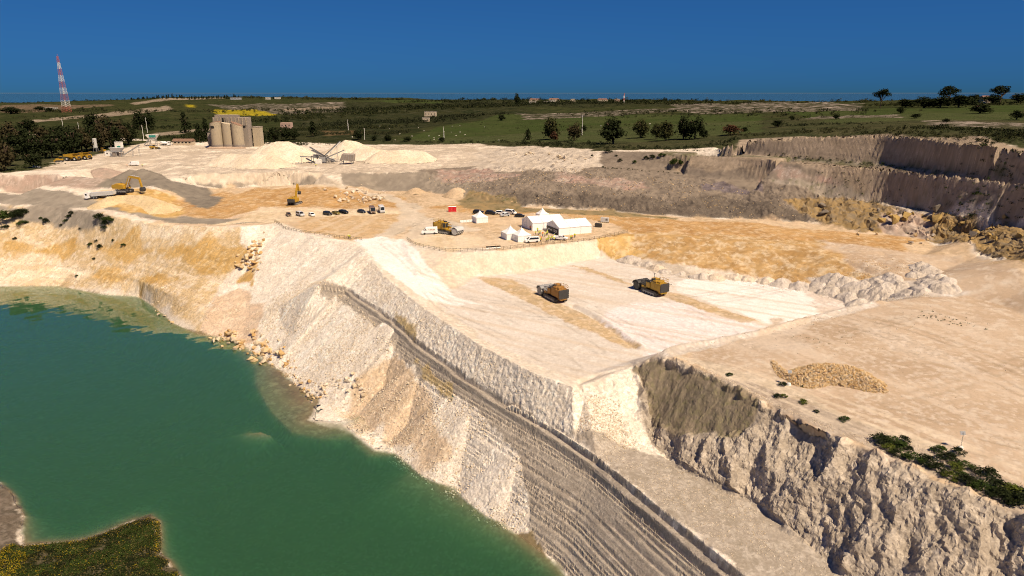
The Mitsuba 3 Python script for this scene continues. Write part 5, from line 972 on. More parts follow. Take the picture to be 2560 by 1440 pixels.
HEAPS = [
    ('gravel_heap', 'tall pale gravel heap behind, left of the conveyors', 'heapgravel', 0.62, [(-158.97, 446.0, 18.44), (-151.06, 446.0, 20.7), (-143.4, 446.0, 20.45), (-134.69, 446.0, 17.43)]),
    ('gravel_heap', 'low pale gravel heap in front, left of the conveyors', 'heapgravel', 0.55, [(-175.59, 424.0, 14.95), (-164.81, 420.0, 14.57), (-152.85, 414.0, 15.55), (-142.65, 412.0, 15.24)]),
    ('gravel_heap', 'peaked pale gravel heap behind the conveyors', 'heapgravel', 0.6, [(-117.5, 470.0, 17.27), (-111.92, 470.0, 19.91), (-105.24, 470.0, 18.86), (-93.85, 466.0, 15.44)]),
    ('gravel_heap', 'long flat topped pale gravel heap right of the conveyors', 'heapgravel', 0.62, [(-80.67, 424.0, 15.68), (-68.38, 424.0, 17.12), (-54.97, 424.0, 16.4)]),
    ('gravel_heap', 'pale gravel heap sloping towards the conveyors from the right', 'heapgravel', 0.6, [(-96.02, 445.0, 17.0), (-81.11, 440.0, 15.63)]),
    ('soil_heap', 'ochre soil heap carrying the big yellow excavator', 'sulphur', 0.5, [(-186.22, 315.77, 4.2), (-179.91, 319.57, 4.4), (-170.13, 316.96, 4.4), (-161.2, 309.97, 3.4)]),
    ('spoil_heap', 'dark grey spoil heap with two rounded tops', 'greyheap', 0.5, [(-220.1, 386.0, 5.94), (-214.01, 386.0, 9.05), (-210.75, 386.0, 8.38), (-206.96, 386.0, 9.72), (-194.57, 380.0, 6.62)]),
    ('spoil_heap', 'low grey spoil heap trailing right of the twin topped one', 'greyheap', 0.36, [(-191.62, 374.0, 6.44), (-175.29, 366.0, 3.12), (-165.53, 358.0, 1.43)]),
    ('earth_heap', 'small tan earth cone at the foot of the grey slope, left one', 'tan', 0.6, [(-49.68, 351.0, 3.41), (-48.44, 351.0, 3.41)]),
    ('earth_heap', 'tan earth cone at the foot of the grey slope, right one', 'tan', 0.7, [(-28.15, 339.0, 5.2), (-26.36, 339.0, 5.2)]),
    ('earth_heap', 'yellow earth lump under the dark scree, left one', 'ochre', 0.8, [(74.62, 293.0, 2.49), (76.02, 293.0, 2.31)]),
    ('earth_heap', 'yellow earth lump under the dark scree, right one', 'ochre', 0.8, [(79.87, 288.0, 2.44), (82.27, 288.0, 2.1)]),
    ('earth_heap', 'small pink earth heap beside the yard road', 'pinkscree', 0.4, [(-240.23, 402.0, 8.28), (-237.43, 402.0, 8.28)]),
    ('rubble_heap', 'first rubble heap from the left in the dumped group right of the pit floor', 'greypatch', 0.67, [(95.2, 194.08, -0.49), (94.8, 194.52, -0.78)]),
    ('rubble_heap', 'second rubble heap from the left in the dumped group right of the pit floor', 'greypatch', 0.77, [(96.79, 191.09, -0.89), (98.21, 191.11, -0.95)]),
    ('rubble_heap', 'third rubble heap from the left in the dumped group right of the pit floor', 'greypatch', 0.61, [(99.7, 186.68, -1.18), (98.3, 187.32, -1.47)]),
    ('rubble_heap', 'fourth rubble heap from the left in the dumped group right of the pit floor', 'greypatch', 0.8, [(99.76, 179.84, -1.57), (98.64, 180.96, -1.74)]),
    ('rubble_heap', 'fifth rubble heap from the left in the dumped group right of the pit floor', 'greypatch', 0.79, [(103.16, 186.41, -0.13), (104.44, 187.19, -0.26)]),
    ('rubble_heap', 'sixth rubble heap from the left in the dumped group right of the pit floor', 'greypatch', 0.72, [(102.65, 180.51, 0.27), (103.35, 180.69, 0.12)]),
    ('rubble_heap', 'seventh rubble heap from the left in the dumped group right of the pit floor', 'greypatch', 0.63, [(106.61, 185.12, 1.29), (106.79, 186.88, 1.25)]),
    ('rubble_heap', 'eighth rubble heap from the left in the dumped group right of the pit floor', 'greypatch', 0.69, [(106.78, 181.35, 0.73), (106.62, 182.05, 0.69)]),
    ('rubble_heap', 'ninth rubble heap from the left in the dumped group right of the pit floor', 'greypatch', 0.75, [(105.28, 172.92, 0.09), (105.52, 174.08, -0.12)]),
    ('rubble_heap', 'tenth rubble heap from the left in the dumped group right of the pit floor', 'greypatch', 0.68, [(114.37, 186.54, 1.75), (114.43, 187.06, 1.64)]),
    ('rubble_heap', 'eleventh rubble heap from the left in the dumped group right of the pit floor', 'greypatch', 0.64, [(120.52, 195.9, 2.05), (121.48, 196.7, 1.92)]),
    ('rubble_heap', 'twelfth rubble heap from the left in the dumped group right of the pit floor', 'greypatch', 0.75, [(107.61, 171.6, 1.14), (108.19, 171.8, 0.93)]),
    ('rubble_heap', 'thirteenth rubble heap from the left in the dumped group right of the pit floor', 'greypatch', 0.6, [(119.85, 189.75, 2.47), (119.55, 190.65, 2.36)]),
    ('rubble_heap', 'fourteenth rubble heap from the left in the dumped group right of the pit floor', 'greypatch', 0.62, [(112.38, 175.59, 2.39), (112.62, 176.61, 2.1)]),
    ('rubble_heap', 'fifteenth rubble heap from the left in the dumped group right of the pit floor', 'greypatch', 0.7, [(116.37, 179.12, 2.95), (115.63, 179.88, 2.74)]),
    ('rubble_heap', 'sixteenth rubble heap from the left in the dumped group right of the pit floor', 'greypatch', 0.65, [(112.94, 172.74, 2.35), (113.66, 173.26, 2.19)]),
    ('rubble_heap', 'seventeenth rubble heap from the left in the dumped group right of the pit floor', 'greypatch', 0.73, [(116.45, 174.92, 3.07), (115.75, 175.68, 3.07)]),
    ('rubble_heap', 'eighteenth rubble heap from the left in the dumped group right of the pit floor', 'greypatch', 0.78, [(115.81, 171.58, 2.08), (115.59, 172.22, 1.86)]),
    ('rubble_heap', 'first rubble heap from the left along the back edge of the pit floor', 'greypatch', 0.64, [((41.19), (230.23), -3.63), ((40.49), (230.43), -3.72)]),
    ('rubble_heap', 'second rubble heap from the left along the back edge of the pit floor', 'greypatch', 0.67, [((43.26), (224.45), -4.69), ((43.06), (226.03), -4.97)]),
    ('rubble_heap', 'third rubble heap from the left along the back edge of the pit floor', 'greypatch', 0.73, [((45.97), (222.9), -4.2), ((45.05), (223.4), -4.49)]),
    ('rubble_heap', 'fourth rubble heap from the left along the back edge of the pit floor', 'pitslope', 0.77, [((47.6), (217.41), -3.96), ((47.08), (217.87), -4.02)]),
    ('rubble_heap', 'fifth rubble heap from the left along the back edge of the pit floor', 'greypatch', 0.77, [((49.5), (213.48), -4.54), ((49.92), (214.4), -4.63)]),
    ('rubble_heap', 'sixth rubble heap from the left along the back edge of the pit floor', 'greypatch', 0.77, [((54.06), (210.78), -4.65), ((54.6), (211.46), -4.86)]),
    ('rubble_heap', 'seventh rubble heap from the left along the back edge of the pit floor', 'greypatch', 0.76, [((59.24), (206.57), -4.1), ((58.3), (206.81), -4.28)]),
    ('rubble_heap', 'eighth rubble heap from the left along the back edge of the pit floor', 'pitslope', 0.7, [((63.75), (205.56), -3.99), ((64.23), (206.54), -4.15)]),
    ('rubble_heap', 'ninth rubble heap from the left along the back edge of the pit floor', 'pitslope', 0.61, [((69.75), (206.04), -4.04), ((69.11), (206.42), -4.26)]),
    ('rubble_heap', 'tenth rubble heap from the left along the back edge of the pit floor', 'pitslope', 0.62, [((72.62), (204.53), -4.1), ((73.16), (205.13), -4.35)]),
    ('rubble_heap', 'eleventh rubble heap from the left along the back edge of the pit floor', 'pitslope', 0.76, [((77.4), (200.72), -3.76), ((78.38), (201.84), -3.91)]),
    ('rubble_heap', 'twelfth rubble heap from the left along the back edge of the pit floor', 'greypatch', 0.68, [((81.16), (198.26), -3.45), ((81.64), (198.82), -3.56)]),
    ('rubble_heap', 'thirteenth rubble heap from the left along the back edge of the pit floor', 'greypatch', 0.75, [((86.18), (194.47), -3.43), ((84.9), (194.67), -3.5)]),
    ('rubble_heap', 'fourteenth rubble heap from the left along the back edge of the pit floor', 'greypatch', 0.77, [((90.32), (192.16), -2.9), ((89.68), (192.62), -3.01)]),
    ('rubble_heap', 'fifteenth rubble heap from the left along the back edge of the pit floor', 'greypatch', 0.68, [((91.85), (187.79), -3.06), ((91.35), (188.23), -3.26)]),
    ('rubble_heap', 'sixteenth rubble heap from the left along the back edge of the pit floor', 'greypatch', 0.78, [((94.29), (182.46), -2.91), ((93.67), (183.0), -3.15)]),
    ('rubble_heap', 'seventeenth rubble heap from the left along the back edge of the pit floor', 'greypatch', 0.74, [((94.37), (177.15), -3.38), ((95.17), (177.51), -3.41)]),
]
HOUSES = [
    ((-113.4123129840365), 980, 16, 9, 6, 'cream', 'roofless cream farmhouse among the dark scrub'),
    ((-110.06101415515678), 900, 9, 6, 5, 'cream', 'small cream ruin below the farmhouse in the scrub'),
    ((-257.10453067678725), 800, 12, 8, 6, 'pink', 'pinkish stone ruin left of the gravel heaps'),
    ((-694.759031125596), 2100, 16, 10, 5, 'white', 'white farm building on the skyline above the yellow field'),
    ((-705.9939610129676), 2050, 12, 9, 6, 'white', 'small white house on the skyline left of the farm building'),
    ((48.31550193161709), 1500, 22, 9, 3.5, 'red', 'long red roofed house on the skyline right of the tall tree'),
    ((87.81554386167599), 1480, 22, 9, 4, 'red', 'red roofed house on the skyline behind the white walled hut'),
    ((124.56590547195158), 1450, 10, 8, 5, 'cream', 'cream house on the skyline with a flat roof'),
    ((181.34983485256794), 1420, 20, 9, 4, 'red', 'red roofed house on the skyline left of the small mast'),
    ((207.27632875458656), 1400, 10, 8, 5, 'pink', 'pink house on the skyline beside the small mast'),
    ((67.11724378065706), 1380, 10, 6, 4, 'white', 'white walled hut below the skyline houses'),
    ((39.80825206834099), 1380, 14, 5, 4, 'white', 'low white shed below the skyline houses, left one'),
    ((78.46264175788949), 1360, 9, 6, 6, 'white', 'white cube house below the red roofed house'),
    ((507.3992927743031), 760, 9, 7, 6, 'red', 'red roofed hut between the pines on the right skyline'),
    ((-882.2144575874696), 1350, 22, 9, 5, 'white', 'long white shed left of the tall mast'),
    ((-779.3466959206548), 2000, 26, 14, 6, 'grey', 'grey industrial hall on the left skyline'),
]
SHEEP = [
    (-150.2, 797.4),
    (-129.4, 737.9),
    (-99.4, 743.5),
    (-88.1, 700.4),
    (-77.3, 648.8),
    (-69.8, 623.9),
    (-63.6, 609.0),
    (-66.7, 685.6),
    (-63.3, 739.6),
    (-51.1, 637.3),
    (-55.5, 747.5),
    (-42.9, 640.0),
    (-28.3, 717.5),
    (-67.6, 648.2),
    (-58.8, 675.5),
    (-49.9, 671.3),
    (-107.9, 673.0),
    (-93.2, 650.7),
    (-67.2, 601.1),
    (-102.0, 608.7),
    (-146.1, 638.5),
    (-10.4, 549.5),
    (11.3, 547.4),
    (80.6, 635.9),
    (123.0, 625.4),
    (143.8, 441.7),
]
SCRUB_LINES = [
    ([(-318.9, 646.8), (-268.8, 616.3), (-232.3, 594.7), (-195.8, 587.5), (-167.1, 581.3)], 260, 14, (1.5, 4)),
    ([(-368.9, 1203.8), (-257.6, 1195.0), (-172.6, 1324.6), (-22.7, 1338.2), (151.4, 1216.3)], 520, 90, (4, 9)),
    ([(-247.2, 745.8), (-207.4, 756.3), (-166.0, 764.7), (-133.1, 777.0)], 260, 30, (2, 5)),
    ([(-321.8, 623.1), (-311.4, 646.7), (-304.4, 699.7), (-273.1, 723.4)], 160, 24, (1.5, 4)),
    ([(115.5, 925.1), (190.2, 797.4), (248.7, 706.2), (280.0, 601.0)], 260, 70, (1.5, 5)),
    ([(-12.9, 753.4), (77.9, 619.9), (152.8, 514.4), (216.2, 492.8)], 150, 60, (0.8, 2)),
    ([(-300.3, 908.6), (-289.3, 1060.3), (-237.6, 1100.9), (-191.8, 1207.9), (-127.2, 1247.0), (-55.9, 1232.5), (14.8, 1311.7)], 400, 60, (3.5, 7.5)),
    ([(-223.6, 816.2), (-188.4, 870.0), (-142.5, 893.0), (-104.9, 921.1), (-69.6, 941.4), (-44.0, 967.7)], 380, 34, (3, 6.5)),
    ([(-195.2, 668.4), (-166.9, 678.1), (-128.0, 677.6), (-107.5, 695.7)], 170, 16, (2, 4)),
    ([(-117.4, 601.2), (-76.3, 577.9), (-31.9, 554.8), (2.9, 511.6), (32.0, 463.9), (53.1, 420.0)], 120, 6, (1.2, 3)),
    ([(5.6, 486.6), (41.0, 419.8), (71.5, 388.3), (94.9, 374.5), (114.5, 383.2), (132.5, 405.4)], 210, 7, (1, 2.6)),
    ([(136.1, 416.8), (162.4, 394.2), (179.3, 382.6), (196.6, 336.6), (206.9, 308.4), (220.6, 300.4)], 260, 9, (1, 2.6)),
    ([(212.9, 365.5), (220.4, 344.3), (242.6, 331.4), (221.7, 302.1), (214.9, 320.9)], 260, 12, (1.2, 3)),
    ([(-578.8, 791.2), (-520.5, 806.4), (-463.8, 828.9), (-396.4, 807.1), (-333.6, 811.6)], 220, 40, (1.5, 5)),
    ([(-925.3, 1273.7), (-818.6, 1336.3), (-623.0, 1247.5), (-488.3, 1304.3), (-350.1, 1286.2)], 330, 70, (2.5, 7)),
    ([(-756.8, 1039.1), (-728.1, 1085.2), (-550.1, 986.0), (-439.3, 1015.9), (-353.1, 1071.0)], 120, 30, (2, 5)),
    ([(180.7, 479.7), (200.3, 456.1), (221.5, 422.2)], 60, 10, (1.2, 2.6)),
]
HEDGES = [
    ([((-1520.1), 2100), ((-1341.8), 2100), ((-1163.0), 2100)], 40, 30, (5, 9)),
    ([((-825.1), 2150), ((-703.7), 2150), ((-592.7), 2100), ((-485.7), 2000), ((-261.2), 1850)], 130, 30, (6, 11)),
    ([((-247.3), 1750), ((-153.8), 1700), ((17.0), 1500), ((136.5), 1420), ((253.3), 1400), ((345.5), 1300)], 260, 40, (5, 10)),
    ([((15.3), 1350), ((159.4), 1280), ((280.5), 1180), ((348.4), 1080)], 200, 40, (4, 8)),
    ([((308.7), 1300), ((403.3), 1150), ((457.3), 1050), ((494.4), 950)], 110, 25, (3, 7)),
    ([((416.6), 800), ((415.6), 720), ((438.7), 680), ((470.4), 650)], 90, 20, (3, 6)),
]
LEDGE_PLANTS = [
    ([(119.6, 323.8), (129.2, 310.5), (140.9, 297.0), (151.6, 284.3), (165.1, 253.5)], 90, 0.8, (0.5, 1.3)),
    ([(127.6, 283.9), (139.4, 274.2), (148.8, 261.8), (155.2, 247.1), (159.5, 231.7)], 110, 2.5, (0.4, 1.1)),
    ([(157.0, 238.2), (160.4, 226.9), (164.0, 216.8)], 110, 3.5, (0.6, 1.6)),
    ([(43.8, 342.9), (63.1, 339.3), (81.4, 333.1)], 40, 0.8, (0.5, 1.1)),
    ([(166.5, 251.3), (168.7, 239.6), (170.7, 230.7)], 60, 2.5, (0.8, 1.8)),
    ([(-286.4, 404.7), (-291.9, 423.4), (-282.1, 423.4)], 60, 5, (0.6, 1.6)),
    ([(95.5, 151.9), (100.0, 148.6), (103.2, 145.0)], 60, 4, (0.15, 0.5)),
    ([(61.5, 146.1), (64.3, 133.8), (73.8, 136.2)], 26, 6, (0.15, 0.35)),
    ([(63.9, 396.7), (89.0, 367.8), (102.1, 347.6)], 60, 1.5, (0.5, 1.3)),
    ([(-278.5, 383.4), (-292.7, 393.8), (-275.8, 395.9)], 40, 3, (0.6, 1.4)),
]
ISLAND = [
    ((-87.8), (102.4)),
    ((-81.5), (103.9)),
    ((-76.8), (104.4)),
    ((-73.7), (106.7)),
    ((-71.0), (109.8)),
    ((-68.5), (112.0)),
    ((-65.9), (110.5)),
    ((-63.2), (105.4)),
    ((-61.1), (100.7)),
    ((-58.4), (99.0)),
    ((-54.8), (95.0)),
    ((-48.3), (88.1)),
    ((-58.9), (84.8)),
    ((-82.9), (84.8)),
    ((-88.5), (95.4)),
]
# ------------------------------------------------------------------ helpers for things
from scipy.spatial import cKDTree
_tree = cKDTree(V[:, :2])

def gz(x, y, k=3):
    """Level of the finished ground."""
    d, i = _tree.query(np.stack([np.atleast_1d(x), np.atleast_1d(y)], -1), k=k)
    w = 1 / (d + .05)
    return (V[i, 2] * w).sum(1) / w.sum(1)

def g1(x, y):
    return float(gz(x, y)[0])

taken = {}
def numbered(name):
    n = taken.get(name, 0)
    taken[name] = n + 1
    return name if n == 0 else f'{name}_{n:03d}'

def thing(name, label, cat, group=None):
    key = numbered(name)
    labels[key] = {'label': label, 'category': cat}
    if group:
        labels[key]['group'] = group
    return key

def part(parent, name, mesh, mat, M=None, smooth=False):
    key = numbered(parent + '__' + name)
    d = mesh if isinstance(mesh, dict) else mikit.ply(mesh, mat, smooth=smooth)
    scene[key] = {**d, 'to_world': M} if M is not None else d
    return key

def paint(name, rgb, rough=.4, metal=0.0, spec=.5, coat=0.0):
    scene[name] = {'type': 'twosided', 'bsdf': {'type': 'principled', 'base_color': {'type': 'rgb', 'value': list(rgb)}, 'roughness': rough, 'metallic': metal, 'specular': spec, 'clearcoat': coat}}
for n, c, r in [('white_paint', (.78, .78, .78), .35), ('silver_paint', (.50, .51, .53), .35), ('black_paint', (.012, .012, .014), .3), ('navy_paint', (.02, .028, .055), .3), ('bronze_paint', (.13, .085, .06), .35),
                ('olive_paint', (.22, .17, .03), .35), ('red_paint', (.55, .02, .03), .4), ('machine_yellow', (.40, .235, .02), .5), ('machine_orange', (.33, .165, .035), .6), ('machine_dark', (.045, .043, .042), .6), ('steel_grey', (.26, .26, .26), .55),
                ('pale_steel', (.48, .48, .47), .5), ('rubber', (.02, .02, .02), .8), ('window_glass', (.015, .018, .022), .12), ('canvas_white', (.80, .80, .79), .8), ('banner_black', (.012, .012, .012), .6), ('lamp_glass', (.7, .7, .66), .2),
                ('concrete', (.34, .285, .205), .9), ('concrete_grey', (.235, .20, .17), .9), ('dark_opening', (.012, .011, .01), .9), ('timber', (.20, .15, .10), .9), ('mast_red', (.42, .12, .09), .5), ('teal_paint', (.03, .22, .19), .5),
                ('brown_roof', (.20, .12, .08), .8), ('roof_red', (.19, .10, .07), .85), ('wall_cream', (.42, .35, .26), .9), ('wall_pink', (.38, .26, .21), .9), ('wall_white', (.68, .66, .62), .9), ('wall_grey', (.30, .31, .33), .8), ('wall_pale', (.46, .43, .38), .9),
                ('skin', (.42, .26, .18), .6), ('dark_cloth', (.03, .032, .045), .9), ('hivis_yellow', (.55, .62, .03), .8), ('hivis_orange', (.70, .20, .02), .8), ('helmet_white', (.75, .75, .75), .4), ('wool', (.62, .58, .50), .95), ('red_brown_soil', (.30, .22, .16), .9)]:
    paint(n, c, r)

def cbox(sx, sy, sz, c=.05, at=(0, 0, 0)):
    """A box with chamfered edges, standing on z = at[2]."""
    c = min(c, sx * .3, sy * .3, sz * .3)
    p = []
    for a in (-1, 1):
        for b in (-1, 1):
            for e in (-1, 1):
                x, y, z = a * sx / 2, b * sy / 2, e * sz / 2
                p += [(x - a * c, y, z), (x, y - b * c, z), (x, y, z - e * c)]
    m = trimesh.convex.convex_hull(np.array(p))
    m.apply_translation((at[0], at[1], at[2] + sz / 2))
    return m

def hull(pts):
    return trimesh.convex.convex_hull(np.array(pts, float))

def bar(a, b, w, h=None):
    """A square bar from a to b."""
    a, b = np.array(a, float), np.array(b, float)
    h = h or w
    d = b - a
    L = np.linalg.norm(d)
    d /= L
    s = np.cross(d, [0, 0, 1]) if abs(d[2]) < .95 else np.array([1.0, 0, 0])
    s /= np.linalg.norm(s)
    u = np.cross(s, d)
    return hull([q + i * s * w / 2 + j * u * h / 2 for q in (a, b) for i in (-1, 1) for j in (-1, 1)])

def cyl(r, L, at=(0, 0, 0), axis='y', n=16, r2=None):
    m = trimesh.creation.cylinder(radius=r, height=L, sections=n)
    if axis == 'y':
        m.apply_transform(trimesh.transformations.rotation_matrix(math.pi / 2, [1, 0, 0]))
    if axis == 'x':
        m.apply_transform(trimesh.transformations.rotation_matrix(math.pi / 2, [0, 1, 0]))
    m.apply_translation(at)
    return m

def cat(*ms):
    return trimesh.util.concatenate([m for m in ms])

def prism(profile, w, at=0.0):
    """A side profile (x, z) widened along y."""
    from shapely.geometry import Polygon
    m = trimesh.creation.extrude_polygon(Polygon(profile), w, engine='earcut')
    m.apply_transform(np.array([[1, 0, 0, 0], [0, 0, -1, w / 2 + at], [0, 1, 0, 0], [0, 0, 0, 1.0]]))
    return m

def pane(quad, inset=.85, out=.02):
    """A thin sheet a little proud of a four-cornered face (corners counter-clockwise from outside)."""
    q = np.array(quad, float)
    c = q.mean(0)
    q = c + (q - c) * inset
    n = np.cross(q[1] - q[0], q[2] - q[0])
    n /= np.linalg.norm(n)
    return hull(np.vstack([q - n * .03, q + n * out]))

def PL(x, y, z, deg=0.0, s=1.0):
    return T().translate([float(x), float(y), float(z)]).rotate([0, 0, 1], float(deg)).scale(float(s))

def tilt(x, y, deg, span=2.0):
    """Placing that follows the slope of the ground along the heading."""
    c, s = math.cos(math.radians(deg)), math.sin(math.radians(deg))
    a, b = g1(x + c * span, y + s * span), g1(x - c * span, y - s * span)
    return T().translate([float(x), float(y), (a + b) / 2]).rotate([0, 0, 1], float(deg)).rotate([0, 1, 0], -math.degrees(math.atan2(a - b, 2 * span)))

_cache = {}
def shared(tag, make, mat, smooth=False):
    if tag not in _cache:
        _cache[tag] = mikit.ply(make() if callable(make) else make, None, smooth=smooth)
    return {**_cache[tag], 'bsdf': {'type': 'ref', 'id': mat}}

# ------------------------------------------------------------------ heaps of gravel, soil and spoil
def heap(name, label, soil, tan, ridge, seed):
    R = np.array(ridge, float)
    low = min(g1(x, y) for x, y in R[:, :2])
    reach = (R[:, 2].max() - min(low, 40) + 3) / tan + 2
    x0, y0 = R[:, :2].min(0) - reach
    x1, y1 = R[:, :2].max(0) + reach
    step = max(.3, (.0017 if name == 'rubble_heap' else .0022) * np.hypot(*R[0, :2]))
    gx, gy = np.meshgrid(np.arange(x0, x1, step), np.arange(y0, y1, step))
    gx = gx + rng.uniform(-.3, .3, gx.shape) * step
    gy = gy + rng.uniform(-.3, .3, gx.shape) * step
    h = np.full(gx.shape, -99.0)
    wob = (fb(p3(gx, gy, 9 if name != 'rubble_heap' else 3, seed), 3, seed) - .5) * (3.2 if name != 'rubble_heap' else 1.6)
    for a, b in zip(R[:-1], R[1:]):
        d, t = seg_dist(gx, gy, a[0], a[1], b[0], b[1])
        c = a[2] + (b[2] - a[2]) * t - tan * np.sqrt(np.maximum(d + wob, 0) ** 2 + 1.0) + tan
        foot = (max(a[2] - g1(a[0], a[1]), b[2] - g1(b[0], b[1])) + .6) / tan * 1.25 + 2.5
        h = np.maximum(h, np.where(d < foot, c, -99.0))
    h += (fb(p3(gx, gy, 1.6, seed), 3, seed + 1) - .5) * (1.5 if name == 'rubble_heap' else .35) + (nz(p3(gx, gy, .7, seed), seed) - .5) * .16
    base = gz(gx.ravel(), gy.ravel()).reshape(gx.shape)
    keep = h > base - .35
    idx = np.arange(gx.size).reshape(gx.shape)
    q = keep[:-1, :-1] & keep[1:, :-1] & keep[:-1, 1:] & keep[1:, 1:]
    f = np.concatenate([np.stack([idx[:-1, :-1][q], idx[:-1, 1:][q], idx[1:, 1:][q]], -1), np.stack([idx[:-1, :-1][q], idx[1:, 1:][q], idx[1:, :-1][q]], -1)])
    if not len(f):
        return
    used, inv = np.unique(f, return_inverse=True)
    v = np.stack([gx.ravel(), gy.ravel(), h.ravel()], -1)[used]
    a, b, size, c, amount = SOIL[soil]
    m = np.clip((fb(v / size, 3, seed) - .5) * 3 + .5, 0, 1)[:, None]
    col = np.array(a) * (1 - m) + np.array(b) * m
    k = np.clip((fb(v / 3.0, 3, seed + 4) - .45) * 3, 0, 1)[:, None] * amount
    col = (col * (1 - k) + np.array(c) * k) * rng.uniform(.88, 1.1, (len(v), 1))
    key = thing(name, label, name.replace('_', ' '), 'dumped rubble heaps at the pit floor' if name == 'rubble_heap' else None)
    d = mikit.ply((v, inv.reshape(-1, 3)), 'soil', smooth=name != 'rubble_heap', color=col)
    scene[key] = d
heap_top = {}
for i, (n, l, s, t, r) in enumerate(HEAPS):
    heap(n, l, s, t, r, 100 + i * 3)

_unit = 'first second third fourth fifth sixth seventh eighth ninth tenth eleventh twelfth thirteenth fourteenth fifteenth sixteenth seventeenth eighteenth nineteenth'.split()
ORD = _unit + [w for a, b in (('twentieth', 'twenty'), ('thirtieth', 'thirty'), ('fortieth', 'forty'), ('fiftieth', 'fifty'), ('sixtieth', 'sixty')) for w in [a] + [f'{b}-{u}' for u in _unit[:9]]]
def in_order(rows, key):
    """For each row its place from left to right among the rows of the same key, and how many there are."""
    say = {}
    for k in {key(r) for r in rows}:
        m = sorted((i for i, r in enumerate(rows) if key(r) == k), key=lambda i: rows[i][0] / rows[i][1])
        for n, i in enumerate(m):
            say[i] = (ORD[n] if n < len(ORD) else 'next', len(m))
    return say

# ------------------------------------------------------------------ stones
def stone(seed, flat=.75):
    r = np.random.default_rng(seed)
    p = r.normal(size=(11, 3))
    p /= np.linalg.norm(p, axis=1, keepdims=True)
    p *= r.uniform(.75, 1.1, (11, 1))
    return hull(p * [1, .8, flat] * .5)
STONES = [stone(i) for i in range(9)]
for n, c in [('stone_pale', (.64, .56, .45)), ('stone_cream', (.56, .46, .33)), ('stone_ochre', (.50, .33, .15)), ('stone_tan', (.58, .43, .25)), ('stone_grey', (.36, .31, .26)), ('stone_dark', (.22, .19, .155)), ('stone_crag', (.36, .25, .10))]:
    def fn(p, n_, uv, c=c):
        a = mikit.fbm(p.x * 1.3, p.y * 1.3, p.z * 1.3, 2)
        b = mikit.noise(p.x * 6, p.y * 6, p.z * 6)
        return mi.Color3f(*c) * (.72 + .38 * a + .16 * b)
    scene[n] = {'type': 'twosided', 'bsdf': {'type': 'diffuse', 'reflectance': mikit.proc(fn)}}
TONES = {'pale': ['stone_pale', 'stone_pale', 'stone_cream'], 'ochre': ['stone_ochre', 'stone_tan', 'stone_tan', 'stone_cream'], 'dark': ['stone_grey', 'stone_dark', 'stone_tan'], 'crag': ['stone_crag', 'stone_crag', 'stone_dark']}

def along_line(pts, n, spread, r):
    P = np.array(pts, float)[:, :2]
    L = np.r_[0, np.cumsum(np.linalg.norm(np.diff(P, axis=0), axis=1))]
    s = r.uniform(0, L[-1], n)
    q = np.stack([np.interp(s, L, P[:, 0]), np.interp(s, L, P[:, 1])], -1)
    return q + r.normal(size=(n, 2)) * spread * .55

r_ = np.random.default_rng(21)
STONE_WORD = {'stone_pale': 'pale', 'stone_cream': 'cream', 'stone_ochre': 'ochre', 'stone_tan': 'tan', 'stone_grey': 'grey', 'stone_dark': 'dark brown', 'stone_crag': 'ochre'}
for pts, n, spread, (a, b), tone, label in BOULDERS:
    q = along_line(pts, n, spread, r_)
    zq = gz(q[:, 0], q[:, 1])
    size = a + (b - a) * r_.random(n) ** 2.2
    rows = []
    for (x, y), z, s in zip(q, zq, size):
        if z < ZW - .35 * s:
            if z < ZW - 1.0 * s - .3:
                continue
            z = max(z, ZW - .1 * s)
        rows.append((float(x), float(y), float(z), float(s), TONES[tone][int(r_.integers(len(TONES[tone])))]))
    order = in_order(rows, lambda t: t[4])
    for m, (x, y, z, s, mat) in enumerate(rows):
        i = int(r_.integers(9))
        key = thing('boulder', f'{order[m][0]} {STONE_WORD[mat]} {label[0]} from the left {label[1]}', 'boulder', f'{STONE_WORD[mat]} {label[0]}s {label[1]}')
        scene[key] = {**shared(('stone', i), STONES[i], mat),
                      'to_world': T().translate([x, y, z + .28 * s]).rotate([0, 0, 1], float(r_.uniform(0, 360))).rotate([1, 0, 0], float(r_.uniform(-40, 40))).scale([float(s * r_.uniform(.8, 1.4)), s, s])}

def scatter_mesh(xy, z, size, r, squash=1.0):
    """Many small stones as one mesh."""
    vs, fs, at = [], [], 0
    kinds = r.integers(9, size=len(xy))
    for i in range(9):
        k = np.flatnonzero(kinds == i)
        if not len(k):
            continue
        m = STONES[i]
        a = r.uniform(0, 2 * math.pi, len(k))
        v = m.vertices[None] * size[k][:, None, None] * np.array([1, 1, squash])
        t = r.uniform(-.6, .6, len(k))
        y2 = v[..., 1] * np.cos(t)[:, None] - v[..., 2] * np.sin(t)[:, None]
        z2 = v[..., 1] * np.sin(t)[:, None] + v[..., 2] * np.cos(t)[:, None]
        x = v[..., 0] * np.cos(a)[:, None] - y2 * np.sin(a)[:, None]
        y = v[..., 0] * np.sin(a)[:, None] + y2 * np.cos(a)[:, None]
        w = np.stack([x, y, z2], -1) + np.concatenate([xy[k], z[k][:, None]], 1)[:, None]
        vs.append(w.reshape(-1, 3))
        fs.append((m.faces[None] + (np.arange(len(k)) * len(m.vertices))[:, None, None]).reshape(-1, 3) + at)
        at += len(k) * len(m.vertices)
    return np.vstack(vs), np.vstack(fs)

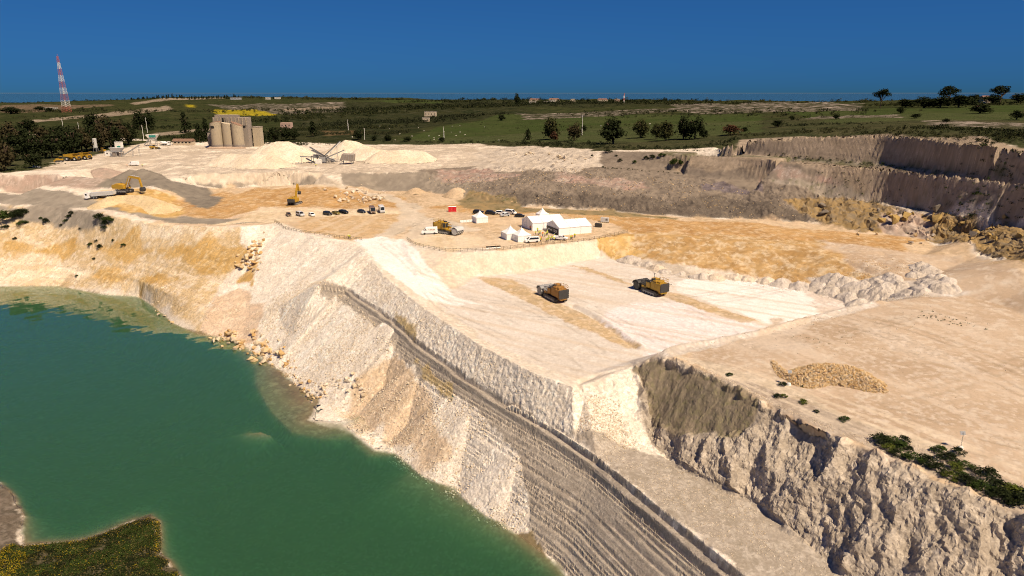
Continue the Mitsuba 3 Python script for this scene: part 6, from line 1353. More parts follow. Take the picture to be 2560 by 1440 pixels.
RUBBLE_SAY = {'heap_rubble': 'broken pale stones over the dumped heaps at the end of the pit floor', 'ridge_rubble': 'grey gravel along the low ridge between pit floor and right plateau', 'slope_rubble': 'stones on the orange slope beyond the pit floor',
              'talus_rubble': 'loose pale stones lying over the talus above the lake', 'cone_rubble': 'white blocks strewn over the rubble cone below the pit corner', 'bench_rubble': 'small stones littering the narrow bench under the cliff',
              'crest_rubble': 'white stones along the crest of the pit floor edge', 'rim_rubble': 'gravel along the rim of the right plateau', 'scree_rubble': 'brown blocks on the grey scree slope at the back', 'bank_rubble': 'tan stones on the far lake bank', 'plateau_stones': 'scattered small stones on the right plateau'}
for name, poly, n, (a, b), tone in RUBBLE:
    P = np.array(poly)[:, :2]
    got = []
    while sum(map(len, got)) < n:
        q = r_.uniform(P.min(0), P.max(0), (n * 3, 2))
        k = (inside(q[:, 0], q[:, 1], P) > -.3) & (fb(p3(q[:, 0], q[:, 1], 6, 4), 3, 8) + r_.normal(size=len(q)) * .07 > .48)
        got.append(q[k])
    q = np.vstack(got)[:n]
    z = gz(q[:, 0], q[:, 1])
    s = a + (b - a) * r_.random(len(q)) ** 2.5
    third = r_.integers(len(TONES[tone]), size=len(q))
    for j, t in enumerate(dict.fromkeys(TONES[tone])):
        k = (third % len(dict.fromkeys(TONES[tone]))) == j
        key = f'{name}__{j + 1:03d}'
        scene[key] = mikit.ply(scatter_mesh(q[k], z[k] + s[k] * .12, s[k], r_), t)
    labels[name] = {'kind': 'stuff', 'label': RUBBLE_SAY[name], 'category': 'rubble'}

# heap of quarried stones on the right plateau
c = np.array(STONE_HEAP)[:, :2]
q = r_.uniform(c.min(0) - 7, c.max(0) + 7, (40000, 2))
d = np.full(len(q), 1e9)
hump = np.full(len(q), -1.0)
for a, b, wa, wb in zip(c[:-1], c[1:], (.6, 1.4, 3.2, 5.0, 5.2, 3.8), (1.4, 3.2, 5.0, 5.2, 3.8, 1.2)):
    dd, t = seg_dist(q[:, 0], q[:, 1], *a, *b)
    wd = (wa + (wb - wa) * t) * (.75 + .5 * fb(p3(q[:, 0], q[:, 1], 3, 5), 2, 90))
    hump = np.maximum(hump, wd - dd)
k = hump > .02
q, hump = q[k][:6500], hump[k][:6500]
z = gz(q[:, 0], q[:, 1]) + np.clip(hump * .5, 0, 1.8) * r_.uniform(.88, 1, len(q))
s = .12 + .5 * r_.random(len(q)) ** 1.7
hk = thing('stone_heap', 'low heap of ochre quarried stones lying on the right plateau', 'stone heap')
cut = r_.integers(4, size=len(q))
for j, t in enumerate(['stone_tan', 'stone_ochre', 'stone_cream', 'stone_tan']):
    key = part(hk, 'stones', scatter_mesh(q[cut == j], z[cut == j], s[cut == j], r_), t)
    labels[key] = {'kind': 'stuff'}

# ------------------------------------------------------------------ foliage
def leaf_bsdf(name, rgb):
    def fn(p, n_, uv, c=rgb):
        a = mikit.noise(p.x * .7, p.y * .7, p.z * .7)
        b = mikit.noise(p.x * 3.7, p.y * 3.7, p.z * 3.7)
        return mi.Color3f(*c) * (.45 + .7 * a + .5 * b)
    scene[name] = {'type': 'twosided', 'bsdf': {'type': 'diffuse', 'reflectance': mikit.proc(fn)}}
for n, c in [('leaf_dark', (.020, .026, .011)), ('leaf_olive', (.044, .046, .018)), ('leaf_dusk', (.030, .034, .018)), ('leaf_brown', (.046, .039, .020)), ('leaf_red', (.085, .045, .026)), ('leaf_green', (.036, .055, .014)), ('leaf_lime', (.075, .090, .018)), ('bark', (.09, .065, .045)), ('flower_yellow', (.50, .36, .02)), ('grass_blades', (.065, .075, .020)), ('grass_dry', (.12, .095, .035))]:
    leaf_bsdf(n, c)

def clumps(centres, radii, per, leaf, r, flat=1.0):
    """Leaf-sized faces spread through balls: two triangles each, turned any way."""
    n = len(centres) * per
    c = np.repeat(centres, per, 0)
    R = np.repeat(radii, per)
    d = r.normal(size=(n, 3))
    d /= np.linalg.norm(d, axis=1, keepdims=True)
    p = c + d * (R * r.uniform(.45, 1.05, n))[:, None] * np.array([1, 1, flat])
    u = r.normal(size=(n, 3)); u -= .35 * d * (u * d).sum(1, keepdims=True)
    u /= np.linalg.norm(u, axis=1, keepdims=True)
    w = np.cross(u, d + r.normal(size=(n, 3)) * .6)
    w /= np.linalg.norm(w, axis=1, keepdims=True) + 1e-9
    s = (np.repeat(np.broadcast_to(leaf, len(centres)), per) * r.uniform(.6, 1.3, n))[:, None]
    v = np.stack([p - u * s * .5, p + w * s * .4, p + u * s * .5, p - w * s * .4], 1).reshape(-1, 3)
    i = np.arange(n)[:, None] * 4
    return v, np.vstack([i + [0, 1, 2], i + [0, 2, 3]])

def crown_mesh(w, h, kind, seed):
    r = np.random.default_rng(seed)
    if kind == 'cypress':
        k = 16
        t = r.uniform(.08, 1, k)
        rad = w * .5 * (1 - t) ** .7 * .75 + .12 * w
        a = r.uniform(0, 6.28, k)
        c = np.stack([np.cos(a) * rad * .5, np.sin(a) * rad * .5, h * t * .95], -1)
        return clumps(c, rad * .75, 34, .10 * w + .25, r, 1.3)
    if kind == 'pine':
        k = 22
        a, q = r.uniform(0, 6.28, k), np.sqrt(r.random(k))
        c = np.stack([np.cos(a) * q * w * .38, np.sin(a) * q * w * .38, h * (.62 + .24 * (1 - q ** 2)) + r.uniform(-.1, .1, k) * h], -1)
        return clumps(c, np.full(k, w * .18), 56, .07 * w, r, .8)
    k = 34
    d = r.normal(size=(k, 3))
    d /= np.linalg.norm(d, axis=1, keepdims=True)
    q = r.uniform(.25, 1, k)[:, None]
    c = d * q * np.array([w * .36, w * .36, h * .38]) + [0, 0, h * .47]
    c[:, :2] *= (1.15 - .55 * c[:, 2:] / h)
    c[:, 0] += (fb(c / max(w, 1) * 2, 2, seed) - .5) * w * .3
    rad = w * r.uniform(.13, .25, k)
    return clumps(c, rad, 46, .062 * w + .16, r)

def trunk_mesh(h, w, seed):
    r = np.random.default_rng(seed)
    m = [hull(np.vstack([[(math.cos(a) * w * .035, math.sin(a) * w * .035, -.5) for a in np.arange(6)], [(math.cos(a) * w * .018 + .03 * w, math.sin(a) * w * .018, h * .55) for a in np.arange(6)]]))]
    for j in range(4):
        a = r.uniform(0, 6.28)
        m.append(bar((.02 * w, 0, h * .3), (math.cos(a) * w * .28, math.sin(a) * w * .28, h * .7), .03 * w))
    return cat(*m)

TREE_SAY = {'grove': 'in the grove left of the yard', 'yard': 'behind the yard and gravel heaps', 'field': 'at the foot of the green field', 'right': 'on the hill above the right quarry wall', 'skyline': 'in the row on the left skyline'}
KIND_SAY = {'cypress': 'narrow conifer', 'brown': 'brown tinged tree', 'olive': 'olive green tree', 'red': 'reddish brown tree', 'pine': 'tall umbrella pine', 'dark': 'dark tree'}
LEAF = {'dark': 'leaf_dark', 'brown': 'leaf_brown', 'olive': 'leaf_olive', 'red': 'leaf_red', 'cypress': 'leaf_dark', 'pine': 'leaf_dark'}
_place = in_order(TREES, lambda t: (t[4], t[5]))
for i, (x, y, h, w, kind, where) in enumerate(TREES):
    z = g1(x, y)
    sp = 'pine_tree' if kind == 'pine' else 'conifer' if kind == 'cypress' else 'tree'
    o, many = _place[i]
    word = KIND_SAY[kind]
    key = thing(sp, f'{word} {TREE_SAY[where]}' if many == 1 else f'{o} {word} from the left {TREE_SAY[where]}', 'tree', f'{word}s {TREE_SAY[where]}')
    v = i % 7
    M = T().translate([float(x), float(y), z]).rotate([0, 0, 1], i * 47.0).scale([w / 8.0 * (1.25 if where == 'grove' else 1.08), w / 8.0 * (1.25 if where == 'grove' else 1.08), h / 10.0])
    form = kind if kind in ('cypress', 'pine') else 'round'
    part(key, 'crown', shared(('crown', form, v), lambda: crown_mesh(8.0, 10.0, form, 300 + v), LEAF[kind]), None, M)
    if where != 'skyline':
        part(key, 'trunk', shared(('trunk', v), lambda: trunk_mesh(10.0, 8.0, 330 + v), 'bark'), None, M)

def bush_mesh(seed):
    r = np.random.default_rng(seed)
    k = 15
    a, q = r.uniform(0, 6.28, k), np.sqrt(r.random(k))
    c = np.stack([np.cos(a) * q * .36, np.sin(a) * q * .36, .30 + .34 * (1 - q * q) * r.uniform(.6, 1.1, k)], -1)
    return clumps(c, r.uniform(.14, .24, k), 60, .075, r, 1.0)
SHRUB_SAY = {'cliff': 'low {} shrub on the cliff edge', 'bank': '{} shrub on the ochre bank above the lake', 'terrace': '{} bush on the grey terrace slope'}
_place = in_order(SHRUBS, lambda t: (t[4], t[5]))
for i, (x, y, w, h, kind, where) in enumerate(SHRUBS):
    word = 'yellow green' if kind == 'lime' else 'dark green'
    key = thing('shrub', f'{_place[i][0]} ' + SHRUB_SAY[where].format(word) + ', counted from the left', 'shrub', f'{word} shrubs ' + {'cliff': 'on the cliff edge', 'bank': 'on the lake bank', 'terrace': 'on the terrace slope'}[where])
    v = i % 6
    M = T().translate([float(x), float(y), g1(x, y) - .05 * h]).rotate([0, 0, 1], i * 61.0).scale([w * 1.02, w * 1.02, max(h * 1.0, .48 * w)])
    scene[key] = {**shared(('bush', v), lambda: bush_mesh(400 + v), {'lime': 'leaf_lime'}.get(kind, 'leaf_dark' if i % 3 else 'leaf_green')), 'to_world': M}

def undergrowth(name, lines, mats, leaf, per, say, far_lines=False):
    r = np.random.default_rng(hash(len(name)) % 1000 + 5)
    C = {m: ([], []) for m in mats}
    for pts, n, spread, (a, b) in lines:
        q = along_line(pts, n, spread, r)
        z = gz(q[:, 0], q[:, 1])
        s = a + (b - a) * r.random(n) ** 1.6
        for j in range(3):
            o = r.normal(size=(n, 3)) * np.array([.35, .35, .12]) * s[:, None]
            m = mats[(j + int(r.integers(2))) % len(mats)]
            C[m][0].append(np.concatenate([q, (z + s * .3)[:, None]], 1) + o)
            C[m][1].append(s * r.uniform(.3, .5, n))
    for j, m in enumerate(mats):
        if C[m][0]:
            c, rad = np.vstack(C[m][0]), np.concatenate(C[m][1])
            scene[f'{name}__{j + 1:03d}'] = mikit.ply(clumps(c, rad, per, rad * leaf, r, .8), m)
    labels[name] = {'kind': 'stuff', 'label': say, 'category': 'undergrowth'}
undergrowth('scrub', SCRUB_LINES, ['leaf_dark', 'leaf_olive', 'leaf_dusk'], .55, 16, 'dark scrub covering the hollows of the land behind the quarry')
undergrowth('hedgerow', HEDGES, ['leaf_dark', 'leaf_olive'], .5, 20, 'dark hedges and thickets along the skyline')
undergrowth('ledge_plants', LEDGE_PLANTS, ['leaf_green', 'leaf_dark'], .5, 20, 'green weeds growing along the quarry ledges')

# the near island: grass tufts and yellow flowers
P = np.array(ISLAND)
q = np.random.default_rng(9).uniform(P.min(0), P.max(0), (52000, 2))
q = q[(inside(q[:, 0], q[:, 1], P) > -.15)]
r = np.random.default_rng(10)
zi = gz(q[:, 0], q[:, 1])
q, zi = q[zi > ZW - .1], zi[zi > ZW - .1]
lush = fb(p3(q[:, 0], q[:, 1], 3.0, 2), 3, 77)
keep = lush + r.normal(size=len(q)) * .05 > .36
q, zi, lush = q[keep], zi[keep], lush[keep]
edge = inside(q[:, 0], q[:, 1], P)
hgt = .12 + .34 * r.random(len(q)) ** 2 + .7 * np.clip(lush - .4, 0, .4)
tone = np.where(r.random(len(q)) < .12 + .25 * (edge < .8), 2, np.where(lush + r.normal(size=len(q)) * .06 > .5, 0, 1))
for j, m in enumerate(['leaf_green', 'leaf_dark', 'grass_dry']):
    k = tone == j
    scene[f'island_grass__{j + 1:03d}'] = mikit.ply(clumps(np.concatenate([q[k], (zi[k] + hgt[k] * .5)[:, None]], 1), hgt[k] * .8, 6, .17, r), m)
labels['island_grass'] = {'kind': 'stuff', 'label': 'mossy green grass covering the near bank at lower left', 'category': 'grass'}
f = (r.random(len(q)) < .05 + .22 * np.clip(1 - edge / 1.2, 0, 1) + .5 * (np.hypot(q[:, 0] - P[-1, 0], q[:, 1] - P[-1, 1]) < 7)) & (fb(p3(q[:, 0], q[:, 1], 2.0, 6), 2, 78) > .44)
scene['wild_flowers'] = mikit.ply(clumps(np.concatenate([q[f], (zi[f] + hgt[f] + .03)[:, None]], 1), np.full(f.sum(), .12), 3, .10, r), 'flower_yellow')
labels['wild_flowers'] = {'kind': 'stuff', 'label': 'yellow wild flowers among the grass of the near bank', 'category': 'flowers'}


# ------------------------------------------------------------------ vehicles
def car_shape(kind):
    """Length, width, height, bonnet height, profile of the body, cabin corners (bottom and top), wheel places."""
    if kind == 'hatchback':
        L, W, H = 4.2, 1.78, 1.48
        body = [(-2.1, .32), (2.02, .32), (2.1, .55), (2.05, .78), (1.15, .92), (-1.95, .95), (-2.1, .8)]
        cab = [(-1.9, 1.2, .92), (-1.35, .45, H)]
    elif kind == 'suv':
        L, W, H = 4.6, 1.9, 1.72
        body = [(-2.3, .42), (2.2, .42), (2.3, .7), (2.22, .98), (1.2, 1.1), (-2.2, 1.12), (-2.3, .9)]
        cab = [(-2.2, 1.25, 1.08), (-1.85, .55, H)]
    elif kind == 'pickup':
        L, W, H = 5.1, 1.9, 1.78
        body = [(-2.55, .5), (2.45, .5), (2.55, .75), (2.45, 1.02), (1.4, 1.12), (-2.55, 1.12)]
        cab = [(-.7, 1.35, 1.1), (-.45, .75, H)]
    elif kind in ('van', 'minivan'):
        L, W, H = 5.2, 1.98, 1.98
        body = [(-2.6, .4), (2.5, .4), (2.6, .7), (2.5, 1.0), (1.9, 1.18), (-2.58, 1.2), (-2.6, .8)]
        cab = [(-2.57, 1.95, 1.15), (-2.45, .95, H)]
    elif kind == 'panelvan':
        L, W, H = 6.0, 2.05, 2.6
        body = [(-3.0, .45), (2.9, .45), (3.0, .8), (2.9, 1.15), (2.3, 1.35), (-2.98, 1.4), (-3.0, .9)]
        cab = [(-2.98, 2.35, 1.35), (-2.9, 1.35, H)]
    else:
        L, W, H = 7.2, 2.2, 2.8
        body = [(-3.6, .45), (3.45, .45), (3.6, .85), (3.5, 1.3), (-3.58, 1.35), (-3.6, .9)]
        cab = [(-3.58, 3.45, 1.3), (-3.45, 2.75, H)]
    return L, W, H, body, cab

def build_car(kind):
    L, W, H, body, cab = car_shape(kind)
    out = []
    pr = prism(body, W)
    pr.vertices[:, 1] *= np.where(np.abs(pr.vertices[:, 0]) > L * .47, .9, 1.0)
    (b0, b1, bz), (t0, t1, tz) = cab
    w0, w1 = W * .47, W * .40 if kind not in ('panelvan', 'minibus') else W * .455
    bot = [(b1, -w0, bz), (b1, w0, bz), (b0, w0, bz), (b0, -w0, bz)]
    top = [(t1, -w1, tz - .05), (t1, w1, tz - .05), (t0, w1, tz - .05), (t0, -w1, tz - .05)]
    roof = [((t1 - .15 if i < 2 else t0 + .15), y * .93, tz) for i, (_, y, _z) in enumerate(top)]
    out.append(('body', cat(pr, hull(bot + top + roof)), None))
    if kind == 'panelvan':
        out.append(('windscreen', pane([bot[0], bot[1], top[1], top[0]], .82), 'window_glass'))
        for s in (0, 1):
            y0, y1 = (-w0, -w1) if s == 0 else (w0, w1)
            q = [(1.15, y0 * .985, 1.5), (2.0, y0, 1.5), (1.5, y1 * 1.04, 2.15), (1.15, y1 * 1.04, 2.15)]
            out.append(('side_window', pane(q if s == 0 else q[::-1], .95, .04), 'window_glass'))
    else:
        out.append(('windscreen', pane([bot[0], bot[1], top[1], top[0]], .86), 'window_glass'))
        out.append(('rear_window', pane([bot[2], bot[3], top[3], top[2]], .78), 'window_glass'))
        out.append(('side_window', pane([bot[3], bot[0], top[0], top[3]], .84), 'window_glass'))
        out.append(('side_window', pane([bot[1], bot[2], top[2], top[1]], .84), 'window_glass'))
    r = .32 if kind == 'hatchback' else .37
    for sx in (L * .31, -L * .30):
        for sy in (-1, 1):
            out.append(('wheel', cyl(r, .24, (sx, sy * (W / 2 - .11), r)), 'rubber'))
    for sy in (-1, 1):
        out.append(('headlight', cbox(.12, .34, .16, .03, (L / 2 - .06, sy * W * .34, body[2][1] - .02)), 'lamp_glass'))
    if kind == 'pickup':
        out.append(('load_bed', cat(cbox(1.75, .08, .3, .02, (-1.65, .88, 1.1)), cbox(1.75, .08, .3, .02, (-1.65, -.88, 1.1)), cbox(.08, 1.7, .3, .02, (-2.5, 0, 1.1))), None))
        out.append(('open_door', cbox(.95, .06, .95, .03, (.55, -1.35, .6)), None))
    return out

CAR_WORD = {'hatchback': 'car', 'suv': 'car', 'pickup': 'pickup_truck', 'van': 'van', 'minivan': 'van', 'panelvan': 'van', 'minibus': 'minibus'}
for x, y, deg, kind, colour, label in VEHICLES:
    name = CAR_WORD[kind]
    key = thing(name, label, name.replace('_truck', ' truck').replace('_', ' '), {'car': 'parked cars', 'van': 'parked vans', 'minibus': 'parked minibuses'}.get(name))
    M = tilt(x, y, deg)
    if kind not in _cache:
        _cache[kind] = [(n, mikit.ply(m, None, smooth=35), mat) for n, m, mat in build_car(kind)]
    for n, d, mat in _cache[kind]:
        part(key, n, {**d, 'bsdf': {'type': 'ref', 'id': mat or colour + '_paint'}}, None, M)
    if 'lettering' in label:
        t = meshkit.text_mesh('VERMEER', .42, .01, True)
        t.apply_transform(trimesh.transformations.rotation_matrix(math.pi / 2, [1, 0, 0]))
        c = t.copy()
        t.apply_translation((-2.1, -.985, 1.55))
        c.apply_transform(trimesh.transformations.rotation_matrix(math.pi, [0, 0, 1]))
        c.apply_translation((.6, .985, 1.55))
        part(key, 'lettering', cat(t, c), 'machine_orange', M)

# ------------------------------------------------------------------ heavy machines
def track(L, w, h, y):
    """A crawler track: belt round two ends, with shoes."""
    r = h / 2
    pts = [(-L / 2 + r + r * math.cos(a), r + r * math.sin(a)) for a in np.linspace(math.pi / 2, 1.5 * math.pi, 9)] + [(L / 2 - r + r * math.cos(a), r + r * math.sin(a)) for a in np.linspace(-math.pi / 2, math.pi / 2, 9)]
    m = [prism(pts, w * .92, y)]
    for sx in np.arange(-L / 2 + r, L / 2 - r, .35):
        for z in (.0, h - .03):
            m.append(cbox(.2, w, .07, .01, (sx, y, z - .02)))
    return cat(*m)

def tracked_base(key, L, w, h, gauge, M, mat='machine_dark'):
    for s in (-1, 1):
        part(key, 'track', shared(('track', L, w, h, s * gauge), lambda: track(L, w, h, s * gauge), mat), None, M)
        part(key, 'roller_frame', shared(('rollers', L, w, h, s * gauge), lambda: cat(*[cyl(h * .2, w * 1.02, (sx, s * gauge, h * .34)) for sx in np.linspace(-L * .33, L * .33, 5)], cbox(L * .7, w * 1.04, h * .22, .04, (0, s * gauge, h * .4))), 'steel_grey'), None, M)

def railing(x0, x1, y0, y1, z, h=1.0):
    ps = [(x0, y0), (x1, y0), (x1, y1), (x0, y1)]
    m = []
    for (ax, ay), (bx, by) in zip(ps, ps[1:] + ps[:1]):
        for e in (.5, 1.0):
            m.append(bar((ax, ay, z + h * e), (bx, by, z + h * e), .06))
        n = max(1, int(math.hypot(bx - ax, by - ay) / 1.1))
        for k in range(n):
            m.append(bar((ax + (bx - ax) * k / n, ay + (by - ay) * k / n, z), (ax + (bx - ax) * k / n, ay + (by - ay) * k / n, z + h), .06))
    return cat(*m)

def surface_miner(x, y, deg, label, body_mat, drum_mat, mast, parked=False):
    key = thing('surface_miner', label, 'surface miner', 'tracked surface miners')
    z = g1(x, y)
    M = PL(x, y, z, deg, 1.12)
    tracked_base(key, 6.0, .9, 1.25, 1.35, M)
    part(key, 'chassis', cat(cbox(7.4, 1.9, .8, .08, (-.3, 0, .9)), cbox(2.0, 2.9, .5, .06, (2.2, 0, 1.2))), body_mat, M)
    e = part(key, 'engine_house', cat(cbox(3.6, 2.9, 1.9, .12, (-2.2, 0, 1.6)), cbox(1.5, 2.5, .35, .08, (-1.6, 0, 3.5)), cbox(.9, 1.0, .5, .06, (-2.9, .5, 3.5))), body_mat, M)
    part(e, 'radiator', cat(cbox(.25, 2.8, 2.2, .04, (-4.1, 0, 1.35)), *[cbox(.06, 2.4, .08, .01, (-4.25, 0, zz)) for zz in np.arange(1.55, 3.4, .22)]), 'machine_dark', M)
    part(e, 'side_panel', cat(*[cbox(.85, .06, 1.2, .02, (xx, s * 1.47, 1.95)) for xx in (-3.4, -2.4, -1.4) for s in (-1, 1)]), body_mat, M)
    part(e, 'exhaust_pipe', cat(cyl(.11, 1.0, (-1.2, -.8, 4.0), 'z', 10), cyl(.11, .8, (-1.2, .7, 3.9), 'z', 10)), 'machine_dark', M)
    c = part(key, 'cab', cat(cbox(1.5, 1.35, .5, .05, (.7, -1.05, 1.7)), cbox(1.55, 1.4, .12, .03, (.7, -1.05, 3.7)), *[bar((.7 + a * .7, -1.05 + b * .62, 2.1), (.7 + a * .7, -1.05 + b * .62, 3.75), .1) for a in (-1, 1) for b in (-1, 1)]), body_mat, M)
    part(c, 'window', cbox(1.38, 1.22, 1.55, .03, (.7, -1.05, 2.17)), 'window_glass', M)
    part(key, 'fuel_tank', cbox(1.5, 1.2, 1.3, .1, (.6, .95, 1.7)), body_mat, M)
    part(key, 'deck', cat(cbox(3.2, 2.7, .1, .02, (-.6, 0, 3.45)), cbox(.9, .6, .5, .05, (-.2, .4, 3.55)), cbox(.5, .9, .4, .05, (.3, -.2, 3.55))), 'machine_dark', M)
    part(key, 'railing', railing(-3.9, -1.9, -1.3, 1.3, 3.5), body_mat, M)
    part(key, 'boom', cat(bar((2.4, -.9, 1.6), (4.6, -.9, 1.9), .5, .7), bar((2.4, .9, 1.6), (4.6, .9, 1.9), .5, .7), cbox(.8, 2.6, .6, .08, (3.6, 0, 1.6)), bar((1.4, -.5, 2.9), (4.3, -.7, 2.5), .22), bar((1.4, .5, 2.9), (4.3, .7, 2.5), .22)), drum_mat, M)
    teeth = [cbox(.16, .16, .2, .03, (5.0 + 1.12 * math.cos(a), yy, 1.28 + 1.12 * math.sin(a) - .1)) for j, yy in enumerate(np.linspace(-1.75, 1.75, 13)) for a in np.arange(0, 2 * math.pi, 2 * math.pi / 9) + j * .5]
    d = part(key, 'cutter_drum', cyl(1.05, 3.7, (5.0, 0, 1.25), 'y', 22), drum_mat, M)
    labels[part(d, 'teeth', cat(*teeth), 'machine_dark', M)] = {'kind': 'stuff'}
    guard = [(5.0 + 1.45 * math.cos(a), 1.28 + 1.45 * math.sin(a)) for a in np.linspace(.25, 2.5, 12)] + [(5.0 + 1.32 * math.cos(a), 1.28 + 1.32 * math.sin(a)) for a in np.linspace(2.5, .25, 12)]
    part(key, 'drum_guard', prism(guard, 3.9), drum_mat, M)
    part(key, 'ladder', cat(bar((-.4, -1.55, .9), (-.4, -1.5, 3.4), .07), bar((.0, -1.55, .9), (.0, -1.5, 3.4), .07), *[bar((-.4, -1.53, zz), (.0, -1.53, zz), .06) for zz in np.arange(1.0, 3.3, .35)]), body_mat, M)
    if mast:
        part(key, 'antenna', cat(bar((-1.2, 1.0, 3.5), (-1.2, 1.0, 5.6), .09), cbox(.3, .3, .15, .03, (-1.2, 1.0, 5.6)), bar((-4.0, -1.2, 3.3), (-4.9, -1.6, 3.4), .08)), 'machine_dark', M)
surface_miner(*MINERS[0], 'orange surface miner with grey drum on the left strip of the pit floor', 'machine_orange', 'steel_grey', False)
surface_miner(*MINERS[1], 'yellow black surface miner on the right strip of the pit floor', 'machine_yellow', 'machine_dark', True)
surface_miner(*MINERS[2], 'yellow surface miner with grey drum parked beside the lettered white van', 'machine_yellow', 'pale_steel', False)

def excavator(x, y, deg, label, pose, z=None, size=1.0, house=0):
    key = thing('excavator', label, 'excavator', 'tracked excavators')
    z = g1(x, y) if z is None else z
    M = PL(x, y, z, deg, size)
    tracked_base(key, 5.6, .75, 1.15, 1.5, M, 'machine_dark')
    part(key, 'undercarriage', cat(cbox(2.6, 2.6, .5, .06, (0, 0, .6)), cyl(1.0, .35, (0, 0, 1.2), 'z', 18)), 'machine_dark', M)
    H = M @ T().rotate([0, 0, 1], float(house))
    b = part(key, 'engine_house', cat(cbox(4.2, 3.1, 1.5, .15, (-1.1, 0, 1.35)), cbox(1.6, 2.9, .35, .1, (-1.9, 0, 2.85))), 'machine_yellow', H)
    part(b, 'counterweight', cbox(1.0, 3.1, 1.4, .25, (-3.5, 0, 1.35)), 'machine_yellow' if pose == 'dig' else 'machine_dark', H)
    part(b, 'exhaust_pipe', cyl(.1, .7, (-1.6, .8, 3.4), 'z', 8), 'machine_dark', H)
    c = part(key, 'cab', cat(cbox(1.7, 1.1, .5, .06, (1.0, 1.0, 1.4)), cbox(1.6, 1.1, .12, .04, (.95, 1.0, 3.15)), *[bar((.95 + a * .72, 1.0 + e * .48, 1.8), (.95 + a * .68, 1.0 + e * .46, 3.2), .09) for a in (-1, 1) for e in (-1, 1)]), 'machine_yellow', H)
    part(c, 'window', cbox(1.45, .98, 1.3, .04, (.95, 1.0, 1.87)), 'window_glass', H)
    if pose == 'up':
        P0, P1, P2, P3, P4 = (1.2, -.1, 2.0), (1.9, -.1, 5.4), (3.6, -.1, 8.4), (4.4, -.1, 5.2), (4.9, -.1, 4.2)
    else:
        P0, P1, P2, P3, P4 = (1.2, -.1, 2.0), (3.4, -.1, 5.9), (7.4, -.1, 5.4), (8.0, -.1, 2.0), (7.6, -.1, .5)
    part(key, 'boom', cat(bar(P0, P1, .6, .85), bar(P1, P2, .55, .75)), 'machine_yellow', H)
    part(key, 'stick', bar(P2, P3, .5, .7), 'machine_yellow', H)
    part(key, 'cylinder', cat(bar((1.7, -.5, 1.9), tuple(np.array(P1) + [.1, -.45, -.3]), .2), bar((1.7, .35, 1.9), tuple(np.array(P1) + [.1, .45, -.3]), .2), bar(tuple(np.array(P1) + [.2, 0, .55]), tuple(np.array(P2) + [.1, 0, .5]), .22)), 'pale_steel', H)
    q = np.array(P3)
    f = np.array(P4) - q
    prof = [(0, .35), (.9, .3), (1.25, -.5), (.8, -1.25), (-.1, -1.3), (-.35, -.6)]
    bk = prism(prof, 1.7)
    if pose == 'up':
        bk.apply_transform(trimesh.transformations.rotation_matrix(1.2, [0, 1, 0]))
    bk.apply_translation(q + [-.2, 0, -.2])
    u = part(key, 'bucket', bk, 'machine_dark', H)
    if pose != 'up':
        part(u, 'teeth', cat(*[cbox(.35, .12, .12, .02, tuple(q + [.65, yy, -1.6])) for yy in np.linspace(-.7, .7, 5)]), 'steel_grey', H)
excavator(*EXCAVATORS[0], 'dark yellow excavator with its arm raised, behind the parked cars', 'up', None, 1.08, 12)
excavator(*EXCAVATORS[1], 'big yellow excavator digging from the top of the ochre soil heap', 'dig', 4.35, 1.27, 0)

def tyre(key, x, y, r, w, M, rim='pale_steel'):
    k = part(key, 'wheel', shared(('tyre', x, y, r, w), lambda: cyl(r, w, (x, y, r), 'y', 18), 'rubber'), None, M)
    part(k, 'rim', shared(('rim', x, y, r, w), lambda: cyl(r * .5, w * 1.04, (x, y, r), 'y', 12), rim), None, M)

def haul_truck(x, y, deg, label):
    key = thing('haul_truck', label, 'haul truck', 'rigid haul trucks')
    M = PL(x, y, g1(x, y), deg)
    for xx in (3.0, -2.6):
        for s in (-1, 1):
            tyre(key, xx, s * (2.0 if xx > 0 else 1.9), 1.3, .9 if xx > 0 else 1.3, M)
    part(key, 'chassis', cbox(8.6, 1.6, .9, .08, (0, 0, 1.2)), 'machine_yellow', M)
    part(key, 'bonnet', cat(cbox(2.2, 4.2, 1.5, .12, (3.4, 0, 1.6)), cbox(1.3, 5.0, .2, .03, (2.8, 0, 3.1))), 'machine_yellow', M)
    part(key, 'grille', cbox(.12, 2.6, 1.2, .02, (4.55, 0, 1.7)), 'machine_dark', M)
    c = part(key, 'cab', cat(cbox(1.5, 1.7, .5, .05, (2.6, 1.3, 3.2)), cbox(1.6, 1.8, .14, .04, (2.6, 1.3, 4.7))), 'machine_yellow', M)
    part(c, 'window', cbox(1.42, 1.6, 1.1, .03, (2.6, 1.3, 3.66)), 'window_glass', M)
    bed = [(-5.0, 2.9), (1.6, 2.3), (1.9, 4.5), (4.3, 4.9), (4.3, 5.1), (1.7, 4.8), (-5.0, 4.2)]
    part(key, 'dump_body', prism(bed, 4.8), 'machine_yellow', M)
    part(key, 'railing', railing(3.0, 4.3, -2.3, 0, 3.2, .9), 'machine_yellow', M)

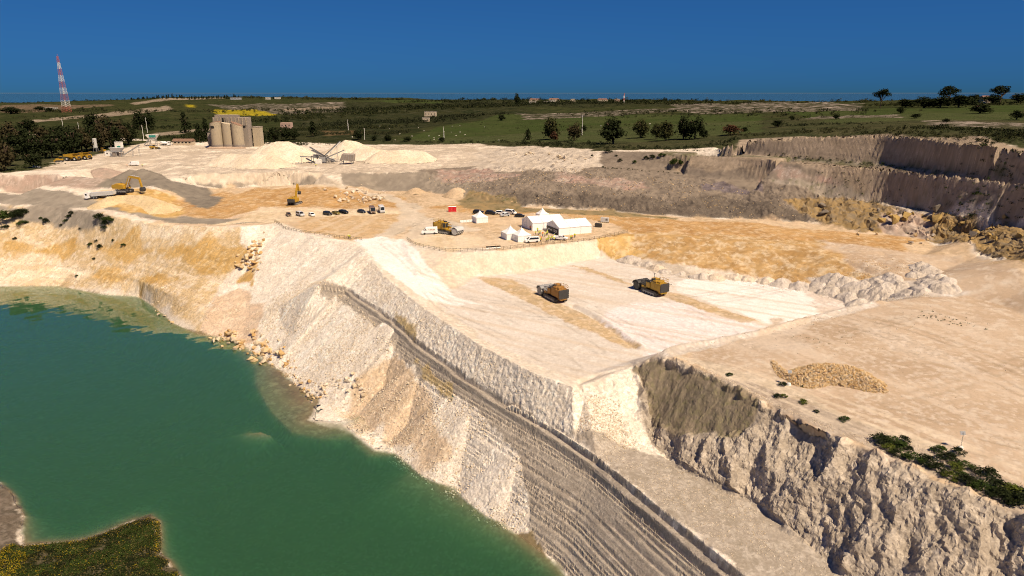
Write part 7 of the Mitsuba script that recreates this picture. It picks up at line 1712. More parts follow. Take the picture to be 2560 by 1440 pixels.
def wheel_loader(x, y, deg, label):
    key = thing('wheel_loader', label, 'wheel loader', 'yellow wheel loaders')
    M = PL(x, y, g1(x, y), deg)
    for xx in (1.7, -1.7):
        for s in (-1, 1):
            tyre(key, xx, s * 1.1, .85, .65, M, 'machine_yellow')
    part(key, 'engine_house', cat(cbox(3.0, 1.9, 1.3, .15, (-1.9, 0, 1.0)), cbox(1.8, 1.2, .7, .08, (1.1, 0, .9))), 'machine_yellow', M)
    c = part(key, 'cab', cat(cbox(1.5, 1.5, .5, .05, (-.1, 0, 1.6)), cbox(1.6, 1.6, .12, .03, (-.1, 0, 3.3))), 'machine_yellow', M)
    part(c, 'window', cbox(1.42, 1.42, 1.25, .03, (-.1, 0, 2.07)), 'window_glass', M)
    part(key, 'lift_arm', cat(bar((1.0, -.6, 1.6), (3.2, -.6, .9), .3), bar((1.0, .6, 1.6), (3.2, .6, .9), .3)), 'machine_yellow', M)
    part(key, 'bucket', prism([(3.1, .15), (4.6, .1), (4.5, .3), (3.5, .5), (3.4, 1.5), (3.1, 1.4)], 2.9), 'machine_dark', M)

def lorry(x, y, deg, label, kind):
    key = thing('truck', label, 'truck')
    M = tilt(x, y, deg, 5) if kind == 'tipper' else PL(x, y, g1(x, y), deg)
    part(key, 'chassis', cbox(13.5 if kind == 'tipper' else 8.2, .9, .3, .04, (-4.2 if kind == 'tipper' else -1.6, 0, .8)), 'machine_dark', M)
    c = part(key, 'cab', hull([(a, b, z) for a, z in ((1.2, .6), (3.3, .6), (3.4, 1.6), (3.15, 3.1), (1.2, 3.2)) for b in (-1.22, 1.22)]), 'white_paint', M)
    part(c, 'windscreen', pane([(3.4, -1.15, 1.75), (3.4, 1.15, 1.75), (3.17, 1.1, 2.85), (3.17, -1.1, 2.85)], .95, .04), 'window_glass', M)
    part(c, 'side_window', cat(cbox(.9, .05, .8, .02, (2.5, -1.23, 1.9)), cbox(.9, .05, .8, .02, (2.5, 1.23, 1.9))), 'window_glass', M)
    part(c, 'bumper', cbox(.3, 2.4, .5, .05, (3.4, 0, .4)), 'steel_grey', M)
    axles = (2.4, -.9, -2.2) + ((-7.6, -8.9, -10.2) if kind == 'tipper' else (-3.5,))
    for xx in axles:
        for s in (-1, 1):
            tyre(key, xx, s * 1.0, .5, .4, M)
    if kind == 'tipper':
        t = part(key, 'tipper_body', prism([(-10.9, 1.5), (-10.2, 1.25), (.2, 1.25), (.6, 3.0), (-10.9, 2.95)], 2.45), 'pale_steel', M)
        part(t, 'rib', cat(*[cbox(.1, 2.55, 1.5, .02, (xx, 0, 1.4)) for xx in np.arange(-9.6, .3, 1.1)], cbox(11.2, 2.56, .14, .03, (-5.2, 0, 2.9))), 'silver_paint', M)
    else:
        drum = trimesh.convex.convex_hull(np.vstack([np.c_[np.full(14, xx), rr * np.cos(np.arange(14) * .449), 2.2 + dz + rr * np.sin(np.arange(14) * .449)] for xx, rr, dz in ((.8, .6, -.2), (-.4, 1.15, 0), (-2.8, 1.2, .15), (-4.6, .55, .5))]))
        part(key, 'mixer_drum', drum, 'white_paint', M)
        part(key, 'chute', bar((-4.7, 0, 2.4), (-5.4, 0, 1.2), .5, .2), 'steel_grey', M)

def bulldozer(x, y, deg, label):
    key = thing('bulldozer', label, 'bulldozer')
    M = PL(x, y, g1(x, y), deg)
    tracked_base(key, 4.2, .6, 1.2, 1.1, M)
    part(key, 'engine_house', cat(cbox(2.4, 1.4, 1.1, .1, (.9, 0, 1.1)), cbox(1.8, 1.9, .8, .1, (-1.0, 0, 1.1))), 'machine_yellow', M)
    c = part(key, 'cab', cat(cbox(1.5, 1.6, .2, .03, (-.8, 0, 1.9)), cbox(1.6, 1.7, .12, .03, (-.8, 0, 3.2))), 'machine_yellow', M)
    part(c, 'window', cbox(1.4, 1.5, 1.1, .03, (-.8, 0, 2.1)), 'window_glass', M)
    part(key, 'blade', prism([(2.7, .1), (2.95, .1), (2.8, .7), (2.95, 1.4), (2.7, 1.4), (2.6, .7)], 3.9), 'machine_yellow', M)
    part(key, 'push_arm', cat(bar((-.5, -1.5, .6), (2.7, -1.5, .5), .25), bar((-.5, 1.5, .6), (2.7, 1.5, .5), .25)), 'machine_dark', M)

def conveyor(key, a, b, w, mat, legs=()):
    """A belt conveyor from a to b on trestle legs."""
    a, b = np.array(a, float), np.array(b, float)
    d = (b - a) / np.linalg.norm(b - a)
    s = np.cross(d, [0, 0, 1]); s /= np.linalg.norm(s)
    m = [bar(a + e * s * w / 2, b + e * s * w / 2, .12, .5) for e in (-1, 1)]
    n = int(np.linalg.norm(b - a) / 1.2)
    for k in range(n + 1):
        p = a + (b - a) * k / n
        m.append(bar(p - s * w / 2, p + s * w / 2, .09))
        if k < n:
            p2 = a + (b - a) * (k + 1) / n
            m.append(bar(p - s * w / 2 * (-1) ** k, p2 + s * w / 2 * (-1) ** k, .07))
    k = part(key, 'conveyor_frame', cat(*m), mat)
    up = np.cross(s, d)
    part(k, 'belt', hull([p + e * s * w * .42 + f * up * .05 + up * .28 for p in (a, b) for e in (-1, 1) for f in (-1, 1)]), 'machine_dark')
    for t in legs:
        p = a + (b - a) * t
        z = g1(p[0], p[1])
        part(key, 'trestle', cat(*[bar(p + e * s * w * .5, np.array([p[0] + e * s[0] * w * .8, p[1] + e * s[1] * w * .8, z]), .14) for e in (-1, 1)], bar(p + s * w * .6 + [0, 0, -1], p - s * w * .6 + [0, 0, -1], .1)), mat)

YARD_AT = {}
for n, x, y in YARD:
    YARD_AT.setdefault(n, []).append((x, y))
haul_truck(*YARD_AT['haul_truck'][0], -10, 'yellow haul truck at the edge of the grove, left one of the two')
haul_truck(*YARD_AT['haul_truck'][1], -14, 'yellow haul truck at the edge of the grove, right one of the two')
bulldozer(*YARD_AT['bulldozer'][0], -160, 'yellow bulldozer left of the two haul trucks')
wheel_loader(*YARD_AT['loader'][0], 8, 'yellow wheel loader in front of the white feed hopper')
wheel_loader(*YARD_AT['loader_old'][0], 150, 'small yellow loader under the grove trees beside the steel silo')
lorry(*YARD_AT['mixer'][0], 0, 'white mixer truck between the loader and the long low shed', 'mixer')
lorry(*YARD_AT['tipper'][0], 178, 'white truck with a long silver tipper body below the grey spoil heap', 'tipper')

def at_ground(x, y):
    return np.array([x, y, g1(x, y)])
# crushing plant by the grove
x, y = YARD_AT['plant'][0]
z = g1(x, y)
key = thing('crushing_plant', 'grey crushing plant with a rising conveyor beside the grove', 'crushing plant')
part(key, 'frame', cat(*[bar((x + a, y + b, z), (x + a, y + b, z + 3.2), .3) for a in (-5, -1.5, 2) for b in (-1.6, 1.6)], cbox(8, 3.6, .3, .03, (x - 1.5, y, z + 3.1))), 'steel_grey')
part(key, 'hopper', hull([(x - 6 + a * 9.0, y + b * 2.4, z + 6.0) for a in (0, 1) for b in (-1, 1)] + [(x - 4 + a * 5, y + b * 1.2, z + 3.3) for a in (0, 1) for b in (-1, 1)]), 'pale_steel')
part(key, 'crusher_box', cat(cbox(3, 2.6, 2.4, .1, (x - 3, y, z + .5)), cbox(2, 2.2, 1.6, .1, (x + 1, y, z + .8))), 'concrete_grey')
conveyor(key, (x + 3, y, z + 1.2), (x + 13.5, y + 1.5, z + 7.5), 1.2, 'steel_grey', (.55, .95))
for n, label, sx, sy, sz, mat in (('office', 'small grey site cabin left of the crushing plant', 5.5, 3.0, 3.2, 'wall_white'), ('teal', 'white and teal container behind the crushing plant', 5.0, 3.0, 6.0, 'wall_white')):
    x, y = YARD_AT[n][0]
    z = g1(x, y)
    key = thing('site_cabin' if n == 'office' else 'container', label, 'cabin' if n == 'office' else 'container')
    part(key, 'wall', cbox(sx, sy, sz, .05, (x, y, z)), mat)
    part(key, 'roof', cbox(sx + .3, sy + .3, .15, .03, (x, y, z + sz + .003)), 'pale_steel')
    if n == 'office':
        part(key, 'window', cbox(1.0, .06, .9, .02, (x - 1.2, y - sy / 2 - .01, z + 1.3)), 'window_glass')
        part(key, 'door', cbox(.9, .06, 2.0, .02, (x + 1.2, y - sy / 2 - .01, z + .1)), 'wall_grey')
    else:
        part(key, 'door', cbox(2.6, .08, 3.0, .02, (x + .6, y - sy / 2 - .02, z + .05)), 'teal_paint')
x, y = YARD_AT['bin'][0]
z = g1(x, y)
key = thing('steel_silo', 'slim grey steel silo under the grove trees', 'silo')
part(key, 'tank', cat(cyl(1.5, 7.0, (x, y, z + 6.5), 'z', 18), hull(np.vstack([cyl(1.5, .1, (x, y, z + 3), 'z', 18).vertices, cyl(.4, .1, (x, y, z + 1.6), 'z', 12).vertices]))), 'pale_steel')
for a in (-1, 1):
    for b in (-1, 1):
        part(key, 'leg', bar((x + a * 1.1, y + b * 1.1, z - .2), (x + a * 1.1, y + b * 1.1, z + 3.5), .22), 'steel_grey')
x, y = YARD_AT['hopper'][0]
z = g1(x, y)
key = thing('feed_hopper', 'tall white feed hopper on legs behind the wheel loader', 'hopper')
part(key, 'bin', hull([(x + a * 4.8, y + b * 2, z + 9.0) for a in (-1, 1) for b in (-1, 1)] + [(x + a * 2.2, y + b * 1, z + 5.0) for a in (-1, 1) for b in (-1, 1)]), 'wall_white')
part(key, 'green_panel', cbox(5.5, .1, 1.8, .02, (x + 1.0, y - 2.0, z + 7.0)), 'teal_paint')
for a in (-1, 1):
    for b in (-1, 1):
        part(key, 'leg', bar((x + a * 2.6, y + b * 1.2, z - .2), (x + a * 2.6, y + b * 1.2, z + 6.5), .35), 'steel_grey')
conveyor(key, (x - 7, y - 1, z + 1.0), (x - 2, y, z + 6.5), 1.1, 'steel_grey', (.5,))
x, y = YARD_AT['shed'][0]
z = g1(x, y)
key = thing('shed', 'long low yellow shed with a brown roof left of the silos', 'shed')
part(key, 'wall', cbox(16, 6, 3.2, .05, (x, y, z)), 'wall_cream')
part(key, 'roof', hull([(x + a * 8.5, y - 3.6, z + 3.2) for a in (-1, 1)] + [(x + a * 8.5, y + 3.6, z + 3.2) for a in (-1, 1)] + [(x + a * 8.5, y, z + 5.0) for a in (-1, 1)]), 'brown_roof')
for k in range(5):
    part(key, 'window', cbox(1.6, .08, 1.0, .02, (x - 6 + k * 3, y - 3.02, z + 1.5)), 'dark_opening')

# mobile screen and conveyors between the gravel heaps
x, y = YARD_AT['crusher'][0]
z = g1(x, y)
key = thing('screening_plant', 'grey screening plant with crossing conveyors between the gravel heaps', 'screening plant')
part(key, 'crusher_box', cat(cbox(4.5, 3, 3.0, .1, (x + 1, y, z + 1.0)), cbox(3, 2.6, 2.2, .1, (x - 4, y + 2, z + 3.0)), cbox(2.2, 2.4, 2.0, .1, (x + 6.5, y + .5, z + .8))), 'steel_grey')
part(key, 'control_cabin', cbox(3.6, 2.4, 2.6, .05, (x - 1.5, y - 1.8, z)), 'wall_white')
part(key, 'frame', cat(*[bar((x + a, y + b, z), (x + a, y + b, z + 4.5), .3) for a in (-6, -2, 3) for b in (-1.5, 3.5)], bar((x - 6, y - 1.5, z + 4.5), (x + 3, y - 1.5, z + 4.5), .3), bar((x - 6, y + 3.5, z + 4.5), (x + 3, y + 3.5, z + 4.5), .3)), 'machine_dark')
conveyor(key, (x - 6, y + 1, z + 7.8), (x + 9, y - 2, z + 1.2), 1.6, 'steel_grey', (.3, .7))
conveyor(key, (x, y + 3, z + 3), (x + 9.5, y + 10, z + 12.5), 1.5, 'pale_steel', (.45, .8))
conveyor(key, (x - 8, y + 4, z + 9.5), (x + 2, y + 3, z + 3.5), 1.2, 'steel_grey', (.4,))
conveyor(key, (x - 13, y - 1, z + 4.2), (x - 5, y + 1, z + 3.6), 1.2, 'steel_grey', (.1,))
conveyor(key, (x + 2, y + 3, z + 3), (x + 13, y + 6, z + 7.5), 1.2, 'steel_grey', (.6,))
x, y = YARD_AT['screen'][0]
z = g1(x, y)
key = thing('screen_box', 'square ribbed screen box on legs right of the conveyors', 'screen box')
part(key, 'box', hull([(x - 4, y - 2.5, z + 2.6), (x + 4, y - 2.5, z + 1.8), (x - 4, y + 2.5, z + 2.6), (x + 4, y + 2.5, z + 1.8), (x - 2.6, y - 2.5, z + 6.0), (x + 4.6, y - 2.5, z + 5.6), (x - 2.6, y + 2.5, z + 6.4), (x + 4.6, y + 2.5, z + 6.0)]), 'concrete_grey')
for k in range(6):
    part(key, 'rib', bar((x - 3.4 + k * 1.45, y - 2.62, z + 2.4 - k * .1), (x - 2.4 + k * 1.35, y - 2.62, z + 6.0), .22), 'steel_grey')
for a in (-3, 3):
    for b in (-2, 2):
        part(key, 'leg', bar((x + a, y + b, z - .2), (x + a, y + b, z + 2.8), .35), 'steel_grey')

# ------------------------------------------------------------------ tents
def pagoda(x, y, label, w, deg):
    key = thing('pagoda_tent', label, 'tent', 'white pointed tents')
    z = g1(x, y)
    M = PL(x, y, z, deg)
    h, e = w / 2, 2.35
    rise = [(0.0, 1.0), (.22, .62), (.5, .33), (.8, .12), (1.0, .0)]
    v, f = [], []
    for t, k in rise:
        s = h * 1.03 * t
        v += [(-s, -s, e + k * 2.35), (s, -s, e + k * 2.35), (s, s, e + k * 2.35), (-s, s, e + k * 2.35)]
    for i in range(len(rise) - 1):
        for j in range(4):
            a, b = i * 4 + j, i * 4 + (j + 1) % 4
            f.append([a, a + 4, b + 4, b])
    roof = part(key, 'roof', shared(('pagoda roof', w), lambda: (np.array(v), np.array(f)), 'canvas_white'), None, M)
    part(roof, 'valance', cat(*[cbox(w * 1.03, .05, .3, .01, (0, s * h * 1.03, e - .3)) for s in (-1, 1)], *[cbox(.05, w * 1.03, .3, .01, (s * h * 1.03, 0, e - .3)) for s in (-1, 1)]), 'canvas_white', M)
    part(roof, 'pole', bar((0, 0, e + 2.2), (0, 0, e + 2.7), .1), 'canvas_white', M)
    for s in (-1, 1):
        for side in (0, 1):
            m = [cbox(w * .98, .05, e - .28, .01, (0, s * h * .98, 0)) if side == 0 else cbox(.05, w * .97, e - .28, .01, (s * h * .98, 0, 0))]
            wl = part(key, 'wall', m[0], 'canvas_white', M)
            n = 5
            part(wl, 'seam', cat(*[(cbox(.06, .05, e - .3, .01, (-h + w * (k + .5) / n, s * (h * .98 + .03), 0)) if side == 0 else cbox(.05, .06, e - .3, .01, (s * (h * .98 + .03), -h + w * (k + .5) / n, 0))) for k in range(n)]), 'silver_paint', M)
    for a in (-1, 1):
        for b in (-1, 1):
            part(key, 'post', bar((a * h, b * h, 0), (a * h, b * h, e), .12), 'pale_steel', M)
tent_turn = math.degrees(math.atan2(MARQUEES[0][2][1] - MARQUEES[0][1][1], MARQUEES[0][2][0] - MARQUEES[0][1][0]))
for (x, y, w), label in zip(PAGODAS, ('lone white pointed tent near the black parked cars', 'rear pointed tent of the pair beside the white minivan', 'front pointed tent of the pair beside the white minivan', 'pointed tent peeping out behind the rear big tent')):
    pagoda(x, y, label, w, tent_turn)

def marquee(pts, label, banner, bays):
    a, b, c = [np.array(p) for p in pts]
    L = np.linalg.norm(c - b)
    u = (c - b) / L
    n = np.array([-u[1], u[0]])
    W = max(5.0, float((a - b) @ n))
    key = thing('frame_tent', label, 'tent', 'big white gabled tents')
    M = PL(b[0], b[1], g1(*(b + u * L / 2)), math.degrees(math.atan2(u[1], u[0])))
    e, r = 2.9, 2.9 + W * .19
    for k in range(bays):
        x0, x1 = L * k / bays + .03, L * (k + 1) / bays - .03
        for s, lab in ((0, 'front'), (1, 'back')):
            y0, y1 = (-.25, W / 2) if s == 0 else (W + .25, W / 2)
            part(key, 'roof_panel', hull([(x0, y0, e - .1), (x1, y0, e - .1), (x1, y1, r), (x0, y1, r), (x0, y0, e - .16), (x1, y0, e - .16), (x1, y1, r - .06), (x0, y1, r - .06)]), 'canvas_white', M)
            part(key, 'wall_panel', cbox(x1 - x0, .06, e - .15, .01, ((x0 + x1) / 2, 0 if s == 0 else W, 0)), 'canvas_white', M)
    for xx in (0.0, L):
        g = hull([(xx + o, y, z) for o in (-.04, .04) for y, z in ((.05, 0), (W - .05, 0), (W - .05, e), (W / 2, r - .05), (.05, e))])
        gk = part(key, 'gable', g, 'canvas_white', M)
        part(gk, 'seam', cat(*[bar((xx + (-.06 if xx == 0 else .06), W * t, 0), (xx + (-.06 if xx == 0 else .06), W * t, e + W * .19 * (1 - abs(t - .5) * 2) - .1), .07) for t in (.25, .5, .75)]), 'silver_paint', M)
    for k in range(bays + 1):
        part(key, 'arch', cat(bar((L * k / bays, -.06, 0), (L * k / bays, -.06, e), .1), bar((L * k / bays, -.3, e - .08), (L * k / bays, W / 2, r + .02), .1), bar((L * k / bays, W + .3, e - .08), (L * k / bays, W / 2, r + .02), .1)), 'silver_paint', M)
    if banner:
        bk = part(key, 'banner', cbox(.08, W * .94, 2.1, .01, (-.2, W / 2, .15)), 'banner_black', M)
        R = trimesh.transformations.rotation_matrix(math.pi / 2, [1, 0, 0])
        R = trimesh.transformations.rotation_matrix(-math.pi / 2, [0, 0, 1]) @ R
        t1 = meshkit.text_mesh('Vermeer', .62, .02, True)
        t1.apply_transform(R)
        t1.apply_translation((-.26, W * .86, .95))
        t2 = meshkit.text_mesh('QUARRY', .34, .02, True)
        ln = [cbox(.03, W * .26, .12, .005, (-.25, W * .22, zz)) for zz in (1.55, 1.2, .85)]
        part(bk, 'lettering', cat(t1, *ln), 'canvas_white', M)
        part(bk, 'rule', cbox(.03, .08, 1.5, .005, (-.25, W * .40, .45)), 'silver_paint', M)
marquee(MARQUEES[1], 'front big white tent with the black banner on its gable', True, 3)
marquee(MARQUEES[0], 'rear big white tent without a banner', False, 3)

# ------------------------------------------------------------------ small things on the site
TOILET_SAY = ('left one of the three red portable toilets', 'middle one of the three red portable toilets', 'right one of the three red portable toilets')
for (x, y, d), label in zip(TOILETS, TOILET_SAY):
    key = thing('portable_toilet', label, 'portable toilet', 'red portable toilets in a row')
    M = PL(x, y, g1(x, y), tent_turn - 20)
    part(key, 'cabin', cat(cbox(1.12, 1.12, 2.05, .05, (0, 0, .12)), cbox(1.16, 1.16, .12, .03, (0, 0, 0))), 'red_paint', M)
    part(key, 'roof', hull([(a * .6, b * .6, 2.17) for a in (-1, 1) for b in (-1, 1)] + [(a * .4, b * .4, 2.38) for a in (-1, 1) for b in (-1, 1)]), 'white_paint', M)
    part(key, 'door', cat(cbox(.8, .05, 1.85, .02, (0, -.58, .2)), cbox(.1, .08, .1, .02, (.28, -.6, 1.05))), 'red_paint', M)
for (x, y, d), label, m, s in zip(GENERATORS, ('pale grey generator box right of the big tents', 'dark generator box between the big tent and the pale one'), ('pale_steel', 'machine_dark'), (1.0, .8)):
    key = thing('generator', label, 'generator')
    M = PL(x, y, g1(x, y), d, s)
    part(key, 'housing', cat(cbox(3.2, 1.4, 1.6, .08, (0, 0, .3)), cyl(.07, .5, (-1.1, .3, 2.1), 'z', 8)), m, M)
    part(key, 'vent', cat(*[cbox(.9, .05, .06, .01, (.8, -.72, zz)) for zz in np.arange(.7, 1.6, .15)]), 'machine_dark', M)
    part(key, 'skid', cat(cbox(3.3, .15, .3, .02, (0, .5, 0)), cbox(3.3, .15, .3, .02, (0, -.5, 0))), 'machine_dark', M)

def fence(line, label):
    key = thing('fence', label, 'fence', 'wooden post and rail fences')
    P = np.array(line, float)
    s = np.r_[0, np.cumsum(np.linalg.norm(np.diff(P, axis=0), axis=1))]
    n = int(s[-1] / 2.4)
    t = np.linspace(0, s[-1], n + 1)
    q = np.stack([np.interp(t, s, P[:, 0]), np.interp(t, s, P[:, 1])], -1)
    z = gz(q[:, 0], q[:, 1])
    for (x, y), h in zip(q, z):
        part(key, 'post', {**shared('fence post', cat(cyl(.07, 1.35, (0, 0, .55), 'z', 8)), 'timber'), 'to_world': PL(x, y, h)}, None)
    for k in range(n):
        m = [bar((*q[k], z[k] + e), (*q[k + 1], z[k + 1] + e), .07, .1) for e in (.55, 1.05)]
        part(key, 'rail', cat(*m), 'timber')
fence(FENCES[0], 'wooden fence along the plateau edge left of the white ramp')
fence(FENCES[1], 'wooden fence curving along the plateau edge right of the white ramp')
a, b = [np.array(p) for p in BOARD]
u = (b - a) / np.linalg.norm(b - a)
key = thing('banner_board', 'long black and white banner board on the right fence', 'banner')
M = PL(*(a - .25 * np.array([-u[1], u[0]])), g1(*((a + b) / 2)), math.degrees(math.atan2(u[1], u[0])))
L = float(np.linalg.norm(b - a))
part(key, 'panel', cbox(L, .06, .75, .01, (L / 2, 0, .35)), 'canvas_white', M)
part(key, 'black_band', cbox(L * .995, .05, .42, .01, (L / 2, -.02, .74)), 'banner_black', M)
x, y = PAGODAS[0][0], PAGODAS[0][1]
key = thing('barrier', 'white screen barrier left of the lone pointed tent', 'barrier')
for k in range(4):
    M = PL(x - 3.6 - k * 1.25, y - .5 - k * .35, g1(x - 3.6 - k * 1.25, y - .5 - k * .35), 16)
    part(key, 'panel', cbox(1.2, .05, 1.0, .01, (0, 0, .1)), 'canvas_white', M)
    for e in (-.5, .5):
        part(key, 'foot', cbox(.1, .6, .08, .01, (e, 0, 0)), 'steel_grey', M)

# panels on poles standing in white concrete feet
for (x, y, h), label in zip(SIGNS, ('tilted grey panel on a pole near the cliff shrubs at right', 'dark panel on a pole at the foot of the stone heap')):
    key = thing('survey_panel', label, 'panel on pole', 'panels on poles on the right plateau')
    z = g1(x, y)
    part(key, 'foot', hull(np.vstack([cyl(.42, .05, (x, y, z), 'z', 14).vertices, cyl(.34, .05, (x, y, z + .35), 'z', 14).vertices, cyl(.15, .05, (x, y, z + .5), 'z', 14).vertices])), 'wall_white')
    part(key, 'pole', cyl(.035, h + .4, (x, y, z + .3 + h / 2), 'z', 8), 'steel_grey')
    m = cbox(.72, .05, .55, .01)
    m.apply_transform(trimesh.transformations.rotation_matrix(-.5, [1, 0, 0]))
    m.apply_translation((x, y, z + h + .1))
    part(key, 'panel', m, 'wall_grey')

# ------------------------------------------------------------------ people: one continuous body, clothes over it
import manifold3d as m3
def ball(p, r):
    return m3.Manifold.sphere(r, 10).translate([float(v) for v in p])
def limb(chain):
    return m3.Manifold.batch_boolean([m3.Manifold.batch_hull([ball(a, ra), ball(b, rb)]) for (a, ra), (b, rb) in zip(chain[:-1], chain[1:])], m3.OpType.Add)
def figure(pose):
    st = [(.10, .12, .0), (.16, .1, .0), (.22, .1, .3)][pose]
    arms = [((.24, .0, 1.15), (.26, .08, .88)), ((.27, .05, 1.18), (.10, .28, 1.12)), ((.28, .02, 1.2), (.32, .22, 1.0))][pose]
    grow = lambda ch, g: [(p, r + g) for p, r in ch]
    legs = [[((s * .09, 0, .92), .095), ((s * .11, s * st[2] * .4 + .02, .5), .065), ((s * .12, s * st[2] * .5 - .02, .09), .045), ((s * .13, s * st[2] * .5 + .12, .05), .04)] for s in (-1, 1)]
    torso = [((0, 0, .95), .14), ((0, 0, 1.2), .15), ((0, 0, 1.42), .13)]
    sh = [[((s * .16, 0, 1.43), .07), ((s * arms[0][0], arms[0][1], arms[0][2]), .052), ((s * arms[1][0], arms[1][1], arms[1][2]), .042)] for s in (-1, 1)]
    hand = []
    for s in (-1, 1):
        w = np.array([s * arms[1][0], arms[1][1], arms[1][2]])
        d = w - np.array([s * arms[0][0], arms[0][1], arms[0][2]])
        d /= np.linalg.norm(d)
        hand.append([(w, .035), (w + d * .09, .036)])
        for k in range(4):
            o = np.array([(k - 1.5) * .02, 0, 0])
            hand.append([(w + d * .08 + o, .011), (w + d * (.15 + .01 * (k in (1, 2))) + o + [0, .01, 0], .009)])
        hand.append([(w + d * .03, .013), (w + d * .09 + [-s * .045, .02, 0], .010)])
    head = [((0, .01, 1.45), .06), ((0, .02, 1.6), .085), ((0, .015, 1.68), .095)]
    nose = [((0, .1, 1.64), .02), ((0, .115, 1.61), .02)]
    body = m3.Manifold.batch_boolean([limb(c) for c in legs + [torso] + sh + hand + [head, nose] + [[((s * .09, .01, 1.65), .022), ((s * .09, .0, 1.63), .02)] for s in (-1, 1)]], m3.OpType.Add)
    trousers = m3.Manifold.batch_boolean([limb(grow(c[:3], .018)) for c in legs] + [limb(grow(torso[:1] + [((0, 0, 1.0), .14)], .018))], m3.OpType.Add)
    vest = m3.Manifold.batch_boolean([limb(grow(torso, .03))] + [limb(grow(c[:2], .022)) for c in sh], m3.OpType.Add)
    helmet = m3.Manifold.batch_hull([ball((0, .01, 1.72), .118), ball((0, .08, 1.7), .09)]) - m3.Manifold.cube([1, 1, 1], True).translate([0, 0, 1.17])
    band = limb([((0, 0, 1.12), .185), ((0, 0, 1.14), .185)])
    return [('body', body, 'skin'), ('trousers', trousers, 'dark_cloth'), ('vest', vest, None), ('helmet', helmet, 'helmet_white')]
_place = in_order([p if i < 22 else (1e9, 1e-3, 0) for i, p in enumerate(PEOPLE)], lambda t: t[0] < 1e8)
for i, (x, y, deg) in enumerate(PEOPLE):
    if i < 22:
        label, grp = f'{_place[i][0]} person from the left in the crowd by the tents, in a {"yellow" if i % 5 else "bright orange"} vest', ('people in yellow vests by the tents' if i % 5 else 'people in orange vests by the tents')
        if i in (0, 1, 19, 20, 21):
            label = {0: 'person standing alone beside the front pointed tent', 1: 'person in a yellow vest just right of the front pointed tent', 19: 'person standing right of the white pickup, left one', 20: 'person in orange standing right of the white pickup, middle one', 21: 'person by the fence right of the white pickup'}[i]
            if i == 20: label = 'person standing at the fence right of the white pickup, middle one'
    elif i < 24:
        label, grp = ('person in a yellow vest by the fence left of the ramp, left one', 'person in a yellow vest by the fence left of the ramp, right one')[i - 22], 'two people by the left fence'
    else:
        label, grp = ('person standing right of the small white yard van', 'person standing left of the small white yard van', 'person on the road in front of the screening plant')[i - 24], 'people in the yard'
    key = thing('person', label, 'person', grp)
    pose = i % 3
    if ('fig', pose) not in _cache:
        _cache['fig', pose] = [(n, mikit.ply(m, None, smooth=40), mat) for n, m, mat in figure(pose)]
    M = PL(x, y, g1(x, y), deg, 1.0)
    for n, d, mat in _cache['fig', pose]:
        part(key, n, {**d, 'bsdf': {'type': 'ref', 'id': mat or ('hivis_yellow' if i % 5 else 'hivis_orange')}}, None, M)

# ------------------------------------------------------------------ silos, masts, poles, houses
x, y = SILOS[0][0], SILOS[0][1]
z = g1(x, y) - .3
key = thing('concrete_silos', 'three joined concrete silos of the derelict plant at the back of the yard', 'silo')
for k, (dx, dy, h) in enumerate(((-8.2, -1.5, 20.0), (.2, .5, 20.0), (8.4, -1.0, 18.0))):
    tops = [(x + dx + 4.3 * math.cos(a), y + dy + 4.3 * math.sin(a)) for a in np.arange(0, 2 * math.pi, math.pi / 12)]
    cut = (lambda px: z + 21.0 - .22 * abs(px - (x - 6))) if k < 2 else (lambda px: z + 21.0 - .42 * (px - x - 4))
    m = hull([(a, b, z + 3.4) for a, b in tops] + [(a, b, cut(a)) for a, b in tops])
    s = part(key, 'silo', m, 'concrete', None, 25)
    if k == 2 or k == 0:
        part(s, 'roof_edge', hull([(a, b, cut(a) + .02 + o) for a, b in tops for o in (0, .35)]), 'brown_roof')
part(key, 'opening', cbox(2.6, 1.0, 1.6, .05, (x - 9.0, y - 5.6, z + 16.2)), 'dark_opening')
part(key, 'base', cat(*[cyl(4.6, 3.4, (x + dx, y + dy, z + 1.7), 'z', 20) for dx, dy in ((-8.2, -1.5), (.2, .5), (8.4, -1.0))]), 'concrete_grey')
part(key, 'skirt', trimesh.convex.convex_hull(np.vstack([cyl(15, .4, (x - 1, y - 3, z + .3), 'z', 24).vertices * [1, 1, 1], cyl(13, .3, (x - 1, y - 3, z + 1.6), 'z', 24).vertices])), 'red_brown_soil')
key = thing('plant_building', 'derelict brown upper building rising behind the concrete silos', 'building')
bz = z + 16
part(key, 'wall', cat(cbox(27.5, 9, 24.0, .05, (x - .5, y + 13, z)), cbox(17, 8, 1.8, .05, (x - 4, y + 13, z + 24.0))), 'concrete_grey')
for k in range(10):
    part(key, 'pilaster', cbox(.5, .5, 6, .03, (x - 13.3 + k * 2.85, y + 8.3, z + 17.8)), 'concrete')
part(key, 'opening', cbox(2.6, .4, 5.0, .02, (x - 5.3, y + 8.4, z + 18.6)), 'dark_opening')
part(key, 'opening', cbox(5.5, .4, 1.6, .02, (x + 8.8, y + 8.4, z + 16.0)), 'dark_opening')
part(key, 'opening', cbox(.9, .4, 1.0, .02, (x - 12.0, y + 8.4, z + 19.4)), 'dark_opening')
key = thing('annexe', 'pale square annexe right of the concrete silos', 'building')
part(key, 'wall', cbox(6, 7, 16.0, .05, (x + 17.6, y + 18, z)), 'concrete')
part(key, 'roof', cbox(6.5, 7.5, .4, .05, (x + 17.6, y + 18, z + 16.002)), 'concrete_grey')
key = thing('lean_to', 'small lean-to with a slanted roof left of the concrete silos', 'building')
part(key, 'wall', cbox(6, 6, 12, .05, (x - 15.8, y + 9, z)), 'concrete_grey')
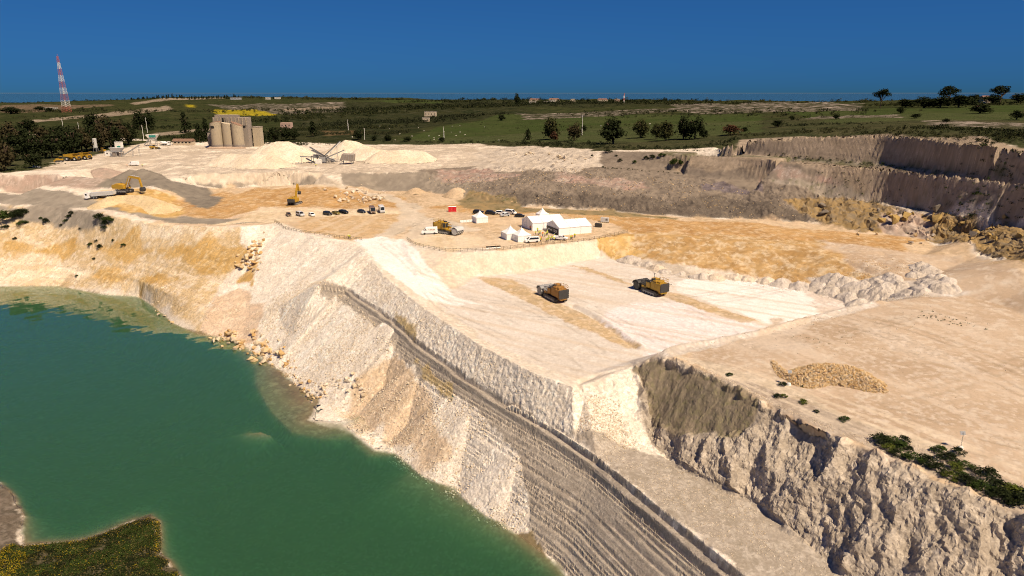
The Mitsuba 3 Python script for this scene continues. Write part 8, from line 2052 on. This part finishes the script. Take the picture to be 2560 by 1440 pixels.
part(key, 'roof', hull([(x - 19.4, y + 5.6, z + 12.0), (x - 12.4, y + 5.6, z + 14.5), (x - 19.4, y + 12.4, z + 12.0), (x - 12.4, y + 12.4, z + 14.5), (x - 12.4, y + 5.6, z + 14.2), (x - 19.4, y + 12.4, z + 11.7)]), 'wall_grey')

def lattice_mast(x, y, h, base, bands, label, key_name, thick):
    key = thing(key_name, label, 'radio mast')
    z = g1(x, y) - .5
    lev = np.linspace(0, h, bands + 1)
    for k in range(bands):
        m = []
        n = 3
        for j in range(n):
            z0, z1 = lev[k] + (lev[k + 1] - lev[k]) * j / n, lev[k] + (lev[k + 1] - lev[k]) * (j + 1) / n
            r0, r1 = [base * (1 - .82 * q / h) for q in (z0, z1)]
            c0 = [(x + r0 * math.cos(a), y + r0 * math.sin(a), z + z0) for a in (.5, 2.07, 3.64, 5.21)]
            c1 = [(x + r1 * math.cos(a), y + r1 * math.sin(a), z + z1) for a in (.5, 2.07, 3.64, 5.21)]
            for i in range(4):
                m += [bar(c0[i], c1[i], thick), bar(c0[i], c1[(i + 1) % 4], thick * .6), bar(c0[(i + 1) % 4], c1[i], thick * .6), bar(c1[i], c1[(i + 1) % 4], thick * .6)]
        part(key, 'section', cat(*m), 'mast_red' if (bands - k) % 2 else 'wall_white')
    part(key, 'top_rod', cyl(thick * .6, h * .04, (x, y, z + h * 1.02), 'z', 8), 'mast_red')
lattice_mast(*MAST[0][:2], 95.0, 7.5, 9, 'tall red and white lattice mast on the left skyline', 'radio_mast', .3)
lattice_mast(*MAST_FAR[0][:2], MAST_FAR[0][2], 1.4, 4, 'small red and white mast on the skyline behind the houses', 'radio_mast', .5)
for i, (x, y, h) in enumerate(POLES):
    key = thing('utility_pole', ('pale utility pole in the field above the grove', 'tall pale utility pole beside the dark twin trees', 'pale utility pole just below the tall one', 'pale utility pole before the dark scrub', 'pale utility pole right of the round dark tree', 'pale utility pole among the grazing sheep', 'pole with a dark top between the field trees', 'small pale utility pole left of the lone grove tree')[i], 'utility pole', 'utility poles')
    z = g1(x, y)
    part(key, 'post', hull(np.vstack([cyl(.26, .1, (x, y, z - .3), 'z', 8).vertices, cyl(.17, .1, (x, y, z + h), 'z', 8).vertices])), 'wall_white')
    part(key, 'cross_arm', cbox(1.8 if i != 6 else 3.0, .15, .15 if i != 6 else 1.0, .02, (x, y, z + h - .8)), 'timber' if i != 6 else 'machine_dark')

HOUSE_WALL = {'cream': 'wall_cream', 'pink': 'wall_pink', 'white': 'wall_pale', 'red': 'wall_cream', 'grey': 'wall_grey'}
for x, y, w, d, h, kind, label in HOUSES:
    key = thing('house', label, 'house', 'houses on the far land')
    x, y = float(x), float(y)
    z = g1(x, y) - 1.0
    part(key, 'wall', cbox(w, d, h + 1, .05, (x, y, z)), HOUSE_WALL[kind])
    if kind == 'red':
        part(key, 'roof', hull([(x + a * w * .53, y + b * d * .55, z + h + 1) for a in (-1, 1) for b in (-1, 1)] + [(x + a * w * .4, y, z + h + 1 + d * .28) for a in (-1, 1)]), 'roof_red')
    elif kind != 'pink':
        part(key, 'roof', cbox(w + .6, d + .6, .4, .05, (x, y, z + h + 1.002)), 'concrete_grey')
    for k in range(max(2, int(w / 4))):
        part(key, 'window', cbox(1.2, .2, 1.4, .02, (x - w / 2 + w * (k + .5) / max(2, int(w / 4)), y - d / 2, z + h * .55)), 'dark_opening')

# ------------------------------------------------------------------ sheep on the green field
def sheep_mesh():
    legs = [limb([((a, b, .42), .07), ((a + .02, b, .2), .045), ((a, b, .03), .035)]) for a in (-.32, .32) for b in (-.13, .13)]
    trunk = limb([((-.38, 0, .58), .22), ((0, 0, .6), .26), ((.35, 0, .6), .22)])
    neck = limb([((.45, 0, .68), .14), ((.62, 0, .72), .10)])
    headm = limb([((.64, 0, .74), .09), ((.84, 0, .64), .055)])
    ears = [limb([((.66, s * .08, .8), .03), ((.64, s * .17, .78), .02)]) for s in (-1, 1)]
    tail = limb([((-.58, 0, .62), .05), ((-.64, 0, .42), .035)])
    return m3.Manifold.batch_boolean([*legs, trunk, neck, headm, *ears, tail], m3.OpType.Add)
_place = in_order(SHEEP, lambda t: 0)
for i, (x, y) in enumerate(SHEEP):
    key = thing('sheep', f'{_place[i][0]} pale sheep from the left grazing on the green slope', 'sheep', 'sheep grazing on the green slope')
    scene[key] = {**shared('sheep', sheep_mesh, 'wool', 40), 'to_world': PL(x, y, g1(x, y), (i * 83) % 360, 1.05)}
